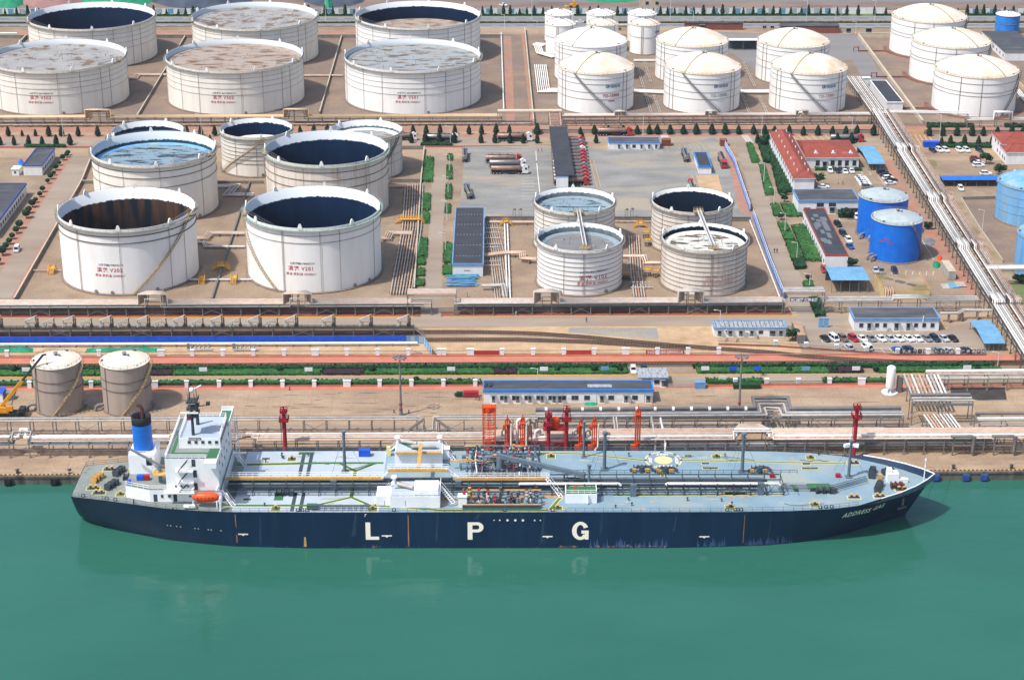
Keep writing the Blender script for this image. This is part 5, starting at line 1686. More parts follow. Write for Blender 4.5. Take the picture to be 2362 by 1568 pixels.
def canopy(label,fl,fr,back,h,roofm,sides="shed_inside",wavy=True,slope=.5,name="canopy_shelter",walls=True,posts=5,trim=None):
 w,d=(fr-fl).length,(back-fl).y
 root=thing(name,label,"shelter",(fl.x,fl.y,0),0,None)
 b=MB()
 n=max(8,int(w/.5))
 for i in range(n):
  x0,x1=w*i/n,w*(i+.5)/n
  b.box(x0,x1,-.4,d/2,h,h+.06)
 b=MB()
 prof=[(-.5,h-slope*.3),(d/2,h+slope),(d+.5,h-slope*.3)]
 for(y0,z0),(y1,z1)in zip(prof[:-1],prof[1:]):
  b.add([(-.4,y0,z0),(w+.4,y0,z0),(w+.4,y1,z1),(-.4,y1,z1),(-.4,y0,z0+.09),(w+.4,y0,z0+.09),(w+.4,y1,z1+.09),(-.4,y1,z1+.09)],[(3,2,1,0),(4,5,6,7),(0,1,5,4),(2,3,7,6),(1,2,6,5),(3,0,4,7)])
 k=int(w/1.2)
 for i in range(k+1):
  for(y0,z0),(y1,z1)in zip(prof[:-1],prof[1:]):
   b.beam((w*i/k,y0,z0+.11),(w*i/k,y1,z1+.11),.08)
 b.build("roof",roofm,root)
 for i in range(posts):
  for y in(.1,d-.1):
   b=MB()
   b.beam((w*i/(posts-1),y,0),(w*i/(posts-1),y,h-.2),.16)
   b.build("post","post_steel",root)
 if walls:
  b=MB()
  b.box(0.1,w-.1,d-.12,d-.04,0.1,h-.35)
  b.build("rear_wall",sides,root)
 return root,w,d
canopy("blue corrugated open shed full of machinery beside the tan basin",tH(622,1215),tH(945,1215),tH(600,985,4.6),4.6,"blue_sky_paint","shed_inside",slope=.4)
canopy("long bright blue roofed shelter in the dirt lot at the right",tH(1622,262),tH(2130,262),tH(1620,165,2.8),2.8,"blue_bright","brick_brown",slope=.3,posts=6)
p=tD(1085,1500)
canopy("pale blue curved car shelter between the courtyard and the wide pipe rack",tD(958,1475+60),tD(1095,1475+60),tD(880,1310,3),3.0,"blue_sky_paint",slope=.7)
canopy("pale blue car shelter at the corner of the car park under the wide rack",tL(1995,375),tL(2165,375),tL(1865,100,2.9),2.9,"blue_sky_paint",slope=.7,walls=False)
canopy("white roofed open shelter between the domed tanks and the highway",tC(1985,455),tC(2240,455),tC(1985,350,5),5.0,"white_wall","coal",slope=.1,posts=3)
fl,fr=Vector((tJ0(432,275).x,tJ0(432,275).y,0)),Vector((tJ0(585,275).x,tJ0(432,275).y,0))
bk=tC(385,1140,5.4)
root,w,d=canopy("very long dark roofed truck loading shed with tankers parked under it",fl,fr,bk,5.3,"roof_dark","shed_inside",slope=.15,posts=2,walls=False,name="loading_shed")
b=MB()
b.box(0,w*.7,-.2,0,0,5.0)
b.build("end_wall","white_wall",root)
b=MB()
b.box(-.4,w*.72,-.4,-.2,4.7,5.2)
b.build("fascia","fascia_blue",root)
for i in range(9):
 b=MB()
 y=d*(i+.5)/9
 b.beam((w-.2,y,0),(w-.2,y,5.2),.25)
 b.beam((.2,y,0),(.2,y,5.2),.25)
 b.build("post","post_steel",root)
b=MB()
for i in range(14):
 y=d*(i+.5)/14
 b.box(w*.3,w*.8,y-.1,y+.1,3.6,3.8)
 b.box(w*.45,w*.6,y-.5,y+.5,1.0,3.6)
b.build("filling_stand","post_tan",root)
# walls and fences
def wall(label,pts,h,t,m,cap=None,name="bund_wall",cat="wall",z0=0.0):
 P=[Vector((p[0],p[1],0))for p in pts]
 root=world_thing(name,label,cat,P[0])
 b=MB()
 for a,c in zip(P[:-1],P[1:]):
  b.beam(a+Vector((0,0,z0+h/2)),c+Vector((0,0,z0+h/2)),t,h)
 b.build("wall",m,root)
 if cap:
  b=MB()
  for a,c in zip(P[:-1],P[1:]):
   b.beam(a+Vector((0,0,z0+h+.06)),c+Vector((0,0,z0+h+.06)),t+.16,.12)
  b.build("coping",cap,root)
 return root
wall("grey retaining wall behind the long south pipe rack",[(-330,545),(tK(1500,0).x,545)],1.6,.4,"post_steel","wall_grey")
wall("grey retaining wall behind the south pipe rack under the banded tanks",[(tF(1830,1300).x,545),(tH(170,1290).x,545)],1.6,.4,"post_steel","wall_grey")
wall("grey bund wall at the left of the tank marked V202",[tA(865,1330),tE(735,235),tE(130,1300)],1.5,.35,"wall_grey","wall_cream")
wall("short cross wall at the left of the puddled tank",[tE(735,235),tE(835,235)],1.3,.35,"wall_grey","wall_cream")
wall("cross wall behind the tank marked V202 and the rust streaked tank",[tE(1950,235),tF(90,235)],1.2,.35,"wall_grey")
wall("grey bund wall with pipe trench between the tanks marked V202 and V201",[tE(2245,235),tE(1905,1285)],.9,.5,"pipe_dark")
wall("thin bund wall at the right of the rust streaked tank beside the green verge",[tB(1530,1345),tF(1500,230),tF(1440,1200)],1.3,.3,"wall_grey","wall_cream")
wall("cross wall behind the low pipe bundle by the green verge",[tF(1215,225),tF(1495,225)],1.5,.3,"wall_grey")
wall("cross wall near the small speckled tank",[tB(1325,1345),tB(1530,1345)],1.5,.3,"wall_grey")
wall("long grey wall between the truck yard and the banded tanks",[tF(2080,570),tJ0(2180,575)],1.6,.4,"wall_grey","ring_dark")
wall("bund wall between the tanks marked V503 and V502",[tA(1665,345),tA(1225,1075)],1.3,.35,"wall_grey","wall_cream")
wall("bund wall between the tanks marked V502 and V501",[tB(790,335),tB(590,1030)],1.3,.35,"wall_grey","wall_cream")
wall("back bund wall behind the big tanks",[(-330,ym(88)),(tB(2220,320).x,ym(88))],1.8,.4,"wall_grey","wall_cream")
wall("bund wall at the left of the farthest tank, behind turquoise pipes",[tA(235,345),tA(150,440)],1.6,.4,"wall_grey","wall_cream")
wall("cream bund wall at the left of the domed tanks marked TD",[tC(150,275),tC(232,1130)],1.6,.4,"wall_cream","wall_cream")
wall("grey wall with signs along the street in front of the TD tanks",[tC(215,1200),tD(1010,1200)],1.7,.3,"asphalt_pale","wall_grey",name="street_wall")
wall("grey wall along the street in front of the three tanks on red rings",[tD(1455,1205),tD(2500,1208)],1.7,.3,"asphalt_pale","wall_grey",name="street_wall")
wall("tan wall stretch along the street at the gate beside the wide rack",[tD(1210,1207),tD(1455,1207)],1.6,.3,"yellow_wall",None,name="street_wall")
wall("cream bund wall at the left of the three tanks on red rings",[tD(865,335),tD(1440,1115)],1.6,.9,"wall_cream","wall_cream")
wall("cream wall behind the three tanks on red rings",[tD(865,335),tD(1160,340)],2.2,.4,"wall_cream","wall_cream")
wall("cream wall at the right of the front tank on red rings",[tD(2300,760),tD(2450,900)],1.6,.5,"wall_cream")
wall("cream compound wall with piers along the highway, left part",[(-330,ym(70.5)),(tB(2020,270).x,ym(70.5))],2.2,.3,"wall_cream","wall_grey",name="compound_wall")
wall("cream compound wall with piers along the highway, right part",[tD(690,290),tD(2362,292)],2.2,.3,"wall_cream","wall_grey",name="compound_wall")
wall("cream cross wall between the two rows of TD tanks",[tC(1090,605),tC(1330,605)],2.0,.4,"wall_cream")
wall("cream bund wall around the pale blue tanks at the right",[tH(1790,385),tH(1945,640),tH(2160,945)],1.2,.35,"wall_cream")
wall("back bund wall behind the pale blue tanks at the right",[tH(1790,380),tH(2095,372)],1.2,.35,"wall_grey")
wall("low dark hoarding wall behind the coal at the top left",[(-400,ym(24)),(400,ym(24))],.6,.4,"wall_grey",name="low_wall")
def panel_fence(label,pts,h,ms,pw=1.2,name="panel_fence",wave=False):
 P=[Vector((p[0],p[1],0))for p in pts]
 root=world_thing(name,label,"fence",P[0])
 cols=[MB()for _ in ms]
 i=0
 for a,c in zip(P[:-1],P[1:]):
  n=max(1,int((c-a).length/pw))
  for k in range(n):
   p,q=a.lerp(c,k/n),a.lerp(c,(k+.97)/n)
   cols[i%len(ms)].beam(p+Vector((0,0,h/2)),q+Vector((0,0,h/2)),.06+.04*(i%2),h)
   i+=1
 for b,m in zip(cols,ms):
  if b.v:
   b.build("panels",m,root)
 b=MB()
 for a,c in zip(P[:-1],P[1:]):
  b.beam(a+Vector((0,0,h+.06)),c+Vector((0,0,h+.06)),.16,.12)
  b.beam(a+Vector((0,0,.12)),c+Vector((0,0,.12)),.2,.24)
 b.build("rails",ms[0],root)
 return root
panel_fence("long deep blue corrugated hoarding in front of the railway loading rack",[(-330,517.1),(tK(1368,300).x,517.1)],2.5,["blue_sheet"],2.0)
panel_fence("pale grey blue sheet fence at the end of the deep blue hoarding, turning the corner",[(tK(1368,300).x+.1,517.1),tK(1520,305),tK(1602,418)],2.4,["fascia_pale_blue","roof_grey_blue"],1.2)
BF=["blue_bright","white_wall"]
f=panel_fence("tall blue and white site fence beside the truck yard, upper stretch",[tC(1948,1330),tC(2030,1472),tJ0(2175,485)],2.8,["white_wall","fascia_pale_blue"],1.4,"site_fence")
f2_=panel_fence("tall blue and white site fence beside the banded tanks, lower stretch",[tJ0(2200,530),tJ0(2362,985),tH(195,1270)],2.8,["white_wall","fascia_pale_blue"],1.4,"site_fence")
for root,pts in((f,[tC(1948,1330),tC(2030,1472),tJ0(2175,485)]),(f2_,[tJ0(2200,530),tJ0(2362,985),tH(195,1270)])):
 b=MB()
 for a,c in zip(pts[:-1],pts[1:]):
  b.beam(Vector((a.x,a.y,.45)),Vector((c.x,c.y,.45)),.3,.9)
  b.beam(Vector((a.x,a.y,2.75)),Vector((c.x,c.y,2.75)),.26,.3)
 b.build("blue_band","blue_bright",root)
panel_fence("white hoarding with blue stripes along the far side of the highway",[(-330,ym(33)),(tD(770,130).x,ym(33))],3.0,["white_wall","roof_grey_blue","white_wall","blue_sky_paint"],3.0,"site_fence")
panel_fence("white hoarding with blue stripes at the far right of the highway",[tD(1840,130),tD(2450,130)],3.0,["white_wall","blue_sky_paint","roof_grey_blue"],3.0,"site_fence")
panel_fence("long white hoarding with a blue foot at the far gate of the highway",[tD(765,125),tD(1110,125)],3.2,["white_wall"],3.0,"site_fence")
def pier_fence(label,pts,piers,wide,h=1.7,plinth="brick_salmon",name="railing_fence",bars=True,sign=None):
 P=[Vector((p[0],p[1],0))for p in pts]
 root=world_thing(name,label,"fence",P[0])
 b=MB()
 for a,c in zip(P[:-1],P[1:]):
  b.beam(a+Vector((0,0,.22)),c+Vector((0,0,.22)),.3,.44)
 b.build("plinth",plinth,root)
 b=MB()
 for a,c in zip(P[:-1],P[1:]):
  for z in(.6,h-.2):
   b.beam(a+Vector((0,0,z)),c+Vector((0,0,z)),.07)
  n=int((c-a).length/.45)
  for i in range(n):
   p=a.lerp(c,i/n)
   b.beam(p+Vector((0,0,.5)),p+Vector((0,0,h)),.022)
 b.build("bars","dark_iron",root)
 for i,p in enumerate(piers):
  b=MB()
  w=2.1 if i in wide else 1.15
  b.box(p.x-w/2,p.x+w/2,p.y-.4,p.y+.35,0,h+.35)
  b.box(p.x-w/2-.08,p.x+w/2+.08,p.y-.5,p.y+.45,h+.35,h+.5)
  b.build("pier","white_wall",root)
 return root
pv=[tI(x,430)for x in(68,893,1450,1730,2003,2278)]+[tK(x,428)for x in(270,550,835,1112,1387,1665)]
pv=[Vector((p.x,507.3,0))for p in pv]
pier_fence("iron railing with white piers on the salmon plinth, left of the footpath gap",[(-330,507.3),(tK(1665,428).x,507.3)],pv,(2,7),1.9)
pv2=[Vector((p.x,507.3,0))for p in[tK(x,428)for x in(1708,1945,2230)]+[tJ(x,425)for x in(225,500,775,1060,1345,1620,1897)]]
root=pier_fence("iron railing with white piers and red banners along the pink footpath",[(pv2[0].x,507.3),(pv2[-1].x,507.3)],pv2,(1,6),1.9)
mat("banner_red","#b5453f","#a53a36",scale=.4,k=.85,grain=.06)
for a,c,t in((pv2[1].x+1,pv2[2].x-.8,""),(pv2[4].x+.8,pv2[5].x-.8,""),(tJ(1235,400).x,tJ(1580,400).x,"安全警钟时刻敲响 隐患时时记心间")):
 b=MB()
 b.box(a,c,507.05,507.12,.5,1.75)
 bn=b.build("banner","banner_red",root)
 if t:
  vs,fs=text_geo(t,.95,.02)
  wd=max(v[0]for v in vs)-min(v[0]for v in vs)
  b=MB()
  b.add([((a+c)/2+x*(c-a)*.92/wd,507.03,.75+y)for x,y,_ in vs],fs)
  b.build("lettering","white_wall",bn)
lp=[Vector((p.x,485.3,0))for p in[tI(x,690)for x in(275,827,1392,1683,1973,2257)]+[tK(x,690)for x in(258,543,836,1130,1415,1702,1988)]]
pier_fence("low iron railing with white piers in front of the lower hedge, left of the office",[(-330,485.3),(G(1113,890).x,485.3)],lp,(2,8),1.5)
rp=[Vector((p.x,485.3,0))for p in[tJ(x,680)for x in(2042,2325)]+[tL(x,680)for x in(325,608,897)]]
pier_fence("low iron railing with white piers and red boards, right of the folding gate",[tJ(1775,690),(tL(1100,680).x,485.3)],rp,(4,),1.5)
cp=[tL(120,330),tL(393,348),tL(665,366),tL(940,384),tL(1215,406),tL(1487,408),tL(1757,408)]
pier_fence("railing with white piers and blue slogan boards between car park and curving track",[tJ(1890,318),tL(120,335),tL(1215,412),tL(2010,412)],cp,(),1.5,"brick_red")
b=MB()
cs=[tL(1250+48*i,400)for i in range(16)]
root=world_thing("slogan_board","blue boards with pale characters hung on the car park railing","sign",tuple(cs[0]))
for i,p in enumerate(cs):
 if i in(5,10):
  continue
 b=MB()
 b.box(p.x,p.x+1.25,p.y-.55,p.y-.48,.5,1.75)
 bb=b.build("sign_panel","sign_navy",root)
 vs,fs=text_geo("安全第一预防为主综合治理遵章守纪"[i],1.0,.03)
 b=MB()
 b.add([(p.x+.62+x,p.y-.57,.75+y)for x,y,_ in vs],fs)
 b.build("lettering","white_wall",bb)
pier_fence("black level crossing railing behind the parked white car",[tJ(1075,512),tJ(1645,512)],[],(),1.6,"wall_grey")
root=world_thing("folding_gate","silver folding gate drawn out beside its blue motor box","gate",tuple(tJ(1440,705)))
b=MB()
p,q=tJ(1440,700),tJ(1675,700)
n=26
for i in range(n):
 u,v=p.lerp(q,i/n),p.lerp(q,(i+1)/n)
 b.beam(u+Vector((0,0,.1)),v+Vector((0,0,1.3)),.06)
 b.beam(u+Vector((0,0,1.3)),v+Vector((0,0,.1)),.06)
 b.beam(u,u+Vector((0,0,1.4)),.07)
b.build("lattice","pipe_silver",root)
b=MB()
p,q=tJ(1680,712),tJ(1770,712)
b.box(p.x,q.x,p.y-.1,p.y+1.3,0,1.9)
b.box(p.x-.1,q.x+.1,p.y-.2,p.y+1.4,1.9,2.0)
b.build("motor_box","fascia_pale_blue",root)
# vehicles
for n_,a_ in(("car_white","#eceded"),("car_black","#24262c"),("car_grey","#84888c"),("car_silver","#b9bec2"),("car_navy","#26324a"),("car_blue","#28509c"),("car_red","#a02a34"),("car_brown","#75665c"),("cab_red","#b32f36"),("cab_white","#e8e8e8"),("cab_grey","#6f7f8f")):
 mat(n_,a_,k=.85,rough=.3,grain=0.03,spec=.5)
mat("car_glass","#20262c",k=.7,rough=.12,grain=0,spec=.6)
mat("tyre","#1d1d1f",k=.8,grain=.1)
mat("tank_steel","#a8a8a8","#8c8886",scale=.8,k=.8,metal=.55,rough=.38,grain=.08)
mat("tank_brown","#a98d80","#8e7468",scale=.6,k=.8,metal=.3,rough=.45,grain=.1)
mat("chassis","#35363a",k=.8,grain=.15)
def loft(b,secs,m=0,smooth=False):
 """secs: list of (x, [(y, z)...]) cross sections"""
 n=len(secs[0][1])
 vs=[(x,y,z)for x,pr_ in secs for y,z in pr_]
 fs=[]
 for i in range(len(secs)-1):
  for j in range(n):
   fs.append((i*n+j,(i+1)*n+j,(i+1)*n+(j+1)%n,i*n+(j+1)%n))
 b.add(vs,fs,m,smooth)
 b.add([(secs[0][0],y,z)for y,z in secs[0][1]],[list(range(n))],m)
 b.add([(secs[-1][0],y,z)for y,z in secs[-1][1]],[list(range(n-1,-1,-1))],m)
def make_car(kind):
 L_,H_=(4.6,1.45)if kind=='sedan' else((4.7,1.72)if kind=='suv' else(4.4,1.9))
 root=thing("parked_car","car","car",(0,0,0),0,"parked cars")
 w=.9
 def sec(x,z0,z1,ww):
  return(x,[(-ww,z0),(ww,z0),(ww,(z0+z1)/2),(ww*.93,z1),(-ww*.93,z1),(-ww,(z0+z1)/2)])
 b=MB()
 h=L_/2
 belt=.88 if kind=='sedan' else 1.0
 hood=.8 if kind=='sedan' else.95
 loft(b,[sec(-h,.4,.68,w*.86),sec(-h+.12,.26,hood,w*.95),sec(-h+1.1,.22,belt,w),sec(h-.9,.22,belt,w),sec(h-.12,.26,belt-.04,w*.95),sec(h,.4,.7,w*.86)])
 f0,f1,r0,r1={'sedan':(-1.0,-.25,1.05,1.75),'suv':(-1.0,-.35,1.75,2.1),'van':(-1.75,-1.1,1.9,2.1)}[kind]
 b.add([(f1,-w*.74,H_),(r0,-w*.74,H_),(r0,w*.74,H_),(f1,w*.74,H_),(f1,-w*.78,H_-.07),(r0,-w*.78,H_-.07),(r0,w*.78,H_-.07),(f1,w*.78,H_-.07)],[(0,1,2,3),(4,5,1,0),(6,7,3,2),(5,6,2,1),(7,4,0,3)])
 for x,xx in((f0,f1),(r1,r0),((f1+r0)/2,(f1+r0)/2)):
  for s in(-1,1):
   b.beam((x,s*w*.9,belt-.02),(xx,s*w*.76,H_-.04),.09)
 b.build("body","car_white",root)
 b=MB()
 b.add([(f0,-w*.9,belt-.03),(r1,-w*.9,belt-.03),(r1,w*.9,belt-.03),(f0,w*.9,belt-.03),(f1,-w*.76,H_-.06),(r0,-w*.76,H_-.06),(r0,w*.76,H_-.06),(f1,w*.76,H_-.06)],[(0,1,5,4),(1,2,6,5),(2,3,7,6),(3,0,4,7)])
 b.build("windows","car_glass",root)
 for x in(-h+.85,h-.85):
  for s in(-1,1):
   b=MB()
   b.cyl((x,s*(w-.2),.32),(x,s*(w+.02),.32),.32,None,12)
   b.cyl((x,s*(w+.02),.32),(x,s*(w+.03),.32),.18,None,8,1)
   b.build("wheel",["tyre","car_silver"],root)
 for s in(-1,1):
  b=MB()
  b.box(-h-.01,-h+.14,s*.62-.16,s*.62+.16,.58,.7)
  b.build("headlight","ac_white",root)
  b=MB()
  b.box(h-.1,h+.01,s*.64-.14,s*.64+.14,.62,.74)
  b.build("tail_light","car_red",root)
 return root
CARS={k:make_car(k)for k in('sedan','suv','van')}
car_used={}
def car(kind,colour,p,rz,label):
 src=CARS[kind]
 if kind not in car_used:
  car_used[kind]=1
  src.location=(p.x,p.y,0.02)
  src.rotation_euler=(0,0,rz)
  src["label"]=label
  for ch in src.children:
   if ch.name.startswith("body"):
    ch.material_slots[0].link='OBJECT'
    ch.material_slots[0].material=M(colour)
  return src
 return copy_thing(src,(p.x,p.y,0.02),rz,label,swap={"body":colour})
NR=-PI/2+0.0
row1=[(568,'sedan','car_black'),(645,'van','car_white'),(725,'suv','car_brown'),(818,'suv','car_red'),(898,'sedan','car_white'),(978,'sedan','car_grey'),(1068,'sedan','car_white'),(1152,'sedan','car_silver'),(1228,'sedan','car_white'),(1315,'sedan','car_white'),(1395,'sedan','car_white'),(1480,'sedan','car_grey'),(1550,'suv','car_navy'),(1632,'sedan','car_silver'),(1712,'sedan','car_black')]
CN=dict(car_black="black",car_white="white",car_brown="brown",car_red="dark red",car_grey="dark grey",car_silver="silver",car_navy="navy",car_blue="bright blue")
KN=dict(sedan="saloon",suv="tall estate car",van="minivan")
for i,(x,k,c)in enumerate(row1):
 car(k,c,tL(x,274),PI/2+.35,"%s %s, %s from the left in the row facing the white office"%(CN[c],KN[k],nth(i)))
row2=[(778,352,'sedan','car_silver'),(942,355,'van','car_white'),(1215,378,'sedan','car_blue'),(1310,372,'suv','car_navy'),(1575,378,'sedan','car_grey'),(1675,382,'sedan','car_silver'),(1832,380,'sedan','car_black')]
for i,(x,y,k,c)in enumerate(row2):
 car(k,c,tL(x,y),-PI/2+.35,"%s %s, %s from the left in the row by the car park railing"%(CN[c],KN[k],nth(i)))
court=[(610,128,'suv','car_white',PI/2),(682,130,'sedan','car_navy',PI/2),(745,138,'sedan','car_white',PI/2),(805,132,'sedan','car_white',PI/2)]
for i,(x,y,k,c,r)in enumerate(court):
 car(k,c,tH(x,y),r,"%s %s, %s from the left in front of the red roofed wing"%(CN[c],KN[k],nth(i)))
for i,(x,y,k,c)in enumerate([(885,190,'sedan','car_white'),(900,207,'sedan','car_white'),(912,222,'sedan','car_white'),(924,240,'sedan','car_white'),(932,256,'sedan','car_white'),(945,272,'suv','car_grey')]):
 car(k,c,tH(x,y),PI+.15,"%s %s, %s from the back in the tight file of pale cars"%(CN[c],KN[k],nth(i)))
for i,(x,y,k,c)in enumerate([(1080,142,'suv','car_navy'),(1108,168,'sedan','car_black'),(1130,196,'suv','car_white'),(1162,214,'sedan','car_black'),(1155,240,'sedan','car_white')]):
 car(k,c,tH(x,y),PI+.25,"%s %s, %s from the back in the file beside the wide pipe rack"%(CN[c],KN[k],nth(i)))
for x,y,k,c,r,lab in[(515,192,'suv','car_white',PI,"white car half hidden by the corner of the red roofed building"),(550,272,'sedan','car_white',PI,"white car behind the wide white block with a pale blue edge"),(680,612,'suv','car_black',PI/2+.2,"black car parked first along the long narrow block with the red edge"),(727,695,'suv','car_navy',PI/2+.2,"navy car parked along the long narrow block with the red edge"),(775,755,'suv','car_white',PI/2+.1,"white car parked along the long narrow block with the red edge"),(790,810,'sedan','car_blue',PI/2+.2,"blue car parked last along the long narrow block with the red edge"),(850,545,'suv','car_white',PI/2,"white car peeping out at the left of the rear deep blue tank"),(1070,1035,'suv','car_grey',PI/2,"grey tall car in front of the deep blue tanks"),(1018,1025,'sedan','car_silver',PI/2,"silver car beside the blue corrugated shed"),(1188,1030,'suv','car_navy',PI/2,"navy tall car in the empty bays below the deep blue tanks"),(555,1020,'suv','car_red',PI/2,"dark red car at the left of the blue corrugated shed"),(1783,290,'suv','car_white',PI/2,"white car standing alone in front of the long blue roofed shelter"),(2010,155,'suv','car_white',PI,"white car just behind the long blue roofed shelter"),(1945,82,'suv','car_white',PI+.1,"white tall car in the dirt lot near the clipped tree, front one"),(1950,55,'sedan','car_white',PI+.1,"white saloon in the dirt lot behind the white tall car"),(1920,42,'sedan','car_black',PI,"black car in the dirt lot between the red and the white cars"),(1912,15,'sedan','car_red',PI,"red car in the dirt lot near the red roofed building")]:
 car(k,c,tH(x,y),r,lab)
for i,(x,k,c)in enumerate([(1533,'sedan','car_navy'),(1590,'suv','car_white'),(1648,'suv','car_white'),(1772,'suv','car_white'),(1835,'suv','car_white'),(1952,'sedan','car_navy')]):
 car(k,c,tD(x,1362),PI/2+.25,"%s %s, %s from the left in the row below the street hedge"%(CN[c],KN[k],nth(i)))
car('suv','car_white',tJ(1125,560),PI/2,"white car parked behind the gate lodge by the level crossing")
car('sedan','car_navy',tJ(1222,545),PI/2,"navy car half hidden behind the gate lodge roof")
car('van','car_white',tE(152,838),PI/2+.1,"white minivan driving up the road at the far left")
car('sedan','car_white',tB(2242,55),PI/2+1,"white car in the yard beyond the highway")
car('sedan','car_white',tC(640,208),0,"white car driving on the highway behind the slim tanks")
def make_truck(cabm="cab_red",tankm="tank_steel"):
 """tank semitrailer: nose points to +x, total length about 15 m"""
 root=thing("tanker_truck","tanker truck","tanker truck",(0,0,0),0,"tanker trucks")
 b=MB()
 loft(b,[(4.6,[(-1.2,.6),(1.2,.6),(1.2,3.2),(-1.2,3.2)]),(5.2,[(-1.22,.55),(1.22,.55),(1.22,3.4),(-1.22,3.4)]),(6.6,[(-1.22,.5),(1.22,.5),(1.2,3.0),(-1.2,3.0)]),(6.9,[(-1.18,.5),(1.18,.5),(1.15,1.8),(-1.15,1.8)])])
 b.add([(4.3,-1.1,3.2),(4.3,1.1,3.2),(5.3,1.1,3.75),(5.3,-1.1,3.75),(6.3,1.0,3.1),(6.3,-1.0,3.1)],[(0,3,2,1),(3,5,4,2)])
 b.build("cab",cabm,root)
 b=MB()
 b.add([(6.93,-1.05,1.85),(6.93,1.05,1.85),(6.66,1.05,2.85),(6.66,-1.05,2.85)],[(0,1,2,3)])
 for s in(-1,1):
  b.add([(5.6,s*1.24,1.9),(6.5,s*1.24,1.9),(6.4,s*1.24,2.8),(5.6,s*1.24,2.8)],[(0,1,2,3)if s<0 else(3,2,1,0)])
 b.build("windscreen","car_glass",root)
 b=MB()
 n=14
 prof=[(math.cos(2*PI*i/n)*1.2,2.35+math.sin(2*PI*i/n)*1.05)for i in range(n)]
 sm=[(y*.8,2.35+(z-2.35)*.8)for y,z in prof]
 loft(b,[(-7.6,sm),(-7.3,prof),(4.0,prof),(4.3,sm)],0,True)
 for x in(-6.5,-4.6,-2.7,-.8,1.1,3.0):
  big=[(y*1.02,2.35+(z-2.35)*1.02)for y,z in prof]
  loft(b,[(x,big),(x+.12,big)])
 b.build("tank",tankm,root)
 b=MB()
 b.box(-6.8,3.6,-.3,.3,3.38,3.46)
 for x in(-5,-2,1):
  b.cyl((x,0,3.4),(x,0,3.65),.35,None,10)
 b.rail([(-6.8,.35,3.4),(3.6,.35,3.4)],.5,2,.03,1)
 b.build("walkway","chassis",root)
 b=MB()
 b.box(-7.4,6.4,-.5,.5,.75,1.2)
 b.box(-1.5,1.5,-1.1,-.6,.6,1.15)
 b.box(-1.5,1.5,.6,1.1,.6,1.15)
 b.box(-7.7,-7.5,-1.15,1.15,.6,1.0)
 b.build("chassis","chassis",root)
 for x in(-6.6,-5.3,-4.0,3.2,4.4,6.1):
  for s in(-1,1):
   b=MB()
   b.cyl((x,s*.85,.5),(x,s*1.2,.5),.5,None,12)
   b.cyl((x,s*1.2,.5),(x,s*1.22,.5),.24,None,8,1)
   b.build("wheel",["tyre","car_silver"],root)
 return root
TR=make_truck()
tr_used=[0]
def truck(p,rz,label,cabm="cab_red",tankm="tank_steel",sc=1.0):
 if not tr_used[0]:
  tr_used[0]=1
  TR.location=(p.x,p.y,0.03)
  TR.rotation_euler=(0,0,rz)
  TR["label"]=label
  for ch in TR.children:
   if ch.name.startswith(("cab","tank")):
    ch.material_slots[0].link='OBJECT'
    ch.material_slots[0].material=M(cabm if ch.name.startswith("cab")else tankm)
  return TR
 return copy_thing(TR,(p.x,p.y,0.03),rz,label,scale=sc,swap={"cab":cabm,"tank":tankm})
truck(tF(2255,48),0,"tanker with a red cab and brown tank, farthest of the three side by side","cab_red","tank_brown")
truck(tF(2290,92),0,"tanker with a white cab and bright tank, middle of the three side by side","cab_white")
truck(tF(2305,145),0,"tanker with a white cab and dull tank, nearest of the three side by side","cab_white","tank_brown")
truck(tF(1925,330),PI/2+.12,"grey tanker standing alone in the truck yard behind the pump house","cab_grey","tank_steel",.85)
truck(tB(1895,1420),PI/2,"grey tanker at the back left corner of the truck yard","cab_grey","tank_steel",.85)
truck(tB(1330,1260),0,"tanker with a white cab on the street behind the speckled small tank","cab_white","tank_brown",.9)
truck(tB(1690,1275),0,"long bright tanker with a white cab driving on the street","cab_white")
truck(tC(70,1268),0,"tanker with a white cab on the street left of the loading shed","cab_white","tank_brown")
truck(tC(970,1218),0,"brown tanker with a dark red cab on the street right of the loading shed","cab_red","tank_brown")
truck(tD(770,1275),0,"grey tanker with a red cab on the street near the wide pipe rack","cab_red","tank_steel",.95)
truck(tC(1590,1420),PI/2,"grey tanker seen from behind on the left weighing lane","cab_grey","tank_steel",.85)
truck(tJ0(1925,60),-PI/2,"tanker with a red cab facing us on the right weighing lane","cab_red","tank_brown",.95)
truck(tJ0(1650,285),PI/2,"tanker with a red cab seen behind the tank with the spotted rim","cab_red","tank_steel",.8)
yA,yB=tC(655,1300).y,tJ0(720,245).y
cabs=["cab_red","cab_grey","cab_red","cab_white","cab_red","cab_red","cab_red","cab_red","cab_grey","cab_red","cab_red","cab_red","cab_red"]
cn=dict(cab_red="red",cab_grey="grey",cab_white="white")
for i,c in enumerate(cabs):
 y=yA+(yB-yA)*i/12.0
 px=tC(615,1300)if i==0 else None
 xx=tC(690,1300).x+(tJ0(735,245).x-tC(690,1300).x)*i/12.0
 truck(Vector((xx-6.6,y,0)),0,"tanker with a %s cab under the long loading shed, %s from the back"%(cn[c],nth(i)),c,"tank_steel" if i%2 else "tank_brown",.95)
c=tI(110,955)
root=thing("mobile_crane","yellow mobile crane with a raised black tipped boom beside a grey tank","crane",(c.x,c.y,0),0)
mat("crane_yellow","#e0a02c","#d08f22",scale=.6,k=.85,grain=.06,rough=.5)
b=MB()
b.box(-4.2,3.4,-1.2,1.2,.7,1.4)
b.box(2.2,3.8,-1.2,1.2,1.0,2.6)
b.box(-3.2,-.6,-1.2,1.2,1.4,2.0,1)
for x in(-3.8,1.5):
 b.box(x-.2,x+.2,-2.6,2.6,.5,.8)
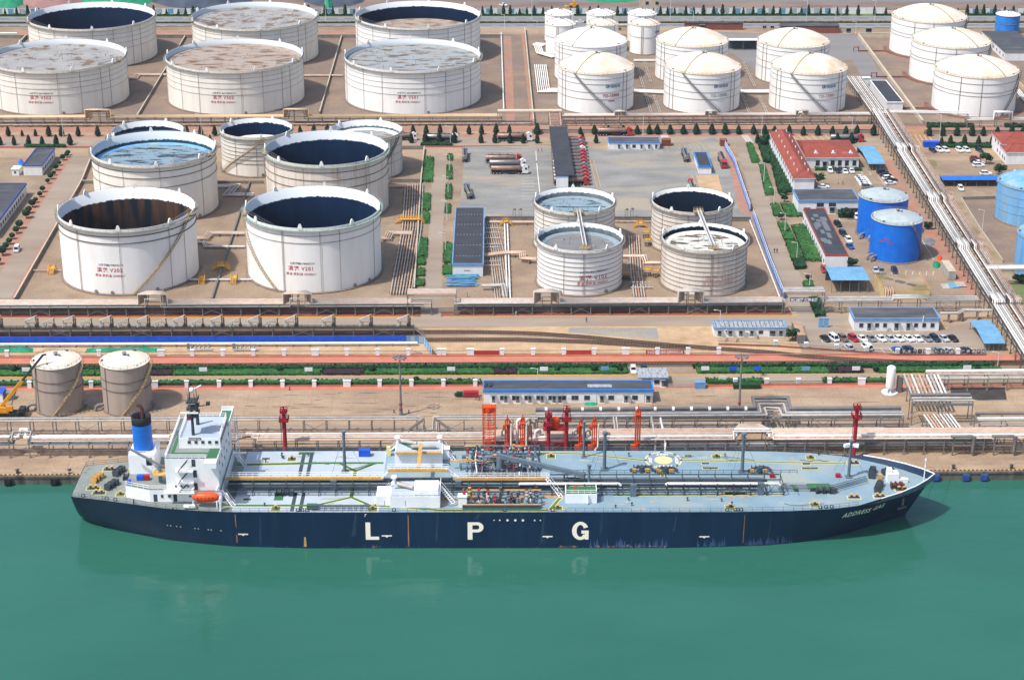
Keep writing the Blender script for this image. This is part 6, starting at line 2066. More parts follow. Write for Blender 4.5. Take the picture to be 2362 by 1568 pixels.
b.build("carrier",["chassis","crane_yellow"],root)
for x in(-3.2,-1.9,1.2,2.8):
 for s in(-1,1):
  b=MB()
  b.cyl((x,s*.8,.55),(x,s*1.25,.55),.55,None,12)
  b.build("wheel","tyre",root)
b=MB()
b.box(-4.0,-.5,-1.1,1.1,2.0,2.9)
b.box(-1.2,.6,-1.3,-.3,2.0,3.4)
b.build("turntable","crane_yellow",root)
b=MB()
e=(9.8,1.5,17.6)
p0,p1=Vector((-3.0,0,2.6)),Vector(e)
b.beam(p0,p0.lerp(p1,.52),.8,.9)
b.build("boom","crane_yellow",root)
b=MB()
b.beam(p0.lerp(p1,.5),p1,.55,.6)
b.beam(p1,p1+Vector((.9,.1,.1)),.4)
b.build("boom_tip","dark_iron",root)
b=MB()
b.cyl(Vector((-.4,0,2.2)),p0.lerp(p1,.4),.18,None,8)
b.build("ram","grey_steel",root)
b=MB()
b.tube([p1+Vector((.8,0,0)),p1+Vector((.8,0,-2.6))],.05,4)
b.cyl(p1+Vector((.8,0,-2.6)),p1+Vector((.8,0,-3.2)),.25,.12,8)
b.build("hook","dark_iron",root)
c=tC(585,75)
root=thing("wheel_loader","yellow wheel loader working beyond the highway","loader",(c.x,c.y,0),0)
b=MB()
b.box(-1.5,2.5,-1.2,1.2,1,2.3)
b.box(-.4,1.0,-1,1,2.3,3.8)
b.beam((-1.2,-.8,1.8),(-3.6,-.8,.8),.4)
b.beam((-1.2,.8,1.8),(-3.6,.8,.8),.4)
b.prism([(-4.6,-1.5),(-3.4,-1.5),(-3.4,1.5),(-4.6,1.5)],.3,1.3)
b.build("body","crane_yellow",root)
for x in(-1.2,2.0):
 for s in(-1,1):
  b=MB()
  b.cyl((x,s*.9,.8),(x,s*1.5,.8),.8,None,12)
  b.build("wheel","tyre",root)
# people
for n_,a_ in(("cloth_red","#b5283a"),("cloth_dark","#2c2d35"),("cloth_blue","#4d6c9c"),("cloth_white","#d8d8d6"),("skin","#c09070"),("hair_black","#1c1a1a")):
 mat(n_,a_,k=.85,grain=.03)
def make_person(upper,lower,stride):
 """walking figure: one body grown over a jointed skeleton, hair on top"""
 J=[(0,0,.95),(0,0,1.2),(0,0,1.42),(0,0,1.53),(-.02,0,1.68),(0,-.09,.9),(-.16*stride,-.1,.5),(.02-.3*stride,-.1,.08),(-.14-.3*stride,-.1,.04),(0,.09,.9),(-.05*stride-.05,.1,.5),(.3*stride,.1,.08),(.3*stride-.14,.1,.04),(0,-.2,1.4),(.1*stride,-.25,1.15),(-.05,-.26,.9),(-.08,-.26,.82),(0,.2,1.4),(-.1*stride,.25,1.15),(-.1-.1*stride,.26,.9),(-.14-.1*stride,.26,.82)]
 E=[(0,1),(1,2),(2,3),(3,4),(0,5),(5,6),(6,7),(7,8),(0,9),(9,10),(10,11),(11,12),(2,13),(13,14),(14,15),(15,16),(2,17),(17,18),(18,19),(19,20)]
 Rr=[.13,.14,.15,.06,.1,.09,.065,.045,.04,.09,.065,.045,.04,.065,.05,.035,.035,.065,.05,.035,.035]
 me=bpy.data.meshes.new("person_body")
 me.from_pydata(J,E,[])
 o=bpy.data.objects.new("person_body",me)
 COL.objects.link(o)
 md=o.modifiers.new("s",'SKIN')
 for i,r in enumerate(Rr):
  v=me.skin_vertices[0].data[i]
  v.radius=(r,r*(1.25 if i in(1,2)else 1.0))
  v.use_root=i==0
 sd=o.modifiers.new("d",'SUBSURF')
 sd.levels=sd.render_levels=1
 dg=bpy.context.evaluated_depsgraph_get()
 m2=bpy.data.meshes.new_from_object(o.evaluated_get(dg))
 m2.name="person"
 bpy.data.objects.remove(o)
 bpy.data.meshes.remove(me)
 m2.materials.clear()
 for q in(upper,lower,"skin"):
  m2.materials.append(M(q))
 for p in m2.polygons:
  c=p.center
  p.material_index=2 if c.z>1.47 or(abs(c.y)>.2 and c.z<.88 and c.z>.7)else(0 if c.z>.93 else 1)
  p.use_smooth=True
 r=bpy.data.objects.new("person",m2)
 COL.objects.link(r)
 b=MB()
 b.lathe(0,0,[(.112,1.68),(.115,1.74),(.09,1.8),(.01,1.82)],10)
 b.build("hair","hair_black",r)
 return r
def person(p,up,lo,rz,lab,stride=.8):
 r=make_person(up,lo,stride)
 r.location=(p.x,p.y,0.03)
 r.rotation_euler=(0,0,rz)
 tag(r,lab,"person")
person(tH(110,855),"cloth_dark","cloth_dark",PI/2,"person in dark clothes walking on the road by the blue fence, left of a pair")
person(tH(133,857),"cloth_dark","hair_black",PI/2,"person in black walking on the road by the blue fence, right of a pair")
person(tC(271,1372),"cloth_red","cloth_red",.4,"person in red overalls in the truck yard, nearer of two")
person(tC(300,1366),"cloth_red","cloth_red",PI,"person in red overalls in the truck yard, farther of two")
person(tJ(704,116),"cloth_blue","cloth_dark",PI/2,"person in a blue top walking along the road above the railway")
person(tH(683,240),"cloth_white","cloth_dark",2.5,"person in a white top crossing the courtyard")
person(tH(724,246),"cloth_dark","cloth_dark",2.5,"person in dark clothes crossing the courtyard beside one in white")
person(tE(1815,1003),"cloth_blue","cloth_dark",0,"person in blue standing at the right foot of the tank marked V202")
person(tF(1918,1255),"cloth_blue","cloth_blue",0,"person in blue beside the blue and turquoise pile of pipes")
person(tJ(72,55),"cloth_white","cloth_white",0,"person in pale clothes under the pipe rack before the tank marked V102")
def bicycle(p,lab,rz=0.0,rider=False):
 root=thing("bicycle",lab,"bicycle",(p.x,p.y,0.03),rz,"bicycles")
 for x in(-.55,.55):
  b=MB()
  b.tube([(x+.33*math.cos(t*PI/8),0,.34+.33*math.sin(t*PI/8))for t in range(16)],.03,4,0,True)
  b.build("wheel","tyre",root)
 b=MB()
 for a,c in(((-.55,0,.34),(-.15,0,.3)),((-.15,0,.3),(-.3,0,.85)),((-.55,0,.34),(-.28,0,.75)),((-.15,0,.3),(.4,0,.8)),((-.28,0,.75),(.4,0,.85)),((.4,0,.95),(.55,0,.34))):
  b.beam(a,c,.05)
 b.beam((.38,-.28,.98),(.38,.28,.98),.04)
 b.build("frame","dark_iron",root)
 b=MB()
 b.box(-.42,-.18,-.08,.08,.85,.92)
 b.build("saddle","tyre",root)
 return root
c=tJ(2295,595)
bicycle(c,"bicycle ridden along the quay road by a person in dark clothes")
person(Vector((c.x-.2,c.y,0)),"cloth_dark","cloth_dark",PI,"person in dark clothes riding a bicycle along the quay road",1.0)
for i,(p,lab)in enumerate(((tK(2005,815),"bicycle leaning near the red tank by the quay office, left one"),(tK(2035,818),"bicycle leaning near the red tank by the quay office, right one"),(tL(1140,198),"bicycle standing before the office with the pale blue edge"),(tL(742,330),"bicycle beside the railing at the car park, next to a silver car"),(tJ(1965,288),"bicycle in the rack before the striped roofed office, left one"),(tJ(2060,290),"bicycle in the rack before the striped roofed office, middle one"),(tJ(2245,262),"bicycle at the wall of the striped roofed office"))):
 bicycle(p,lab,.2*i)
# trees, shrubs, hedges
def leaf_blob(b,rr,c,rad,n,size,squash=1.0,m=0,cone=False):
 for _ in range(n):
  if cone:
   u=rr.random()**.8
   z=rad[2]*u
   w=(min(1,.62+2.2*u)*(1-u)**.62)*(.86+.3*rr.random())+.03
   a=rr.uniform(0,2*PI)
   q=math.sqrt(rr.uniform(.45,1.0))
   p=Vector((c[0]+rad[0]*w*q*math.cos(a),c[1]+rad[1]*w*q*math.sin(a),c[2]+z))
   nrm=Vector((math.cos(a),math.sin(a),.5+rr.uniform(-.3,.3)))
  else:
   a,z=rr.uniform(0,2*PI),rr.uniform(-1,1)
   q=rr.uniform(.6,1.0)**.5
   s=math.sqrt(1-z*z)
   nrm=Vector((s*math.cos(a),s*math.sin(a),z))
   p=Vector((c[0]+rad[0]*q*nrm.x,c[1]+rad[1]*q*nrm.y,c[2]+rad[2]*q*nrm.z))
  nrm=(nrm+Vector((rr.uniform(-.5,.5),rr.uniform(-.5,.5),rr.uniform(-.4,.5)))).normalized()
  t=nrm.orthogonal().normalized()
  t.rotate(Matrix.Rotation(rr.uniform(0,2*PI),3,nrm))
  u=nrm.cross(t)
  s1,s2=size*rr.uniform(.6,1.3),size*rr.uniform(.5,1.1)
  b.add([p+t*s1,p+u*s2,p-t*s1,p-u*s2],[(0,1,2,3)],m)
def make_cypress(seed,h=4.3,w=1.4,n=480,small=False):
 rr=random.Random(seed)
 b=MB()
 leaf_blob(b,rr,(0,0,.35),(w,w,h-.3),n,.26 if not small else.4,cone=True)
 b.lathe(0,0,[(w*.5,.4),(w*.72,h*.2),(w*.55,h*.55),(.02,h*.93)],8,0,False)
 if small:
  return tag(b.build("cypress_tree","cypress_leaf"),"x","tree","small cypresses along the highway hoarding")
 root=thing("cypress_tree","x","tree",(0,0,0),0,"cypresses along the street")
 b.build("crown","cypress_leaf",root)
 b=MB()
 b.cyl((0,0,0),(0,0,.8),.12,.09,6)
 b.build("trunk","bark",root)
 return root
CY=[make_cypress(i)for i in range(3)]
cyu=set()
rs=random.Random(11)
def cypress(p,lab,s=1.0,wide=1.0):
 k=rs.randrange(3)
 sc=(s*wide,s*wide,s)
 if k not in cyu:
  cyu.add(k)
  o=CY[k]
  o.location=(p.x,p.y,0)
  o["label"]=lab
  o.scale=sc
  return
 copy_thing(CY[k],(p.x,p.y,0),rs.uniform(0,6),lab,scale=sc)
back=[tA(x,1225)for x in(75,200,320,440,555,705,880)]+[tA(x,1220)for x in(1680,1805,1930)]+[tB(x,1212)for x in(415,540,660)]+[tB(x,1208)for x in(1430,1548,1672,1805,1932,2045,2175,2295)]+[tC(x,1208)for x in(262,650,775,900,1035,1160,1268,1340,1455,1575,1690,1830,1950,2070,2205,2305)]+[tD(x,1218)for x in(110,240,370,500,630,750,850,1000)]+[tD(x,1222)for x in(1500,1622,1750,1885,1985,2112,2240,2340)]
for i,p in enumerate(back):
 s={1:.6,2:.7,22:.7}.get(i,rs.uniform(.88,1.08))
 cypress(p,"dark conical cypress, %s from the left along the far side of the street"%nth(i),s,1.0 if i<21 else 1.15)
front=[tA(x,1305)for x in(5,128,260,380,508,630,965)]+[tA(x,1295)for x in(1760,1890)]+[tB(x,1285)for x in(380,1412,1538,1665,1800,2040,2165,2300)]+[tC(x,1288)for x in(15,135,262,670,790)]+[tD(x,1290)for x in(675,800,1260)]+[tD(x,1310)for x in(1610,1690,1815,1942,2065,2195)]+[tC(2240,1290)]
for i,p in enumerate(front):
 cypress(p,"dark conical cypress, %s from the left along the near side of the street"%nth(i),rs.uniform(.85,1.1))
sm=make_cypress(9,4.4,1.25,140,True)
yv=ym(36.5)
x,i=-262.0,0
first=True
while x<300:
 px_ok=not(tD(770,140).x<x<tD(1000,140).x and abs(x-tD(830,140).x)>3)
 if px_ok:
  lab="small dark cypress before the highway hoarding, %s from the left"%nth(i)
  sc=rs.uniform(.75,1.35)
  o=sm if first else sm.copy()
  if not first:
   COL.objects.link(o)
  first=False
  o.location=(x,yv+rs.uniform(-.6,.6),0)
  o.rotation_euler=(0,0,rs.uniform(0,6))
  o.scale=(sc*.85,sc*.85,sc)
  o["label"]=lab
  i+=1
 x+=rs.uniform(3.4,6.6)
def make_shrub(seed,r=1.1,n=260):
 rr=random.Random(seed)
 root=thing("round_shrub","x","shrub",(0,0,0),0,"clipped round shrubs")
 b=MB()
 leaf_blob(b,rr,(0,0,r*1.45),(r,r,r*.82),n,.24)
 b.lathe(0,0,[(.02,r*.8),(r*.55,r*1.0),(r*.72,r*1.45),(r*.5,r*1.95),(.02,r*2.1)],10,0,True)
 b.build("crown","shrub_leaf",root)
 b=MB()
 b.cyl((0,0,0),(0,0,r*.9),.12,.08,6)
 b.build("trunk","bark",root)
 return root
SH=make_shrub(4)
shu=[0]
def shrub(p,lab,s=1.0,group=None,z=0.0):
 if not shu[0]:
  shu[0]=1
  SH.location=(p.x,p.y,z)
  SH["label"]=lab
  SH.scale=(s,s,s)
  return
 copy_thing(SH,(p.x,p.y,z),rs.uniform(0,6),lab,scale=s)
for i,(x,y,s)in enumerate([(612,-20,.9),(600,0,.9),(565,25,1),(533,72,.8),(503,115,1.1),(487,160,.75),(457,195,1.1),(430,235,.85),(385,310,1),(360,355,.9),(322,405,.85),(292,448,1.25),(260,500,1.1),(240,545,1.4),(178,638,1.3),(147,682,1.1),(112,732,.95),(85,780,1.0),(57,825,1.05),(25,880,1.4),(-20,960,1.2)]):
 shrub(tE(x,y),"clipped round shrub, %s from the far end along the left road"%nth(i),s)
def hedge(label,pts,h,m="hedge_leaf",seed=1,dens=5.0,size=.28,name="hedge",cat="hedge",group=None):
 """clipped hedge: solid core under a skin of leaf clumps; pts outline its footprint"""
 rr=random.Random(seed)
 P=[Vector((p[0],p[1],0))for p in pts]
 b=MB()
 cx,cy=sum(p.x for p in P)/len(P),sum(p.y for p in P)/len(P)
 Q=[Vector((cx+(p.x-cx)*.97,cy+(p.y-cy)*.9,0))for p in P]
 b.prism([(p.x,p.y)for p in Q],0.01,h*.86)
 x0,x1,y0,y1=min(p.x for p in P),max(p.x for p in P),min(p.y for p in P),max(p.y for p in P)
 def inside(x,y):
  c=False
  for i in range(len(P)):
   a,d=P[i],P[i-1]
   if(a.y>y)!=(d.y>y)and x<(d.x-a.x)*(y-a.y)/(d.y-a.y)+a.x:
    c=not c
  return c
 area=0
 for i in range(len(P)):
  area+=P[i-1].x*P[i].y-P[i].x*P[i-1].y
 n=int(abs(area)/2*dens)
 k=0
 while k<n:
  x,y=rr.uniform(x0,x1),rr.uniform(y0,y1)
  if not inside(x,y):
   continue
  k+=1
  z=h*rr.uniform(.8,1.04)
  s=size*rr.uniform(.6,1.4)
  t=rr.uniform(0,PI)
  tz=rr.uniform(-.5,.5)
  u=Vector((math.cos(t),math.sin(t),tz))*s
  v=Vector((-math.sin(t),math.cos(t),rr.uniform(-.5,.5)))*s
  p=Vector((x,y,z))
  b.add([p+u,p+v,p-u,p-v],[(0,1,2,3)])
 for a,c in zip(P,P[1:]+P[:1]):
  for _ in range(int((c-a).length*h*dens*.8)):
   p=a.lerp(c,rr.random())+Vector((0,0,rr.uniform(.05,h)))
   d=(c-a).normalized()
   s=size*rr.uniform(.6,1.2)
   nn=Vector((d.y,-d.x,0))*rr.uniform(-.25,.25)
   u,v=d*s+nn,Vector((0,0,s))+nn
   b.add([p+u+v,p-u+v,p-u-v,p+u-v],[(0,1,2,3)])
 return tag(b.build(name,m),label,cat,group)
def strip(label,pxs,py,y0,y1,h,m,seed,dens=4):
 a,c=pxs
 return hedge(label,[(a,y0),(c,y0),(c,y1),(a,y1)],h,m,seed,dens)
X=lambda px,py=857:G(px,py).x
segs=[(-60,225,"hedge_leaf"),(225,348,"hedge_leaf"),(348,400,"hedge_purple"),(400,745,"hedge_leaf"),(745,842,"hedge_purple"),(842,1140,"hedge_leaf"),(1140,1192,"hedge_purple"),(1192,1450,"hedge_leaf")]
for i,(a,c,m)in enumerate(segs):
 strip("%s low hedge between railway and quay road, %s from the left"%("purple leaved" if "purple" in m else "bright green",nth(i)),(X(a)+.1,X(c)-.1),0,493.2,497.0,.7,m,i)
strip("dark green taller hedge along the railway, from the left border to the level crossing",(X(-60),X(1446)),0,497.0,498.9,1.1,"hedge_dark",31)
strip("dark green taller hedge along the railway, right of the level crossing",(X(1602),X(2300)),0,497.0,498.9,1.1,"hedge_dark",32)
for i,(a,c,m)in enumerate([(1608,1912,"hedge_leaf"),(1912,1992,"hedge_purple"),(2020,2312,"hedge_leaf")]):
 strip("%s low hedge stretch right of the level crossing, %s from the left"%("purple leaved" if "purple" in m else "bright green",nth(i)),(X(a),X(c)-.1),0,493.2,497.0,.7,m,40+i)
strip("long narrow hedge behind the low railing, left of the quay office",(X(-60,886),X(1110,886)),0,485.8,488.0,1.15,"hedge_leaf",50)
strip("short narrow hedge behind the low railing, right of the folding gate",(X(1630,886),X(1760,886)),0,485.8,488.0,1.15,"hedge_leaf",51)
strip("narrow hedge behind the low railing, left of the white pressure vessel",(X(1900,886),X(2050,886)),0,485.8,488.0,1.1,"hedge_leaf",52)
k=0
for px,py,z in[(tI(128,0),494.8,.3)]and[(33,858,.3),(645,857,.3),(858,858,.3),(1160,856,.3),(1370,857,.3),(1430,857,.5),(1690,857,.3),(1820,857,.3),(2020,857,.3),(2255,857,.3),(960,882,.3),(1060,884,.3),(1285,857,.3),(1925,856,.3)]:
 shrub(G(px,py),"round bush swelling out of the quay road hedge, %s from the left"%nth(k),rs.uniform(.8,1.1),None,-.4)
 k+=1
vg=[((1530,0),(1612,5),(1600,225),(1512,222)),((1505,330),(1585,330),(1580,480),(1495,480)),((1495,500),(1575,500),(1572,595),(1485,595)),((1465,735),(1560,735),(1548,900),(1455,905)),((1452,910),(1538,910),(1535,970),(1445,970)),((1450,1010),(1532,1005),(1530,1068),(1445,1070)),((1445,1105),(1530,1105),(1528,1160),(1440,1160)),((1435,1285),(1520,1285),(1515,1340),(1432,1340))]
for i,q in enumerate(vg):
 hedge("green clipped hedge on the left of the middle road, %s from the back"%nth(i),[tF(*p)for p in q],.9,"hedge_leaf",60+i,4)
vr=[((1740,-20),(1785,-20),(1780,30),(1738,30)),((1735,80),(1778,80),(1775,200),(1730,200)),((1728,250),(1775,250),(1772,378),(1720,378)),((1718,430),(1765,430),(1762,505),(1715,505)),((1708,775),(1780,775),(1775,955),(1700,955)),((1700,980),(1782,980),(1780,1058),(1695,1058))]
for i,q in enumerate(vr):
 hedge("green clipped hedge on the right of the middle road, %s from the back"%nth(i),[tF(*p)for p in q],.9,"hedge_leaf",80+i,4)
hedge("small hedge behind the speckled small tank at the street",[tB(1500,1290),tB(1780,1290),tB(1780,1312),tB(1500,1312)],.8,"hedge_dark",90,4)
hedge("low hedge along the street at the left, two bushes long",[tA(220,1310),tA(590,1310),tA(590,1328),tA(220,1328)],.8,"hedge_dark",91,4)
gd=[("left lawn hedge strip of the garden beside the right road, far part",((2140,1290),(2190,1290),(2270,1470),(2190,1470)),'C',"hedge_leaf",.5),("shrub bed between the right road and the red roofed building",((2230,1250),(2320,1260),(2400,1470),(2300,1470)),'C',"hedge_dark",1.6),("lawn strip of the garden opposite the site fence, middle part",((-30,60),(20,60),(110,340),(30,345)),'H',"hedge_leaf",.5),("dense shrubs along the long red roofed building",((60,-20),(170,20),(300,330),(150,345)),'H',"hedge_dark",1.8),("clipped bed on the left near the wide white block",((75,420),(145,420),(190,530),(105,530)),'H',"hedge_leaf",.7),("clipped bed on the right near the wide white block",((165,420),(300,420),(370,535),(215,535)),'H',"hedge_leaf",.7),("first clipped block of the left bed below the crossing",((135,595),(215,595),(255,665),(170,670)),'H',"hedge_leaf",.8),("second clipped block of the left bed below the crossing",((170,675),(255,672),(295,745),(200,750)),'H',"hedge_leaf",.8),("third clipped block of the left bed below the crossing",((205,755),(300,752),(370,920),(265,930)),'H',"hedge_leaf",.8),("dark rounded end of the left bed below the crossing",((270,935),(370,925),(395,1000),(300,1010)),'H',"hedge_dark",1.4),("broad hedge bed along the long narrow block",((260,620),(390,615),(530,935),(395,942)),'H',"hedge_leaf",1.0),("hedge under the slogan pipe bridge",((415,1275),(520,1275),(565,1430),(480,1435)),'H',"hedge_dark",1.2),("little hedge with a tree near the blue corrugated shed",((365,1120),(440,1115),(465,1170),(375,1175)),'H',"hedge_leaf",.8),("dark bush in front of the wide white block",((680,495),(830,495),(830,540),(690,545)),'H',"hedge_dark",1.8),("low hedge under the windows of the red roofed wing",((475,100),(890,105),(895,122),(480,118)),'H',"hedge_dark",.8),("hedge along the street above the row of cars in the dirt lot",((1560,1300),(2060,1305),(2060,1335),(1570,1330)),'D',"hedge_dark",1.2),("dark hedge in front of the three cream tanks",((1480,1120),(1900,1122),(1900,1150),(1480,1150)),'D',"hedge_dark",1.0),("dark hedge at the right border in front of the cream tanks",((2180,1125),(2362,1125),(2362,1150),(2180,1150)),'D',"hedge_dark",1.0),("row of bushes along the right side of the wide rack near the street",((1245,1270),(1300,1270),(1385,1450),(1330,1450)),'D',"shrub_leaf",2.0),("low median planting of the highway",((-400,212),(2362,212),(2362,220),(-400,220)),'M',"hedge_dark",.6)]
for i,(lab,q,t,m,h)in enumerate(gd):
 f_=dict(C=tC,H=tH,D=tD).get(t)
 pts=[f_(*p)for p in q]if f_ else[(-300,ym(54.4)),(320,ym(54.4)),(320,ym(53)),(-300,ym(53))]
 hedge(lab,pts,h,m,100+i,2.5 if h>1.5 or t=='M' else 4,.34 if h>1.5 else.28)
hedge("long clipped planting at the foot of the highway hoarding",[(-300,ym(37.6)),(tD(770,140).x,ym(37.6)),(tD(770,140).x,ym(36)),(-300,ym(36))],.9,"hedge_dark",130,1.5,.4)
hedge("clipped planting at the foot of the far right highway hoarding",[(tD(1000,140).x,ym(37.6)),(300,ym(37.6)),(300,ym(36)),(tD(1000,140).x,ym(36))],.9,"hedge_dark",131,1.5,.4)
def tree(p,h,r,lab,seed,m="shrub_leaf"):
 rr=random.Random(seed)
 root=thing("leafy_tree",lab,"tree",(p.x,p.y,0),0)
 b=MB()
 b.cyl((0,0,0),(.1,0,h*.5),.16,.1,6)
 for i in range(5):
  a=2*PI*i/5
  b.cyl((.05,0,h*.4),(r*.6*math.cos(a),r*.6*math.sin(a),h*.75),.07,.03,5)
 b.build("trunk","bark",root)
 b=MB()
 for i in range(9):
  a,d=rr.uniform(0,2*PI),rr.uniform(.1,.75)*r
  leaf_blob(b,rr,(d*math.cos(a),d*math.sin(a),h*rr.uniform(.5,.85)),(r*.5,r*.5,r*.42),80,.3)
 b.build("crown",m,root)
for i,(p,h,r,lab)in enumerate([(tH(2010,60),4.5,2.6,"bushy tree at the corner of the red roofed building at the right border"),(tH(2130,160),5,2.8,"bushy tree beside the weathered pale blue tank"),(tH(500,255),5,2.4,"leafy tree at the gable of the long red roofed building"),(tH(765,540),3.6,2.4,"leafy tree before the wide white block and the blue tanks"),(tH(800,985),3.2,2.0,"small tree at the end of the long narrow block"),(tL(270,280),4.0,2.0,"green tree between the striped roofed office and the container"),(tH(170,560),3,1.2,"small sapling at the gap between the clipped beds"),(tH(200,400),3,1.3,"bare looking sapling above the right clipped bed"),(tH(415,1120),3,1.1,"thin tree in the little hedge near the blue shed"),(tD(45,1300),4.2,2.4,"dark tree beside the far gable of the long red roofed building"),(tC(2300,1330),4.0,2.0,"dark tree at the start of the garden by the street"),(tH(1490,640),2.6,1.6,"scrubby bush behind the front blue tank by the rack"),(tH(2320,1130),2.6,2.4,"low bush at the right border under the white pipe bridge")]):
 tree(p,h,r,lab,200+i)
for i in range(38):
 pass
# the gas carrier
mat("hull_navy","#12304e","#163858",scale=.25,stretch=(1,1,.12),k=.72,c="#26445f",cs=.5,clo=.62,chi=.72,grain=.08,rough=.4)
mat("hull_scuff","#4a638a","#3a5580",scale=1.5,k=.8,grain=.25)
mat("hull_fade","#22405a","#2a475f",scale=2,k=.75,grain=.3)
mat("hull_rust","#b08a68","#8c6048",scale=1.2,stretch=(1,1,.2),k=.8,grain=.25)
mat("deck_blue","#98b2bf","#86a2b1",scale=.12,k=0.71,c="#a9b3ac",cs=.07,clo=.5,chi=.68,grain=.09)
mat("deck_white","#c6d2dc","#b9c7d2",scale=.12,k=0.71,grain=.05)
mat("deck_grey","#9aa39c","#8b938d",scale=.2,k=0.69,c="#8f9692",cs=.1,grain=.1)
mat("deck_green","#3f7a55","#4d7a50",scale=.4,k=0.67,grain=.12)
mat("deck_olive","#7b8a52","#6f7a48",scale=.4,k=0.67,grain=.12)
mat("deck_rust","#c6a98a","#b08e6e",scale=.4,c="#b9c4c2",cs=.3,k=0.69,grain=.2)
mat("deck_wear","#b7bdb6","#a9b0ac",scale=.8,c="#b59c82",cs=.2,k=.7,grain=.15)
mat("yellow_trim","#e6d98c",k=.85,grain=.06)
mat("ship_white","#f5f6f7","#ebedef",scale=.3,stretch=(1,1,.3),k=.94,grain=.03,rough=.5)
mat("ship_grey","#6d7f8b","#5d6d79",scale=.5,k=.8,grain=.1)
mat("ship_dark","#3c454d","#4a5258",scale=.6,k=.8,grain=.15)
mat("ship_ochre","#d9ab62","#c99a52",scale=.5,k=.82,grain=.12)
mat("funnel_blue","#1c78da","#1769c6",scale=.4,stretch=(.5,.5,3),k=.85,grain=.05,rough=.45)
mat("funnel_black","#22262c",k=.8,grain=.15)
mat("rust_brown","#6a3f3c","#59332f",scale=.8,k=.8,grain=.15)
mat("boat_orange","#e8602a","#dd5220",scale=.6,k=.88,grain=.04,rough=.4)
mat("tower_red","#b02838","#9c2230",scale=.6,k=.85,grain=.08)
mat("arm_orange","#ee5a22","#dc4a18",scale=.6,k=.88,grain=.08)
SHX,SHY,SRZ=0.0,410.75,-0.0085
ship=thing("gas_carrier","long navy blue gas carrier with white deckhouse lettered LPG moored at the quay","ship",(SHX,SHY,0),SRZ)
WL=WATER
DZ=7.4
XD=[-100.2,-99.6,-98,-92,-86,-76,-68,-60,-40,0,45,60,75,84,91,97,102,106.5,110,112.4]
HD=[8.2,8.6,9.0,10.4,12.1,14.8,16.0,16.7,16.9,16.9,16.9,16.9,16.4,15.5,13.9,11.9,9.3,6.2,3.0,0.05]
ZD=[DZ]*14+[7.5,8.4,8.6,8.8,9.0,9.1]
XW=[-100,-99.5,-98,-94,-88,-77,-69,-60,-42,0,45,57,69,77,84,91,97,101.5,104.5,106]
HW=[.15,.9,2.4,5.4,8.0,12.4,14.2,15.8,16.8,16.8,16.8,16.4,15.6,14.2,12.0,8.9,5.2,2.7,1.1,.05]
TS=[0,.12,.25,.4,.55,.7,.85,1.0]
def hull_pt(i,t):
 p=1.25 if i>10 else.7
 x=XW[i]+(XD[i]-XW[i])*t
 return x,HW[i]+(HD[i]-HW[i])*t**p,WL+(ZD[i]-WL)*t
def hull_y(x,z):
 t=(z-WL)/(DZ-WL)
 for i in range(len(XD)-1):
  for _ in(0,):
   tt=min(1.0,(z-WL)/(ZD[i]-WL))
   a,c=hull_pt(i,tt),hull_pt(i+1,tt)
   if a[0]<=x<=c[0]:
    f=(x-a[0])/(c[0]-a[0])
    return a[1]+(c[1]-a[1])*f
 return 0
b=MB()
n=len(XD)
for s in(-1,1):
 vs=[]
 for i in range(n):
  x,h,z=hull_pt(i,0)
  vs.append((x,s*h,WL-3))
  for t in TS:
   x,h,z=hull_pt(i,t)
   vs.append((x,s*h,z))
 k=len(TS)+1
 b.add(vs,[((i*k+j),((i+1)*k+j),((i+1)*k+j+1),(i*k+j+1))if s<0 else((i*k+j+1),((i+1)*k+j+1),((i+1)*k+j),(i*k+j))for i in range(n-1)for j in range(k-1)],0,True)
tr=[(hull_pt(0,t)[0],-hull_pt(0,t)[1],hull_pt(0,t)[2])for t in TS]+[(hull_pt(0,t)[0],hull_pt(0,t)[1],hull_pt(0,t)[2])for t in TS[::-1]]
b.add(tr,[list(range(len(tr)))[::-1]])
hull=b.build("hull","hull_navy",ship)
def deck(i0,i1,m,z,inset=.12,x0=None,x1=None):
 b=MB()
 pts=[]
 for i in range(i0,i1+1):
  pts.append((XD[i]+(inset if i==0 else 0)-(.6 if i==len(XD)-1 else 0),max(.02,HD[i]-inset)))
 P=[(x,-y)for x,y in pts]+[(x,y)for x,y in pts[::-1]]
 b.sheet(P,z)
 return b.build("deck",m,ship)
deck(0,7,"deck_grey",DZ-.02)
dw=MB()
dw.sheet([(-60,-16.55),(-39,-16.75),(-24.5,-16.75),(-24.5,16.75),(-39,16.75),(-60,16.55)],DZ-.012)
dw.build("deck","deck_white",ship)
deck(8,19,"deck_blue",DZ-.025)
b=MB()
for s in(-1,1):
 for i in range(15,19):
  a,c=(XD[i],s*(HD[i]-.1)),(XD[i+1],s*max(.02,HD[i+1]-.1))
  b.add([(a[0],a[1],DZ),(c[0],c[1],DZ),(c[0],c[1],ZD[i+1]+.02),(a[0],a[1],ZD[i]+.02)],[(0,1,2,3)])
  for q in range(3):
   f=q/3
   x,y,z=a[0]+(c[0]-a[0])*f,a[1]+(c[1]-a[1])*f,ZD[i]
   b.add([(x,y,DZ),(x,y,z-.1),(x-.2,y-s*.7,DZ)],[(0,1,2)])
b.build("bulwark","ship_grey",ship)
b=MB()
for s in(-1,1):
 b.tube([(XD[i],s*HD[i],ZD[i]+.05)for i in range(15,20)],.16,5)
b.build("bulwark_rail","ship_white",ship)
def hull_mark(verts,faces,m,name="lettering"):
 b=MB()
 b.add([(x,-hull_y(x,z)-.035,z)for x,z in verts],faces)
 return b.build(name,m,hull)
def poly(pts,m="letter_white",name="lettering"):
 return hull_mark(pts,[list(range(len(pts)))],m,name)
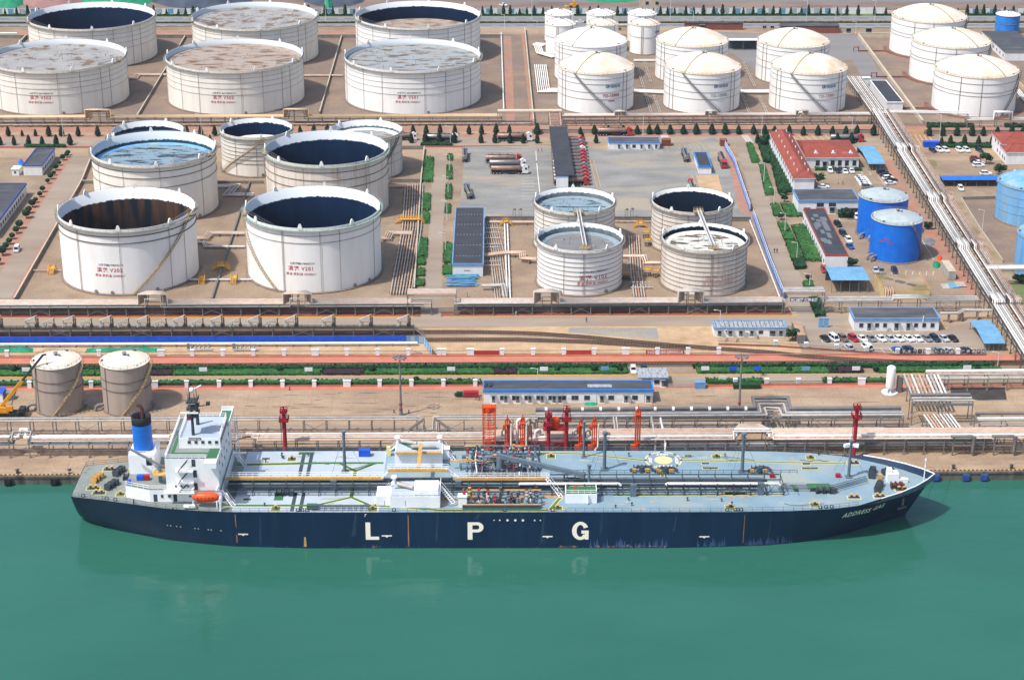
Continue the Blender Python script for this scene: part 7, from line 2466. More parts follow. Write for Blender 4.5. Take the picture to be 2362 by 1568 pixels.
def HP(px,py):
 """x and z on the near hull side of the point the photograph shows"""
 w=G(px,py,0)-Vector((0,0,CH))
 t=(SHY-16.85)/w.y
 return(w.x*t,CH+w.z*t)
def arc(cx,cz,r0x,r0z,a0,a1,k=14):
 return[(cx+r0x*math.cos(a0+(a1-a0)*i/k),cz+r0z*math.sin(a0+(a1-a0)*i/k))for i in range(k+1)]
x0,z1=HP(844,1205)
x1,z0=HP(876,1245)
H_=z1-z0
sw=1.15
poly([(x0,z0),(x1,z0),(x1,z0+.85),(x0+sw,z0+.85),(x0+sw,z1),(x0,z1)])
x0,_=HP(1080,1205)
x1,_=HP(1116.5,1205)
cz,rz_=z1-H_*.29,H_*.29
o=arc(x1-1.45,cz,1.45,rz_,-PI/2,PI/2)
q=arc(x1-1.45,cz,.45,rz_-.8,-PI/2,PI/2)
vs=o+q
hull_mark(vs,[(i,i+1,len(o)+i+1,len(o)+i)for i in range(len(o)-1)],"letter_white")
poly([(x0,z0),(x0+sw,z0),(x0+sw,z1),(x0,z1)])
poly([(x0+sw,z1-.8),(x1-1.45,z1-.8),(x1-1.45,z1),(x0+sw,z1)])
poly([(x0+sw,cz-rz_),(x1-1.45,cz-rz_),(x1-1.45,cz-rz_+.8),(x0+sw,cz-rz_+.8)])
x0,_=HP(1321,1205)
x1,_=HP(1359.5,1205)
cx,cz,rx,rz_=(x0+x1)/2,(z0+z1)/2,(x1-x0)/2,H_/2+.12
o=arc(cx,cz,rx,rz_,.42,2*PI-.45,26)
q=arc(cx,cz,rx-1.1,rz_-.85,.42,2*PI-.6,26)
hull_mark(o+q,[(i,i+1,len(o)+i+1,len(o)+i)for i in range(len(o)-1)],"letter_white")
poly([(cx+.25,cz-.75),(x1,cz-.75),(x1,cz+.1),(cx+.25,cz+.1)])
poly([(x1-.9,z0),(x1,z0),(x1,cz-.7),(x1-.9,cz-.7)])
for px in(561,893.5,1264.3,1625.6):
 x,z=HP(px,1236)
 poly([(x-1.15,z-.15),(x-.35,z-.15),(x,z-.5),(x+.35,z-.15),(x+1.15,z-.15),(x+1.25,z),(x+1.15,z+.18),(x-1.15,z+.18),(x-1.25,z)],"letter_white","tug_mark")
for px,r in((1141,.16),(1154,.2),(1172,.3),(1190,.3),(1207.5,.3),(1234.4,.2),(1247.6,.16)):
 x,z=HP(px,1198.7)
 poly(arc(x,z,r,r,0,2*PI,12)[:-1],"letter_white","hull_dot")
vs,fs=text_geo("7",1.1,.0,.2)
x,z=HP(843,1192)
hull_mark([(x+a,z+c)for a,c,_ in vs],fs,"letter_white")
vs,fs=text_geo("ADDRESS GAS",2.05,.022,.45,"LEFT",1.16)
b=MB()
wd=max(v[0]for v in vs)
xa,xb=87.4,98.6
b.add([(xa+a*(xb-xa)/wd,-hull_y(xa+a*(xb-xa)/wd,4.1+c+a*.03)-.2,4.1+c+a*.03)for a,c,_ in vs],fs)
b.build("lettering","letter_white",hull)
for px,y0,y1,w in((541,1188,1256,.35),(941,1188,1260,.35),(1718,1185,1252,.25),(701,1240,1262,.7)):
 x,za=HP(px,y0)
 _,zb=HP(px,y1)
 poly([(x,zb),(x+w,zb),(x+w*.8,za),(x+w*.2,za)],"hull_rust" if px!=701 else "ship_ochre","rust_streak")
rr=random.Random(8)
for px in(1150,1168,1200,1222,1300,1318,1372,1388,1440):
 x,z=(lambda q:(-76+(px-1150)/22.0,2.3-(px-1150)/700))(0)
 poly([(x-.14,z),(x+.16,z),(x+.16,z+.1),(x,z+.1),(x,z+.3),(x-.14,z+.3)],"letter_white","draft_mark")
for px,y0,y1,w in((600,1186,1262,.8),(820,1184,1240,1.4),(1010,1184,1250,.9),(1105,1184,1200,1.8),(1255,1184,1255,1.2),(1390,1184,1230,.8),(300,1172,1215,.9),(395,1180,1240,.8),(1560,1184,1225,.9),(1780,1184,1245,.5)):
 x,za=HP(px,y0)
 _,zb=HP(px,y1)
 poly([(x-w*.8,zb),(x-w*.3,zb+.4),(x,zb+.1),(x+w*.3,za),(x,za)],"hull_fade","rust_streak")
for px0,px1,cnt,m,hh in((1360,1545,60,"hull_scuff",2.6),(1600,1680,22,"hull_scuff",2.6),(1720,1830,60,"hull_scuff",2.4),(1290,1545,70,"hull_rust",.5),(860,880,6,"hull_rust",1.2),(600,1250,40,"hull_scuff",.6)):
 vs,fs=[],[]
 for i in range(cnt):
  x,_=HP(rr.uniform(px0,px1),1250)
  zb=WL+.1+rr.uniform(0,.4)
  w,h=rr.uniform(.05,.28),hh*rr.uniform(.15,1)
  k=len(vs)
  vs+=[(x-w,zb),(x+w,zb),(x+w*.3,zb+h),(x-w*.2,zb+h*.8)]
  fs.append((k,k+1,k+2,k+3))
 hull_mark(vs,fs,m,"paint_wear").data
b=MB()
for q in range(2):
 b.box(103.6+q*.1,104.0+q*.1,-5.6,-5.2,2.8,5.2)
 b.obox(103.7,-5.7,2.4,2.6,.5,.7,.5)
b.build("anchor","grey_steel",ship)
# superstructure
def sbox(name,m,*boxes,parent=None):
 b=MB()
 for q in boxes:
  b.box(*q)
 return b.build(name,m,parent or ship)
dh=MB()
dh.prism([(-86.5,-8.9),(-80.3,-11.3),(-62.9,-11.3),(-62.9,11.3),(-80.3,11.3),(-86.5,8.9)],DZ,10.6,0,1)
dh.box(-76,-63.3,-11.5,11.5,10.6,19.0,0)
dh.box(-73.4,-63.4,-5.5,6.8,19.0,21.7,0)
dh.box(-66.2,-63.0,-15.9,-11.5,18.6,19.0)
dh.box(-66.2,-63.0,11.5,16.6,18.6,19.0)
for yy in(-15.9,16.45):
 dh.box(-66.2,-63,yy,yy+.15,19,20.1)
for xx in(-63.15,):
 dh.box(xx,xx+.15,-15.75,-11.5,19,20.1)
 dh.box(xx,xx+.15,6.8,16.45,19,20.1)
house_=dh.build("deckhouse",["ship_white","deck_grey"],ship)
sbox("deck_covering","deck_grey",(-75.9,-73.5,-11.4,11.4,19.003,19.03),(-73.5,-63.4,-11.4,-5.55,19.003,19.03),(-73.5,-63.4,6.85,11.4,19.003,19.03),parent=house_)
sbox("deck_covering","deck_white",(-73.3,-63.5,-5.4,6.7,21.703,21.73),parent=house_)
sbox("walkway","deck_green",(-75.0,-74.2,-8,10,19.035,19.05),(-75,-66,-8.8,-8.0,19.035,19.05),(-66,-63.6,-11,-5.8,19.035,19.05),(-66,-63.3,6.9,16.3,19.035,19.05),parent=house_)
for i in range(5):
 opening(house_,-71.3+i*1.65,-70.5+i*1.65,20.2,21.0,'w',-5.5)
for i in range(6):
 opening(house_,-5+i*2.0,-3.4+i*2.0,20.1,21.2,'w',-63.4,'R')
for z in(14.0,16.6):
 for i in range(5):
  opening(house_,-9.5+i*4,-8.8+i*4,z,z+.8,'w',-63.3,'R')
for x in(-74,-72.6,-71.0):
 opening(house_,x,x+.45,11.5,12.0,'w',-11.5)
for x0,x1,z0,z1 in((-77.6,-77.0,8.5,9.4),(-75.9,-75.2,8.6,9.3),(-70.8,-70.2,8.7,9.2)):
 opening(house_,x0,x1,z0,z1,'w',-11.3)
for x0,z0,y in((-74.6,7.5,-11.3),(-79.4,7.5,-11.3),(-69.6,17.0,-11.5),(-69.4,14.1,-11.5),(-69.4,10.7,-11.5)):
 b=MB()
 b.box(x0,x0+.9,y-.04,y,z0,z0+1.9)
 b.build("door","ship_dark",house_)
b=MB()
b.box(-71.0,-68.0,-5.62,-5.5,21.25,21.75)
nb=b.build("name_board","funnel_black",ship)
vs,fs=text_geo("ADDRESS GAS",.42,.02)
b=MB()
b.add([(-69.5+x,-5.66,21.36+y)for x,y,_ in vs],fs)
b.build("lettering","letter_white",nb)
for i,z in enumerate((10.7,13.2,16.2)):
 sbox("balcony","ship_white",(-73.5 if i else-76.5,-69.2,-13.0 if i else-13.3,-11.5,z-.15,z))
 b=MB()
 b.rail([(-73.5 if i else-76.5,-13.0,z),(-69.2,-13.0,z)],1.0,1.2,.05)
 b.build("railing","ship_white",ship)
 b=MB()
 p,q=Vector((-72.8,-12.5,z)),Vector((-70.4,-12.5,z+(2.5 if i==0 else 2.9)))
 b.beam(p+Vector((0,-.4,0)),q+Vector((0,-.4,0)),.12,.2)
 b.beam(p+Vector((0,.4,0)),q+Vector((0,.4,0)),.12,.2)
 for k in range(8):
  c=p.lerp(q,(k+.5)/8)
  b.beam(c+Vector((0,-.4,0)),c+Vector((0,.4,0)),.2,.05)
 b.build("stair","ship_dark",ship)
for pts in([(-75.9,-11.4,19),(-66.2,-11.4,19)],[(-75.9,-11.4,19),(-75.9,11.4,19)],[(-73.3,6.7,21.7),(-63.5,6.7,21.7)],[(-73.3,-5.4,21.7),(-73.3,6.7,21.7)],[(-63.5,-5.4,21.7),(-63.5,6.7,21.7)],[(-86.4,-8.8,10.6),(-80.3,-11.2,10.6),(-76,-11.2,10.6)]):
 b=MB()
 b.rail(pts,1.1,1.5,.05)
 b.build("railing","ship_white",ship)
cs_=MB()
cs_.box(-86.6,-80.2,-2.7,5.2,10.6,15.7)
casing=cs_.build("funnel_casing","ship_white",ship)
sbox("door","funnel_black",(-82.3,-80.9,-2.75,-2.7,13.0,15.0),parent=casing)
b=MB()
b.rail([(-86.5,-2.6,15.7),(-80.3,-2.6,15.7),(-80.3,5.1,15.7)],1,1.2,.05)
b.build("railing","ship_white",ship)
b=MB()
b.lathe(-83.5,1.2,[(2.4,15.7),(2.35,22.6)],28)
fun=b.build("funnel","funnel_blue",ship)
b=MB()
b.lathe(-83.5,1.2,[(2.32,22.6),(2.4,22.7),(2.4,24.6),(2.2,24.65),(2.15,23.6),(.05,23.5)],28)
for i in range(3):
 b.cyl((-84.4+i*.8,1.9,23.5),(-84.4+i*.8,1.9,25.0),.25,None,8)
b.build("funnel_top","funnel_black",fun)
b=MB()
b.tube([(-83.0,.9,23.5),(-83.0,.9,26.4),(-83.3,.9,27.1),(-84.2,.9,27.7)],.42,9)
b.build("exhaust_pipe","rust_brown",fun)
b=MB()
b.cyl((-70.1,-3.8,21.7),(-70.1,-3.8,29.5),.4,.28,8)
b.cyl((-69.9,2.2,21.7),(-69.9,2.2,28),.45,.35,8)
for z,w in((26.6,1.5),(28.6,1.2),(30.4,1.0)):
 b.box(-71.2,-68.6,-4.6,-1.2,z,z+.12)
 b.rail([(-71.2,-4.6,z),(-68.6,-4.6,z),(-68.6,-1.2,z)],.9,1,.05)
for x,y in((-71,-4.4),(-68.8,-4.4),(-68.8,-1.4),(-71,-1.4)):
 b.beam((x,y,26.6),(x+(.4 if x<-70 else-.4),y,33.0),.14)
b.cyl((-70.6,-3,30.4),(-70.6,-3,35.2),.12,.05,6)
b.beam((-68.6,-2,28.6),(-66.2,-2,28.9),.2)
b.box(-66.8,-65.9,-2.4,-1.6,28.9,29.7)
b.build("radar_mast","ship_dark",ship)
sbox("radar_scanner","ship_white",(-72.7,-68.3,-5.2,-4.9,28.0,28.3))
b=MB()
b.beam((-69.3,-3,33.6),(-67.6,-2.6,34.4),.25)
b.build("radar_scanner","ship_white",ship)
b=MB()
b.lathe(-69.9,-3,[(.05,32.6),(.5,32.8),(.62,33.3),(.5,33.8),(.05,34.0)],12)
b.build("radome","ship_white",ship)
sbox("life_raft_rack","tower_red",(-72.9,-72.1,4.6,5.6,21.75,23.2))
b=MB()
b.cyl((-74.6,2.2,19.0),(-74.6,2.2,20.3),.75,.8,12)
b.build("water_cistern","ship_grey",ship)
b=MB()
b.cyl((-78.2,-7.2,10.6),(-78.2,-7.2,15.4),.5,.42,10)
b.build("crane_post","ship_grey",ship)
b=MB()
b.lathe(-78.2,-7.2,[(.45,13.2),(1.9,13.2),(1.9,13.35),(.45,13.35)],12,0,False)
b.ring(-78.2,-7.2,1.85,14.3,.06,12)
b.build("crane_platform","ship_ochre",ship)
b=MB()
b.beam((-78.2,-7.2,15.3),(-86.4,-4.8,19.0),.42,.5)
b.cyl((-78.2,-7.2,14.2),(-81.5,-6.2,16.4),.12,None,6)
b.build("crane_jib","grey_steel",ship)
sbox("deck_box","blue_sheet",(-84.2,-82.5,-6.4,-5.2,10.62,11.9))
sbox("deck_box","tower_red",(-82.4,-81.2,-6.4,-5.2,10.62,11.9))
sbox("deck_box","blue_sheet",(-86.2,-85.3,-8.2,-7.4,10.62,11.6))
for x in(-69.3,-63.6):
 b=MB()
 b.beam((x,-11.6,11.6),(x,-14.6,12.2),.3)
 b.beam((x,-12.4,7.4),(x,-14.9,9.3),.25)
 b.beam((x,-14.9,7.4),(x,-14.9,9.4),.25)
 b.build("davit","ship_white",ship)
sbox("side_screen","ship_white",(-62.8,-62.4,-16.4,-15.2,7.4,10.9))
def bitt(x,y,m="deck_olive",rot=0,two=True,pad=True):
 if pad:
  b=MB()
  b.obox(x,y,DZ-.008,3.4 if two else 2.4,2.0 if two else 2.4,.012,0,1)
  b.obox(x,y,DZ-.004,3.1 if two else 2.1,1.7 if two else 2.1,.012,0,0)
  b.build("bitt_pad",[m,"yellow_trim"],ship)
 b=MB()
 for s in((-.65,.65)if two else(0,)):
  b.cyl((x+s,y,DZ),(x+s,y,DZ+.85),.3,None,10,0)
  b.cyl((x+s,y,DZ+.85),(x+s,y,DZ+1.0),.42,None,10,1)
 if two:
  b.box(x-1.3,x+1.3,y-.35,y+.35,DZ,DZ+.15)
 b.build("bitts",["ship_dark","ship_ochre"],ship)
def winch(x,y,L_=4.0,rot=0.0,m="ship_dark"):
 b=MB()
 c,s=math.cos(rot),math.sin(rot)
 P=lambda u,v,z:(x+u*c-v*s,y+u*s+v*c,DZ+z)
 b.cyl(P(-L_/2,0,.9),P(L_/2,0,.9),.18,None,8)
 for u in(-L_*.3,L_*.05):
  b.cyl(P(u-.55,0,.9),P(u+.55,0,.9),.55,None,12)
  for e in(-.6,.6):
   b.cyl(P(u+e-.05,0,.9),P(u+e+.05,0,.9),.95,None,14)
 b.cyl(P(L_/2-.1,0,.9),P(L_/2+.3,0,.9),.45,.3,10)
 b.obox(x+L_*.34*c,y+L_*.34*s,DZ,.9,1.5,1.4,rot)
 for u in(-L_*.48,-L_*.12,L_*.24):
  b.obox(x+u*c,y+u*s,DZ,.2,1.5,.9,rot)
 b.build("winch",m,ship)
for x,y in((-93.5,6.2),(-95.5,-4.2),(-93.6,-6.7)):
 bitt(x,y)
for x,y in((-87.6,6.0),(-88.2,-7.4),(-49.5,-15.0),(-48.4,12.0),(-16.5,-16.0)if False else(-26.2,-15.2),(18.3,-14.9),(17.5,13.4),(59.7,13.2),(83.6,12.6),(59.9,-14.5),(80.6,-13.2)):
 bitt(x,y,two=False)
for x,y in((90.8,-9.4),(97.2,-9.0),(103.2,-5.4),(94.0,9.4)):
 bitt(x,y,"deck_rust")
for x,y,L_,r,m in((-95.3,.5,4,1.2,"ship_ochre"),(-90.6,4.0,4,1.2,"ship_dark"),(-87.0,.8,4,0,"ship_dark"),(-91.0,-3.3,4.4,1.1,"ship_dark"),(-48.0,-7.8,5,0,"ship_dark"),(61.8,-7.2,4.6,0,"ship_dark"),(84.3,-6.9,5,0,"ship_dark"),(97.6,3.0,5,1.3,"ship_dark"),(97.8,-4.6,5,1.2,"ship_dark"),(102.3,-4.4,3,0,"rust_brown"),(101.6,3.5,3,.6,"ship_dark")):
 winch(x,y,L_,r,m)
for x in(-46.0,-44.0):
 sbox("cable_run","ship_dark",(x,x+.9,-16.2,-6.5,DZ-.005,DZ+.01),(x,x+.9,-3,15.5,DZ-.005,DZ+.01))
sbox("deck_pad","deck_green",(-50.5,-48.3,-10.6,-5.8,DZ-.006,DZ+.008),(-47,-43,14.6,16.2,DZ-.006,DZ+.008))
def path_mark(pts,w,m="deck_green",z=0.0):
 b=MB()
 for a,c in zip(pts[:-1],pts[1:]):
  a,c=Vector((a[0],a[1],DZ+z)),Vector((c[0],c[1],DZ+z))
  b.beam(a,c,w+.34,.016,1)
  b.beam(a+Vector((0,0,.006)),c+Vector((0,0,.006)),w,.016,0)
 b.build("walkway",[m,"yellow_trim"],ship)
path_mark([(-62,8.8),(-40,9.8),(-25,9.8)],1.1)
path_mark([(-62,-13.2),(-24,-13.4),(-10,-15.8),(16,-15.8)],1.0)
path_mark([(-36,9.6),(-31.8,5.2),(-27,9.6)],.9,z=.002)
path_mark([(-31.8,5.2),(-31.8,-9)],.9,z=.004)
path_mark([(-31.8,-9),(-40,-13.2)],.8,z=.006)
path_mark([(-31.8,-9),(-27,-13.2)],.8,z=.008)
path_mark([(14,15.4),(24,15.2),(41,11.2)],.7,"deck_olive")
path_mark([(51,11.3),(92,9.2)],.6,"deck_olive")
path_mark([(45.5,7.3),(45,2)],.7,"deck_olive")
path_mark([(16.5,-15.5),(19.3,-9)],.8,"deck_olive")
path_mark([(32,-8.2),(74,-7.6)],.6,"deck_green")
b=MB()
rr=random.Random(4)
for i in range(46):
 x,y=(rr.uniform(-9,74),rr.uniform(-9.5,-7))if i<26 else(rr.uniform(-10,16),rr.uniform(-14,-8))
 b=MB()
 r=rr.uniform(.4,1.5)
 b.sheet([(x+r*rr.uniform(.6,1.5)*math.cos(q*.7),y+r*rr.uniform(.4,.9)*math.sin(q*.7))for q in range(9)],DZ-.01+i*.0002)
 b.build("deck_stain","deck_rust",ship)
mat("deck_steel","#8aa0b4",k=0.71,grain=.06)
mat("circle_yellow","#e2cf95",k=.88,grain=.05)
b=MB()
b.disc(46,11.3,4.75,DZ+.006,40,1)
b.disc(46,11.3,4.35,DZ+.012,40,0)
b.disc(46,11.3,2.3,DZ+.018,32,2)
for i in range(8):
 a=2*PI*i/8
 b.obox(46+4.55*math.cos(a),11.3+4.55*math.sin(a),DZ+.013,.45,1.0,.008,a,3)
circ_=b.build("winching_circle",["deck_steel","yellow_trim","circle_yellow","funnel_black"],ship)
for t,a in(("ONLY",PI/2),("WINCH",-PI/2),("ONLY",PI),("WINCH",0)):
 vs,fs=text_geo(t,1.15,.02)
 b=MB()
 c,s=math.cos(a+PI/2),math.sin(a+PI/2)
 r=3.3
 ox,oy=46+r*math.cos(a),11.3+r*math.sin(a)
 rot=a-PI/2+(PI if abs(a)==PI/2 and a>0 else 0)+(PI if a==-PI/2 else 0)
 rot=PI if abs(a)==PI/2 else a-PI/2
 c,s=math.cos(rot),math.sin(rot)
 b.add([(ox+x*c-(y-.35)*s,oy+x*s+(y-.35)*c,DZ+.024)for x,y,_ in vs],fs)
 b.build("lettering","letter_white",circ_)
near=sbox("compressor_house","ship_white",(-22,-10,-14.7,-6.6,DZ,10.5),(-25.4,-22,-13.5,-8,DZ,9.9))
sbox("roof_covering","deck_white",(-21.8,-10.2,-14.5,-6.8,10.503,10.53),parent=near)
sbox("roof_stripe","deck_olive",(-21,-16,-10.6,-9.9,10.535,10.55),parent=near)
sbox("roof_house","ship_white",(-16.2,-10.4,-14.3,-9,10.5,12.0),parent=near)
for x in(-21.0,-16.0):
 sbox("door_mark","ship_dark",(x-2.4,x-2.3,-14.75,-14.7,8,9.4),parent=near)
b=MB()
b.rail([(-22,-14.6,10.5),(-10,-14.6,10.5),(-10,-6.8,10.5)],1,1.5,.05)
b.build("railing","ship_white",ship)
far=sbox("compressor_house","ship_white",(-22,-10,8.0,15.2,DZ,10.8))
sbox("roof_covering","deck_white",(-21.8,-10.2,8.2,15,10.803,10.83),parent=far)
b=MB()
b.add([(-21.5,14.5,10.84),(-20.3,14.5,10.84),(-14.5,9,10.84),(-15.7,9,10.84)],[(0,1,2,3)])
b.build("roof_stripe","deck_green",far)
for x,y in((-21.3,-8.0),(-21.5,14.5),(-10.8,14.6)):
 b=MB()
 b.cyl((x,y,10.5),(x,y,12.3),.4,None,10)
 b.cyl((x,y,12.3),(x,y,12.7),.85,.65,12)
 b.build("ventilator","tank_clean",ship)
for p,q in(((-20.5,-9.2,11.2),(-16.6,-11.4,11.2)),((-20.6,14,11.6),(-16.6,12.4,11.6)),((-18,10.6,11.6),(-11.5,10.8,11.6))):
 b=MB()
 b.cyl(p,q,.48,None,10)
 b.build("air_duct","pipe_silver",ship)
for p,q in(((-24.5,15,DZ),(-21.8,13,10.8)),((-10,13,10.8),(-7.2,11.4,DZ)),((-25.6,-12.5,DZ),(-22,-9.5,10.9)),((-10.1,-9.5,10.6),(-6.8,-12,DZ)),((-24.2,-5.6,10.9),(-22.4,-5.6,13.4)),((-8.6,-5.6,13.4),(-6,-5.6,10.9)),((16,-6,10.9),(19.4,-9,DZ)),((-62.3,-11,9.6),(-59.8,-13.5,DZ)),((-62.3,9,11),(-59.8,8.5,DZ)),((-62.4,12,18),(-61.6,11,DZ))):
 b=MB()
 p,q=Vector(p),Vector(q)
 sd=Vector((.35,.35,0))
 for s in(-1,1):
  b.beam(p+sd*s,q+sd*s,.12,.2)
  b.beam(p+sd*s+Vector((0,0,1)),q+sd*s+Vector((0,0,1)),.06)
 for i in range(10):
  c=p.lerp(q,i/9)
  b.beam(c-sd,c+sd,.2,.05)
 b.build("ladder","ship_white",ship)
for xa,xb,z,y in((-62.5,-24,10.9,-5.0),(-23,-8.2,13.4,-5.6),(-7,16.4,10.9,-5.4)):
 sbox("gangway","ship_ochre",(xa,xb,y-.7,y+.5,z-.5,z))
 for yy in(y-.65,y+.45):
  b=MB()
  b.rail([(xa,yy,z),(xb,yy,z)],1.05,1.6,.05)
  b.build("railing","ship_white",ship)
sbox("gangway","ship_ochre",(-15.9,-15,-5,8.5,13.3,13.5),(-21.8,-10.2,7.0,7.9,11.2,11.6))
for y,z,r,m in((-3.6,9.7,.35,"ship_grey"),(-4.4,9.3,.3,"ship_dark"),(-6.2,9.6,.32,"ship_grey"),(-7.0,9.2,.28,"ship_dark"),(-3.0,8.7,.3,"ship_grey"),(-5.4,8.6,.35,"ship_dark"),(-8.0,8.4,.25,"ship_grey")):
 b=MB()
 b.tube([(-62,y,z),(73.4-abs(y),y,z)],r,6)
 b.build("cargo_pipe",m,ship)
for xa,xb in((9,34),(45,73)):
 b=MB()
 b.tube([(xa,-7.2,9.8),(xa+.4,-7.2,10.1),(xb-.6,-7.2,10.1),(xb,-7.2,9.6)],.36,7)
 b.build("cargo_pipe","pipe_white",ship)
sbox("pipe_bridge_top","ship_dark",(17,73.3,-3.6,-3.2,10.6,10.8),(17,73.3,-6.4,-6.1,10.6,10.8))
for i in range(34):
 x=-60+i*4.05
 if-24<x<-8:
  continue
 b=MB()
 for y in(-8.3,-2.6):
  b.beam((x,y,DZ),(x,y,10.6 if x>16 else 10.0),.16)
 b.beam((x,-8.3,8.1),(x,-2.6,8.1),.18)
 b.beam((x,-8.3,10.2),(x,-2.6,10.2),.16)
 if x>15:
  b.beam((x,-8.3,DZ+.2),(x+2,-8.3,10.4),.09)
  b.beam((x+4,-8.3,DZ+.2),(x+2,-8.3,10.4),.09)
  b.rail([(x,-3.2,10.8),(x+4,-3.2,10.8)],1,2,.04)
 b.build("pipe_stand","ship_dark",ship)
rr=random.Random(21)
for y0,y1,tagm in((-14.6,-9.5,0),(0,15.5,1)):
 for i in range(13):
  x=-4.0+i*1.45+rr.uniform(-.4,.4)
  b=MB()
  z=rr.uniform(7.9,10.2)
  b.tube([(x,y0+rr.uniform(0,1),z-.4),(x,y0+1.2,z),(x+rr.uniform(-.5,.5),(y0+y1)/2,z+rr.uniform(-.3,.8)),(x,y1-.5,z),(x,y1,DZ+.2)],rr.uniform(.14,.3),6)
  b.build("manifold_pipe",["ship_grey","ship_dark","pipe_white","ship_grey","pipe_rust","ship_grey","rust_brown"][i%7],ship)
  for q in range(3):
   b=MB()
   yy=y0+(y1-y0)*(q+rr.uniform(.1,.9))/3
   b.cyl((x,yy,z),(x,yy,z+1.1),.12,None,6)
   b.cyl((x,yy,z+1.1),(x,yy,z+1.2),.4,None,8)
   b.cyl((x,yy-.3,z),(x,yy+.3,z),.4,None,8)
   b.build("valve",rr.choice(["ship_dark","ship_dark","ship_grey","ship_grey","ship_grey","pipe_silver","ship_ochre","rust_brown","tower_red","ship_dark"]),ship)
 sbox("manifold_platform","ship_ochre",(-4.6,14.4,y0+3.9 if tagm==0 else 13.8,y0+4.4 if tagm==0 else 14.3,10.0,10.15),(-8,-1,6,6.5,9.6,9.8)if tagm else(-4.6,14.4,-14.9,-14.5,8.3,8.4))
for i in range(16):
 b=MB()
 y,z,x0=rr.uniform(-.5,15),rr.uniform(7.8,10.4),rr.uniform(-7.5,2)
 x1=x0+rr.uniform(6,15)
 b.tube([(x0,y,DZ),(x0,y,z),((x0+x1)/2,y,z),((x0+x1)/2+.8,y+rr.choice((-1,1)),z),(x1,y+.5,z),(x1,y+.5,DZ)],rr.uniform(.1,.26),6)
 b.build("cargo_pipe",rr.choice(["ship_grey","ship_grey","ship_dark","ship_dark","pipe_silver","rust_brown","ship_ochre"]),ship)
for i in range(9):
 sbox("deck_machine",rr.choice(["ship_dark","ship_grey","ship_dark","deck_rust"]),(lambda x,y,w,d,h:(x,x+w,y,y+d,DZ,DZ+h))(rr.uniform(-8,13),rr.choice((rr.uniform(0,14),rr.uniform(-13,-9.5))),rr.uniform(.6,2),rr.uniform(.6,1.4),rr.uniform(.6,1.8)))
sbox("drip_tray","ship_dark",(-4.6,14.2,-15.3,-14.0,DZ,8.3))
for x,y in((-3.0,-13.6),(-7.8,12.6)):
 b=MB()
 b.box(x-2.6,x-.6,y-.9,y+.9,DZ,10.2)
 b.prism([(x-2.75,y-1.05),(x-.45,y-1.05),(x-.45,y+1.05),(x-2.75,y+1.05)],10.2,10.35)
 b.build("sample_locker","ship_white",ship)
for x,y in((-37,-6.4),(9.5-16,-6.8),(36.2,-8.9),(67.4,-8.2)):
 sbox("cabinet","ship_grey",(x,x+1.5,y,y+.9,DZ,10.6))
for x,y,h,r in((-34.4,5,10.8,.42),(30.7,6,9.9,.46),(65.1,4.1,10.5,.46),(91.4,1.6,9.8,.4),(25.8,13,9.5,.3),(26.2,-6.5,7,.35)):
 b=MB()
 b.cyl((x,y,DZ),(x,y,DZ+h),r,r*.8,10)
 b.cyl((x,y,DZ+h),(x,y,DZ+h+.5),r*1.5,None,10)
 for i in range(6):
  a=2*PI*i/6
  b.beam((x,y,DZ+h-1),(x+r*2.4*math.cos(a),y+r*2.4*math.sin(a),DZ+h-.8),.1)
 if r>.38:
  for a in(.6,2.2,4.0):
   b.beam((x,y,DZ+h-.5),(x+5*math.cos(a),y+5*math.sin(a),DZ),.05)
 b.obox(x,y,DZ,r*4,r*4,.25)
 b.build("vent_mast","ship_grey",ship)
b=MB()
for s in(-1,1):
 b.prism([(91.4+s*.3,1.2),(91.4+s*1.7,.7),(91.4+s*1.9,1.4),(91.4+s*.3,2.0)],15.9,16.7)
b.build("floodlight","ship_white",ship)
b=MB()
b.cyl((4.5,3.2,DZ),(4.5,3.2,12.4),1.0,.9,12)
b.build("crane_pedestal","ship_grey",ship)
b=MB()
b.beam((3.8,3.4,12.6),(25.2,-6.2,11.9),1.0,1.0)
b.build("crane_boom","ship_grey",ship)
sbox("boom_rest","ship_dark",(20,20.4,-5,-4.6,DZ,11.4),(22.6,23,-6,-5.6,DZ,11.4))
ph=sbox("pump_house","ship_white",(20.3,27.9,-12.3,-8.0,DZ,9.9))
sbox("roof_covering","deck_green",(20.45,27.75,-12.15,-8.15,9.903,9.93),parent=ph)
sbox("hatch_frame","arm_orange",(22.4,22.6,-10.8,-10.6,9.93,11.2),(23.2,23.4,-10.8,-10.6,9.93,11.2),(22.4,23.4,-10.8,-10.6,11.2,11.35),parent=ph)
b=MB()
b.rail([(20.4,-8.1,9.9),(20.4,-12.2,9.9),(27.8,-12.2,9.9),(27.8,-8.1,9.9)],1,1.3,.05)
b.build("railing","ship_white",ship)
b=MB()
b.tube([(25.6,-12.9,DZ+.3),(25.6,-12.7,9.9)],.22,7)
b.build("drain_pipe","ship_white",ship)
for x,y in((40,4.5),(69.5,4.0),(46,4)):
 b=MB()
 b.tube([(x-3,y,DZ+.5),(x-1,y+.6,DZ+1.2),(x+2,y+.6,DZ+1.2),(x+3,y,DZ+.6)],.35,7)
 b.cyl((x,y,DZ),(x,y,DZ+1.6),.7,None,10)
 for i in range(4):
  b.cyl((x-2+i,y+.4,DZ+.8),(x-2+i,y+.4,DZ+1.9),.14,None,5)
 b.build("tank_dome","ship_dark",ship)
 sbox("pump_motor","ship_ochre",(x-2.4,x-1.5,y-.8,y-.2,DZ+.5,DZ+1.2),(x+.8,x+1.7,y-.8,y-.2,DZ+.5,DZ+1.2))
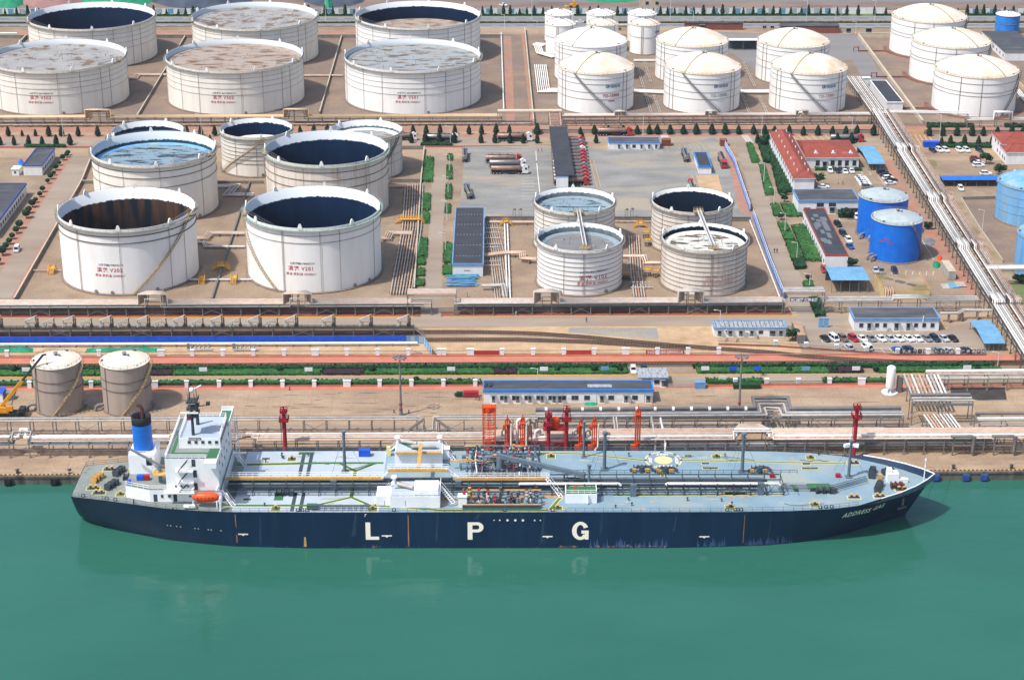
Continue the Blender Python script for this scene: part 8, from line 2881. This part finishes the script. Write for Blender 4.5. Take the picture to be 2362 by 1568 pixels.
sbox("green_cover","deck_green",(79.9,85.6,-6.6,-4.2,8.5,8.6),(76.2,77.4,-6.6,-4.6,8.3,8.4))
for x in(80.3,85.2):
 sbox("cover_leg","ship_ochre",(x,x+.2,-6.5,-6.3,DZ,8.5))
for x,y in((75.5,1.6),(92,1.7)):
 sbox("red_locker","tower_red",(x-3.8,x-2.6,y-.5,y+.5,DZ,8.3))
for y in(-3.4,-4.2,-5.0,-5.8):
 b=MB()
 b.tube([(73,y-.4,8.0),(87,y-.4,8.0),(95.5,y+4.0,8.2)],.12,5)
 b.build("hydraulic_pipe","ship_grey",ship)
sbox("fore_house","ship_white",(100.4,103.2,-1.8,.6,DZ,9.9),(100.4,101.6,-1.2,.4,9.9,10.8))
b=MB()
b.prism([(103.2,-1.8),(105.6,-1.6),(105.6,-1.0),(103.2,-.4)],DZ,8.5)
b.build("fore_locker","ship_white",ship)
b=MB()
b.cyl((109.5,-1.6,DZ),(109.5,-1.6,14.2),.17,.1,8)
b.beam((109.5,-2.1,12),(109.5,-1.1,12),.12)
b.box(109.3,109.7,-1.8,-1.4,13.4,13.9)
b.build("foremast","ship_white",ship)
sbox("winch_motor","ship_ochre",(98.6,99.6,.3,1.2,DZ,8.6),(103,104.4,-5.2,-4.4,DZ,8.2))
sbox("deck_machine","blue_sheet",(-47.5+16,-44.6+16,13.2,14.8,DZ,9.2))
sbox("deck_machine","yellow_trim",(-24.4,-23.4,13.6,14.4,DZ,10.0))
sbox("deck_machine","deck_green",(-42,-39.4,-15.6,-14.4,DZ,8.6))
b=MB()
b.box(-41,-27,-16.2,-16.0,DZ+.6,DZ+.8)
b.box(-41,-27,-15.0,-14.8,DZ+.6,DZ+.8)
for i in range(10):
 x=-40.6+i*1.45
 b.beam((x,-16.1,DZ),(x,-16.1,DZ+1.6),.1)
 b.beam((x,-16.1,DZ+.7),(x+1.45,-16.1,DZ+1.6),.07)
 b.beam((x,-16.1,DZ+.6),(x,-14.9,DZ+.6),.2,.06)
b.rail([(-41,-16.1,DZ+.6),(-27,-16.1,DZ+.6)],1,1.4,.05)
b.build("accommodation_ladder","ship_grey",ship)
b=MB()
b.cyl((-71.5,-15.1,8.1),(-70.1,-15.1,8.1),.5,None,10)
b.cyl((-69.9,-15.1,8.1),(-68.5-.3,-15.1,8.1),.5,None,10)
b.build("life_raft","ship_white",ship)
for i in range(30):
 b=MB()
 x,y=rr.uniform(-58,92),rr.choice((-1,1))*rr.uniform(9.5,14.8)
 if-26<x<16 or(40<x<52 and y>0)or(19<x<29 and y<0):
  continue
 h=rr.uniform(.5,1.1)
 b.cyl((x,y,DZ),(x,y,DZ+h),.13,None,6)
 b.cyl((x,y,DZ+h),(x,y,DZ+h+.25),.3,.22,8)
 b.build("deck_vent",rr.choice(["deck_green","ship_dark","ship_grey","ship_dark"]),ship)
for x,y in((56.5,6.6),(56.5,9.2),(81.5,6.4),(82,9.0),(58.4,6.6),(83.6,6.4),(52.5,13.6),(-55,12.2),(-57,-10.2)):
 b=MB()
 b.obox(x,y,DZ-.01,2.2,1.1,.02,0,1)
 b.obox(x,y,DZ,1.9,.75,.12,0,0)
 b.build("hatch",["ship_dark","yellow_trim"],ship)
for i in range(9):
 x,y=rr.uniform(-55,85),rr.choice((-1,1))*rr.uniform(9,14)
 b=MB()
 b.tube([(x+q*1.2,y+rr.uniform(-.7,.7),DZ+.05)for q in range(rr.randint(5,10))],.07,4)
 b.build("hose",rr.choice(["ship_dark","rust_brown"]),ship)
for i in range(40):
 x,y=rr.uniform(-58,94),rr.choice((-1,1))*rr.uniform(8.8,16)
 if-25<x<-8 or(40<x<52 and y>0):
  continue
 b=MB()
 l,w=rr.uniform(.5,2.4),rr.uniform(.2,.9)
 b.sheet([(x+l*rr.uniform(.7,1.2)*math.cos(q*.7),y+w*rr.uniform(.6,1.2)*math.sin(q*.7))for q in range(9)],DZ+.001+i*.0001)
 b.build("deck_stain","deck_wear",ship)
for s in(-1,1):
 b=MB()
 b.rail([(XD[i]if i else-99.9,s*(HD[i]-.2),DZ)for i in range(0,15)],1.05,2.2,.035)
 b.build("railing","ship_grey",ship)
for x in(-97,-91,-88.8,-44,-43,-41.8,59,61,62.4,81.6,83,84.4,61.5,-21,5.5,17):
 b=MB()
 y=-hull_y(x,DZ-.01)+.45
 b.tube([(x+.42*math.cos(t*PI/6),y,DZ+.45+.42*math.sin(t*PI/6))for t in range(12)],.12,5,0,True)
 b.build("fairlead","ship_dark",ship)
lb=thing("lifeboat","orange enclosed lifeboat hanging at the ship's near side below the bridge","lifeboat",(-66.4,SHY-13.7+.55,8.6),SRZ)
b=MB()
secs=[]
for i in range(13):
 u=-1+2*i/12
 f=max(.06,(1-abs(u)**2.6))
 secs.append((u*3.3,[(1.25*f**.6*math.cos(2*PI*j/14),1.35+(1.3*f**.5 if math.sin(2*PI*j/14)>0 else 1.35*f**.45)*math.sin(2*PI*j/14))for j in range(14)]))
loft(b,secs,0,True)
b.build("body","boat_orange",lb)
b=MB()
for i in range(5):
 b.box(-2+i*.9,-1.75+i*.9,-1.27,-1.0,1.5,1.75)
b.build("windows","car_glass",lb)
b=MB()
b.tube([(-3.2,-.3,1.2)]+[(u*3.2,-1.32*(1-abs(u)**2.6)**.6,1.2)for u in(-.8,-.5,-.2,.1,.4,.7,.9)],.07,4)
b.build("rubbing_strake","tower_red",lb)
for i,(p,q)in enumerate((((-99,5,8.0),(-112,21,.4)),((-98.5,7,8.0),(-109,20,.4)),((111,1,8.6),(122,21,.4)),((108,4.5,8.6),(118,20.5,.4)),((-60,16.6,7.6),(-68,20.3,.4)),((60,16.8,7.6),(72,20.3,.4)))):
 p,q=Vector(p)+Vector((0,SHY,0)),Vector(q)+Vector((0,SHY,0))
 b=MB()
 b.tube([p.lerp(q,t/8)-Vector((0,0,1.6*(t/8)*(1-t/8)))for t in range(9)],.06,4)
 tag(b.build("mooring_line","pipe_pink"),("mooring line from the ship's %s to the quay, %s of them"%(("stern","stern","bow","bow","after deck","fore deck")[i],("outer","inner","outer","inner","only","only")[i])),"mooring line","mooring lines")
# quay towers, arms, lamps and small things
def fire_tower(px,lab,h=16.0,y=437.6,m="tower_red"):
 x=G(px,1055).x
 root=world_thing("fire_monitor_tower",lab,"tower",(x,y,0),"red fire monitor towers")
 b=MB()
 b.cyl((x,y,0),(x,y,h-2.2),.55,.5,10)
 b.beam((x-.8,y-.3,.5),(x-.8,y-.3,h-4),.12)
 b.build("column",m,root)
 for z,w in((h-4.6,1.15),(h-2.2,.85)):
  b=MB()
  b.box(x-w,x+w,y-w,y+w,z,z+.16)
  b.rail([(x-w,y-w,z),(x+w,y-w,z),(x+w,y+w,z),(x-w,y+w,z),(x-w,y-w,z)],1.2,1,.07)
  b.box(x-.4,x+.5,y-.5,y+.4,z+.16,z+.9)
  b.build("platform",m,root)
 b=MB()
 b.tube([(x,y,h-2),(x,y,h-.6),(x-.3,y-1.6,h)],.16,6)
 b.build("water_cannon",m,root)
fire_tower(661,"slim red fire monitor tower rising alone behind the ship's after deck",16)
fire_tower(1305,"crimson fire monitor tower at the right of the red tank platform",16)
fire_tower(1264,"shorter red fire monitor tower standing in the red tank platform",14.5)
fire_tower(1968,"slim red fire monitor tower behind the ship's bow",16.3)
x,y=G(1128.5,1055).x,437.5
root=world_thing("gangway_tower","orange lattice gangway tower on the quay behind the midship manifold","tower",(x,y,0))
b=MB()
w,h=1.6,15.2
for a in(-w,w):
 for c in(-.8,.8):
  b.beam((x+a,y+c,0),(x+a,y+c,h),.3)
b.beam((x,y-.8,0),(x,y-.8,h),.14)
for i in range(11):
 z=h*i/11
 for c in(-.8,.8):
  b.beam((x-w,y+c,z),(x+w,y+c,z),.16)
  b.beam((x-w,y+c,z),(x,y+c,z+1.4),.12)
  b.beam((x+w,y+c,z),(x,y+c,z+1.4),.12)
 b.beam((x-w,y-.8,z),(x-w,y+.8,z+1.3),.12)
 b.beam((x+w,y-.8,z),(x+w,y+.8,z+1.3),.12)
b.build("lattice","arm_orange",root)
b=MB()
b.box(x-1.8,x+1.8,y-.6,y+1.0,h-1.5,h)
b.cyl((x-.4,y-1.2,h-.6),(x-.4,y-.9,h-.6),.6,None,10)
b.rail([(x-1.8,y-1,h),(x+1.8,y-1,h)],1,1,.06)
b.build("head","arm_orange",root)
mat("arm_dark","#dd4f20","#c84418",scale=.6,k=.8,grain=.1)
def marine_arm(px,lab,h=13,white=True,m="arm_dark"):
 x,y=G(px,1055).x,437.3
 root=world_thing("marine_loader",lab,"loading arm",(x,y,0),"orange ship loaders")
 b=MB()
 b.cyl((x,y,0),(x,y,4.2),.5,.42,10)
 b.cyl((x,y,4.2),(x,y,4.9),.65,None,10)
 b.obox(x-1.0,y,2.6,1.3,1.0,1.6)
 b.build("riser",m,root)
 for dx in(-.55,0.0,.55):
  b=MB()
  b.tube([(x+dx,y-.2,3.6),(x+dx,y-.2,h-1),(x+dx*.5,y-.2,h)],.22 if h>14 else.17,6)
  b.build("swing_pipe",m,root)
 b=MB()
 b.cyl((x-.6,y-.3,h-1.6),(x+.6,y-.3,h-1.6),.42,None,10)
 b.cyl((x,y-.2,h-.5),(x,y-.2,h+1.0),.25,.1,6)
 b.obox(x-.9,y,h-3.2,.6,.6,1.2)
 b.build("sheave_head",m,root)
 if white:
  b=MB()
  b.tube([(x+1.0,y-.4,h-1.5),(x+1.0,y-.4,4),(x+.3,y-.6,3),(x+.3,y-.6,1)],.24,6)
  b.build("hose_pipe","pipe_white",root)
for px,h,wt,lab in((1170,12,True,"orange ship loader nearest to the lattice gangway tower"),(1205,12.2,True,"ship loader with a thick white pipe left of the red tank platform"),(1339,11.6,False,"orange ship loader just right of the crimson tower"),(1369,11.8,True,"orange ship loader with a white pipe, second right of the crimson tower"),(1468,14.6,False,"tall orange ship loader standing apart behind the winching circle")):
 marine_arm(px,lab,h,wt)
x,y=G(1266,1055).x,439
root=world_thing("tank_platform","red steel platform on legs carrying a round red tank","platform",(x,y,0))
for a in(-4.6,4.6):
 for c in(-1.6,1.6):
  b=MB()
  b.beam((x+a,y+c,0),(x+a,y+c,8.4),.28)
  b.build("leg","tower_red",root)
b=MB()
b.box(x-1.6,x+5,y-2,y+2,8.4,8.65)
b.beam((x-4.6,y-1.6,.5),(x+4.6,y-1.6,5),.2)
b.beam((x-4.6,y-1.6,5),(x+4.6,y-1.6,5),.3)
b.rail([(x-1.6,y-2,8.7),(x+5,y-2,8.7)],1.1,1.4,.035)
b.build("deck","tower_red",root)
b=MB()
b.lathe(x+1.6,y,[(1.2,8.7),(1.2,11.0),(.8,11.4),(.05,11.5)],16)
b.build("tank","arm_orange",root)
rt=world_thing("riser_pipes","upright grey and white bent pipes standing among the orange ship loaders","pipe riser",(G(1200,1055).x,441,0))
for px,h,r,m,y in((1183,9,.2,"pipe_silver",440),(1193,11,.42,"pipe_white",438.6),(1213,10,.35,"pipe_silver",441),(1222,8.5,.3,"pipe_silver",442),(1235,7,.35,"pipe_white",440.5),(1323,6.5,.4,"pipe_silver",441.5),(1316,5,.3,"pipe_silver",440),(1395,6,.25,"pipe_silver",441),(1158,7,.22,"pipe_silver",441),(1350,7,.2,"pipe_dark",440)):
 x=G(px,1052).x
 b=MB()
 b.tube([(x,y,0),(x,y,h-.6),(x+.25,y+.1,h-.15),(x+.8,y+.3,h),(x+1.2,y+.6,h-.4),(x+1.3,y+.8,h-1.6)],r,8)
 b.build("pipe",m,rt)
for px,h in((1180,11),(1217,10.5),(1345,10)):
 x=G(px,1052).x
 b=MB()
 b.tube([(x,437.8,0),(x,437.8,h-1),(x-.4,437.6,h),(x-.9,437.4,h-1),(x-.9,437.4,3)],.2,7)
 b.build("orange_pipe","arm_dark",rt)
for i,(p,q)in enumerate(((tJ(950,970,6),tJ(968,1120,2)),(tJ(975,970,6),tJ(995,1115,2)),(tJ(1290,965,5.5),tJ(1325,1160,4.8)),(tJ(1372,975,5.5),tJ(1415,1190,4.0)))):
 b=MB()
 b.tube([p+Vector((0,0,-1.5)),p,q,q+Vector((0,0,-2.2 if i<2 else-4))],.26,7)
 tag(b.build("crossing_pipe","pipe_silver" if i<3 else "pipe_white"),"slanting pipe crossing between the upper and lower quay racks, %s from the left"%nth(i),"pipe","slanting pipes between the quay racks")
def high_mast(p,lab,h=17.6):
 root=world_thing("floodlight_mast",lab,"lamp",p)
 b=MB()
 b.cyl(p,p+Vector((0,0,1.6)),.55,.5,12)
 b.cyl(p+Vector((0,0,1.6)),p+Vector((0,0,h)),.36,.2,10)
 b.build("pole","grey_steel",root)
 b=MB()
 for z in(1.7,3.2):
  b.cyl(p+Vector((0,0,z)),p+Vector((0,0,z+.35)),.5,None,10)
 b.build("band","tower_red",root)
 b=MB()
 b.ring(p.x,p.y,1.5,h-.2,.09,16)
 for i in range(8):
  a=2*PI*i/8
  q=p+Vector((1.6*math.cos(a),1.6*math.sin(a),h-.3))
  b.beam(p+Vector((0,0,h-.1)),q,.1)
  b.obox(q.x,q.y,q.z-.2,.7,.4,.4,a)
 b.build("lamp_ring","grey_steel",root)
high_mast(G(924.8,957.5),"tall floodlight mast left of the quay office with red painted bands")
high_mast(G(1704,954.5),"tall floodlight mast on the right part of the quay with red painted bands")
lamps=[]
for f,lst in((tA,((575,1305,1060),(1815,1250,1040))),(tB,((645,190,0),(2252,280,140),(1765,1300,1150))),(tC,((1212,1225,1040),(2275,1260,1050),(1457,190,0),(213,190,0),(262,300,190),(1665,195,100))),(tD,((800,1280,1060),(1590,1285,1040),(397,200,10),(1010,200,10),(840,310,205),(660,200,80))),(tF,((1735,570,390),(1720,850,690),(1757,130,-10),(1745,330,180))),(tH,((105,430,280),(203,670,510),(310,920,765),(15,220,60),(425,1170,1050),(1975,690,480))),(tJ,((265,650,540),(1905,120,25))),(tL,((2118,500,385),)),(tJ0,((2298,215,60),(2172,380,310)))):
 for x,y,yt in lst:
  p,q=f(x,y),f(x,y-100)
  u=f(x,y,10.0)
  w=u-Vector((0,0,CH))
  h=0
  for z in range(2,24):
   h=z*.7
   g=f(x,yt,h)
   if g.y<=p.y:
    break
  lamps.append((p,h))
lamps.sort(key=lambda t:t[0].x)
for i,(p,h)in enumerate(lamps):
 root=world_thing("street_lamp","pale slender street lamp, %s from the left of all street lamps"%nth(i),"street lamp",p,"street lamps")
 b=MB()
 b.cyl(p,p+Vector((0,0,h)),.13,.08,6)
 b.tube([p+Vector((0,0,h-.3)),p+Vector((-.6,0,h)),p+Vector((-1.6,0,h+.15))],.07,5)
 b.build("pole","ac_white",root)
 b=MB()
 b.box(p.x-2.1,p.x-1.4,p.y-.15,p.y+.15,p.z+h+.05,p.z+h+.2)
 b.build("lamp_head","ac_white",root)
bd=[(tI(238,580),"white_wall"),(tI(1828,580),"white_wall"),(tK(492,580),"white_wall"),(tK(1772,575),"white_wall"),(tJ(322,575),"white_wall"),(tJ(868,570),"blue_sky_paint"),(tJ(1770,570),"white_wall"),(tJ(2018,572),"blue_sheet"),(tJ(2240,570),"blue_bright"),(tL(392,572),"blue_sky_paint"),(tL(842,570),"white_wall"),(tL(1840,560),"white_wall"),(tJ(1925,655),"ac_white")]
for i,(p,m)in enumerate(bd):
 root=world_thing("notice_board","%s notice board on legs along the quay road, %s from the left"%({"white_wall":"white","ac_white":"three part white","blue_sheet":"deep blue"}.get(m,"light blue"),nth(i)),"sign",p,"notice boards")
 b=MB()
 b.box(p.x-1.15,p.x+1.15,p.y-.06,p.y+.06,.9,2.1)
 b.build("panel",m,root)
 for s in(-1,1):
  b=MB()
  b.box(p.x+s*1.0-.05,p.x+s*1.0+.05,p.y+.07,p.y+.15,0,2.2)
  b.build("leg","grey_steel",root)
def container(lab,p,w,d,h,m,top=None,cat="container",name="container"):
 root=world_thing(name,lab,cat,p)
 b=MB()
 b.box(p.x,p.x+w,p.y,p.y+d,.1,h)
 k=int(w/.35)
 for i in range(k):
  b.box(p.x+w*(i+.25)/k,p.x+w*(i+.75)/k,p.y-.05,p.y,.2,h-.15)
 k=int(d/.35)
 for i in range(k):
  b.box(p.x-.05,p.x,p.y+d*(i+.25)/k,p.y+d*(i+.75)/k,.2,h-.15)
 b.build("body",m,root)
 b=MB()
 b.box(p.x-.06,p.x+w+.06,p.y-.06,p.y+d+.06,h,h+.1)
 b.build("roof",top or m,root)
def dims(f,a,c,e):
 p,q,r=f(*a),f(*c),f(*e)
 return p,q.x-p.x,r.y-p.y
p,w,d=dims(tL,(318,305),(388,305),(285,175))
container("rust topped grey container beside the striped roofed office",p,w,d,2.7,"grey_steel","deck_rust")
p,w,d=dims(tH,(1670,1100),(1737,1098),(1610,1000))
container("pale grey container standing by the wide pipe rack",p,w,d,3.0,"pipe_silver","wall_cream")
p,w,d=dims(tD,(1455,1328),(1592,1330),(1452,1312))
container("blue skip container at the street gate near the wide rack",p,w,max(d,2.4),2.2,"blue_sheet")
p,w,d=dims(tJ,(2028,716),(2265,716),(2028,700))
container("long dark green bin beside the railing right of the folding gate",p,w,2.0,1.3,"hedge_dark",None,"bin","waste_bin")
p,w,d=dims(tL,(1212,745),(1252,745),(1212,730))
container("tall dark grey cabinet right of the white pressure vessel",p,w,1.4,4.6,"post_steel",None,"cabinet","cabinet")
p,w,d=dims(tI,(40,815),(110,815),(40,800))
container("grey site box beside the blue roofed hut",p,w,2.2,2.2,"grey_steel",None,"box","site_box")
p,w,d=dims(tH,(1090,1280),(1502,1280),(1040,1130))
root=world_thing("concrete_basin","tan flat topped water basin with yellow railing beside the blue open shed","basin",p)
b=MB()
b.box(p.x,p.x+w,p.y,p.y+d,0,3.2)
b.build("wall","yellow_wall",root)
b=MB()
b.box(p.x+.1,p.x+w-.1,p.y+.1,p.y+d-.1,3.2,3.24)
for i in range(7):
 b.disc(p.x+w*(.15+.7*((i*37)%10)/10),p.y+d*(.2+.6*((i*53)%10)/10),.9+.2*(i%3),3.245+i*.001,10,1)
b.build("top",["dirt_dry","oil_stain"],root)
b=MB()
b.rail([(p.x,p.y+d,3.2),(p.x,p.y,3.2),(p.x+w,p.y,3.2),(p.x+w,p.y+d,3.2)],1,2,.022)
b.build("railing","line_yellow",root)
b=MB()
for i in range(4):
 b.tube([(p.x+.5+i*.8,p.y-.4,0),(p.x+.5+i*.8,p.y-.4,3.5),(p.x+.5+i*.8,p.y+2.5,3.5)],.18,6)
b.build("inlet_pipe","pipe_pink",root)
p=tK(1880,792)
root=world_thing("water_tank","red box tank with a dark green pump at the left end of the quay office","tank",p)
b=MB()
b.prism([(p.x,p.y),(p.x+4.4,p.y),(p.x+4.4,p.y+1.5),(p.x,p.y+1.5)],.3,1.7)
b.build("tank","tower_red",root)
b=MB()
b.box(p.x-1.9,p.x-.1,p.y+.2,p.y+1.3,.2,1.5)
b.cyl((p.x-2.5,p.y+.7,.8),(p.x-1.9,p.y+.7,.8),.45,None,10)
b.build("pump","hedge_dark",root)
rr=random.Random(2)
c=tF(1880,1115)
mat("pale_teal","#6fbfc4","#5aa8b0",scale=.5,grain=.1)
root=world_thing("pipe_pile","pile of turquoise and blue pipes in front of the pump house","pile",c)
for m,cnt in(("pale_teal",16),("blue_sky_paint",14),("blue_bright",9)):
 for i in range(cnt):
  b=MB()
  x,y,z,L_=c.x+rr.uniform(-2,1.5),c.y+rr.uniform(-5,5),.2+rr.random()*.8,rr.uniform(6,10)
  b.tube([(x-L_/2,y,z),(x+L_/2,y+rr.uniform(-.8,.8),z)],.16,5)
  b.build("pipe",m,root)
def heap(lab,pts,h,m,seed,name="spoil_heap",cat="heap",kind=None,amp=.5,n=26):
 """mound over an outline, uneven on top"""
 rr=random.Random(seed)
 P=[Vector((p[0],p[1],0))for p in pts]
 c=sum(P,Vector())/len(P)
 rim=[]
 for a,d in zip(P,P[1:]+P[:1]):
  k=max(2,n//len(P))
  rim+=[a.lerp(d,i/k)for i in range(k)]
 b=MB()
 vs=[p.copy()for p in rim]
 lev=(.8,.55,.3)
 for q in lev:
  vs+=[c+(p-c)*q*rr.uniform(.9,1.1)+Vector((0,0,h*(1-q)**.55*rr.uniform(1-amp,1+amp*.4)))for p in rim]
 vs.append(c+Vector((0,0,h)))
 k=len(rim)
 fs=[(i+r*k,(i+1)%k+r*k,(i+1)%k+(r+1)*k,i+(r+1)*k)for r in range(3)for i in range(k)]+[(i+3*k,(i+1)%k+3*k,4*k)for i in range(k)]
 b.add(vs,fs,0,True)
 return tag(b.build(name,m),lab,cat,None,kind)
def ell(f,x0,x1,y0,y1,k=10):
 return[f((x0+x1)/2+(x1-x0)/2*math.cos(2*PI*i/k),(y0+y1)/2-(y1-y0)/2*math.sin(2*PI*i/k))for i in range(k)]
heap("black coal heap beyond the highway at the top left",ell(tA,1330,2300,-130,88,14),7,"coal",1)
heap("second coal heap beyond the highway, right of the green net",ell(tB,420,1020,-120,70,12),6,"coal",2)
heap("pinkish spoil heap beyond the highway in the top left corner",ell(tA,150,800,-110,85,12),5,"heap_pink",3)
heap("green netted heap in the top left corner",ell(tA,-100,240,-90,82,10),5,"net_green",4)
heap("green netting over the heap behind the top left tank",ell(tA,700,1380,-60,75,12),8.5,"net_green",5)
heap("bright green net hanging on the hoarding beyond the highway",ell(tB,610,720,-30,85,8),5,"net_green",6)
heap("long green net sheet on the dark lot at the top middle",ell(tC,680,1180,-30,28,12),1.0,"net_green",7)
heap("turquoise netted sand ridge along the white pipeline, left end",[tI(-60,388),tI(300,385),tI(300,345),tI(-60,345)],1.0,"net_green",8)
heap("turquoise netted sand ridge along the white pipeline, behind the right grey tank",[tI(760,388),tI(1490,378),tI(1480,348),tI(780,350)],1.0,"net_green",9)
heap("bare sand heap beside the left grey tank's dome",[tI(300,392),tI(540,392),tI(500,350),tI(330,350)],.9,"sand",10)
heap("turquoise net lying before the quay office",ell(tJ,680,808,832,866),.5,"net_green",11,"net_pile","net")
heap("blue tarpaulin bundle beside the small white cabin",ell(tE,158,215,25,70),1.4,"blue_bright",12,"tarpaulin","tarpaulin")
heap("green net bundle by the pale grey container",ell(tH,1530,1605,930,998),1.2,"net_green",13,"net_pile","net")
heap("orange red cloth bundle by the pale grey container",ell(tH,1570,1620,880,930),1.0,"arm_orange",14,"cloth_bundle","cloth")
heap("dark scrap pile behind the front deep blue tank",ell(tH,1450,1560,720,800),.8,"grey_steel",15,"scrap_pile","scrap")
heap("red netting crumpled at the railing near the grey blue fence",ell(tK,1410,1520,378,415),.5,"heap_pink",16,"net_pile","net")
for i,(px,m)in enumerate(((15,"black_rubber"),(122,"black_rubber"),(2168,"fascia_navy"),(2238,"fascia_navy"),(2280,"fascia_navy"))):
 x=G(px,1105).x
 b=MB()
 b.box(x-.9,x+.9,QE-1.0,QE-.2,-2.2,-.5)
 b.cyl((x-.7,QE-1.0,-1.3),(x-.7,QE-1.0,-.4),.2,None,6)
 b.box(x-.6,x+.6,QE-1.25,QE-1.0,-1.9,-.8)
 tag(b.build("quay_fender",m),"%s fender on the quay face, %s from the left"%("black" if i<2 else "blue",nth(i)),"fender","quay fenders")
for i,px in enumerate((40,160,2205,2340)):
 x=G(px,1092).x
 b=MB()
 b.lathe(x,QE+1.8,[(.5,0),(.34,.3),(.32,.7),(.55,.85),(.5,1.05),(.02,1.1)],12)
 tag(b.build("mooring_bollard","dark_iron"),"dark mooring bollard on the quay edge, %s from the left"%nth(i),"bollard","mooring bollards")
for i,(x,y)in enumerate(((1250,980),(1258,925),(1392,927),(1382,980),(320,722))):
 p=tK(x,y)
 b=MB()
 b.lathe(p.x,p.y,[(.3,0),(.16,.15),(.14,.7),(.2,.8),(.02,.95)],8)
 tag(b.build("hydrant_post","rust_brown"),"small rusty guard post near the left floodlight mast, %s of five"%nth(i),"post","guard posts")
hm=bpy.data.materials.new("haze")
hm.use_nodes=True
hn=hm.node_tree
hn.nodes.remove(hn.nodes["Principled BSDF"])
pv_=hn.nodes.new("ShaderNodeVolumePrincipled")
pv_.inputs["Color"].default_value=(.86,.92,1,1)
pv_.inputs["Density"].default_value=0.00003
hn.links.new(pv_.outputs[0],hn.nodes["Material Output"].inputs["Volume"])
b=MB()
b.box(-1250,1250,-950,2250,-14,224)
b.build("haze",hm,None,None,"stuff")
def kiosk(lab,p,w,d,h,m,top=None):
 container(lab,p,w,d,h,m,top,"kiosk","kiosk")
p,w,d=dims(tC,(1385,1315),(1462,1315),(1385,1275))
kiosk("red brick kiosk right of the long white hut",p,w,3,2.6,"brick_brown","brick_red")
p,w,d=dims(tC,(1908,1318),(1968,1318),(1908,1275))
kiosk("red brick kiosk at the upper end of the blue site fence",p,w,3,2.6,"brick_brown","brick_red")
for i,x in enumerate((527,575)):
 p=tL(x,162)
 b=MB()
 b.box(p.x-.7,p.x+.7,p.y,p.y+.5,0,3.0)
 b.box(p.x-.75,p.x+.75,p.y-.05,p.y+.55,3.0,3.12)
 tag(b.build("gate_post","blue_sky_paint"),"pale blue gate post left of the office with pale blue trim, %s one"%("left","right")[i],"gate post","pale blue gate posts")
p,q=tH(1590,1115),tH(1800,1178)
for i in range(3):
 b=MB()
 x0,y0=p.x+i*2.4,q.y+i*.6
 for k in range(9):
  b.box(x0+k*.35,x0+k*.35+.2,y0,y0+4.5,.05+.14*i,.12+.14*i)
 b.box(x0-.1,x0+3.1,y0+.1,y0+4.4,.02+.14*i,.05+.14*i)
 tag(b.build("metal_sheet","blue_sky_paint" if i%2 else "pipe_silver"),"corrugated metal sheets lying below the pale grey container, %s stack"%nth(i),"sheet","metal sheets on the ground")
for i,(x,y)in enumerate(((1255,1060),(1330,1070),(1240,720),(1255,790),(1060,1090))):
 p=tJ0(x,y)
 root=world_thing("valve_platform","yellow valve platform between tanks V102 and V101, %s from the right front"%nth(i),"platform",p,"yellow valve platforms")
 b=MB()
 b.box(p.x-1.0,p.x+1.0,p.y-.7,p.y+.7,2.2,2.3)
 b.rail([(p.x-1,p.y-.7,2.3),(p.x+1,p.y-.7,2.3),(p.x+1,p.y+.7,2.3)],1,1,.05)
 b.build("deck","line_yellow",root)
 for s in(-.9,.9):
  b=MB()
  b.beam((p.x+s,p.y-.6,0),(p.x+s,p.y-.6,2.2),.1)
  b.beam((p.x+s,p.y+.6,0),(p.x+s,p.y+.6,2.2),.1)
  b.build("leg","line_yellow",root)
 b=MB()
 for k in range(4):
  b.cyl((p.x-1+k*.6,p.y-1.2,.3),(p.x-1+k*.6,p.y-1.2,1.4),.16,None,6)
  b.cyl((p.x-1+k*.6,p.y-1.2,1.4),(p.x-1+k*.6,p.y-1.2,1.5),.35,None,8)
 b.build("valves","dark_iron",root)
yard_pipes("pipe run crossing behind the tank marked V104 along the grey wall",[tF(2110,600),tJ0(235,600)],3,.6,.22,["pipe_pink","pipe_silver"],1.0)
yard_pipes("turquoise and white pipes in the yard left of the farthest tank",[tA(-60,320),tA(150,320)],2,3.0,.5,["net_green","pipe_white"],.7)
yard_pipes("pipe elbow run at the right of the pump house near the south rack",[tF(2040,1190),tF(2240,1185),tF(2260,1300)],2,.9,.35,["pipe_silver"],1.6)
yard_pipes("pipes under the long white hut end of the wide rack towards the office",[tL(1590,112),tL(1760,112),tL(1800,85),tL(2060,85)],2,.8,.3,["pipe_silver"],3.0)
yard_pipes("thin pipes along the back of the truck yard wall",[tJ0(960,585),tJ0(1290,588)],2,.6,.18,["pipe_rust","pipe_silver"],.6)
for i,(x,y)in enumerate(((55,540),(110,540),(1062,540),(1112,535))):
 p=tJ0(x,y)
 b=MB()
 for s in(-.5,.5):
  b.beam(p+Vector((s,0,0)),p+Vector((s,0,3.0)),.12)
 for k in range(5):
  b.beam(p+Vector((-.5,0,.5+k*.6)),p+Vector((.5,0,.5+k*.6)),.07)
 b.box(p.x-.3,p.x+.7,p.y-.2,p.y+.2,3.0,3.5)
 tag(b.build("floodlight_rig","grey_steel"),"small grey floodlight frame at the near edge of the truck yard, %s from the left"%nth(i),"light frame","floodlight frames")
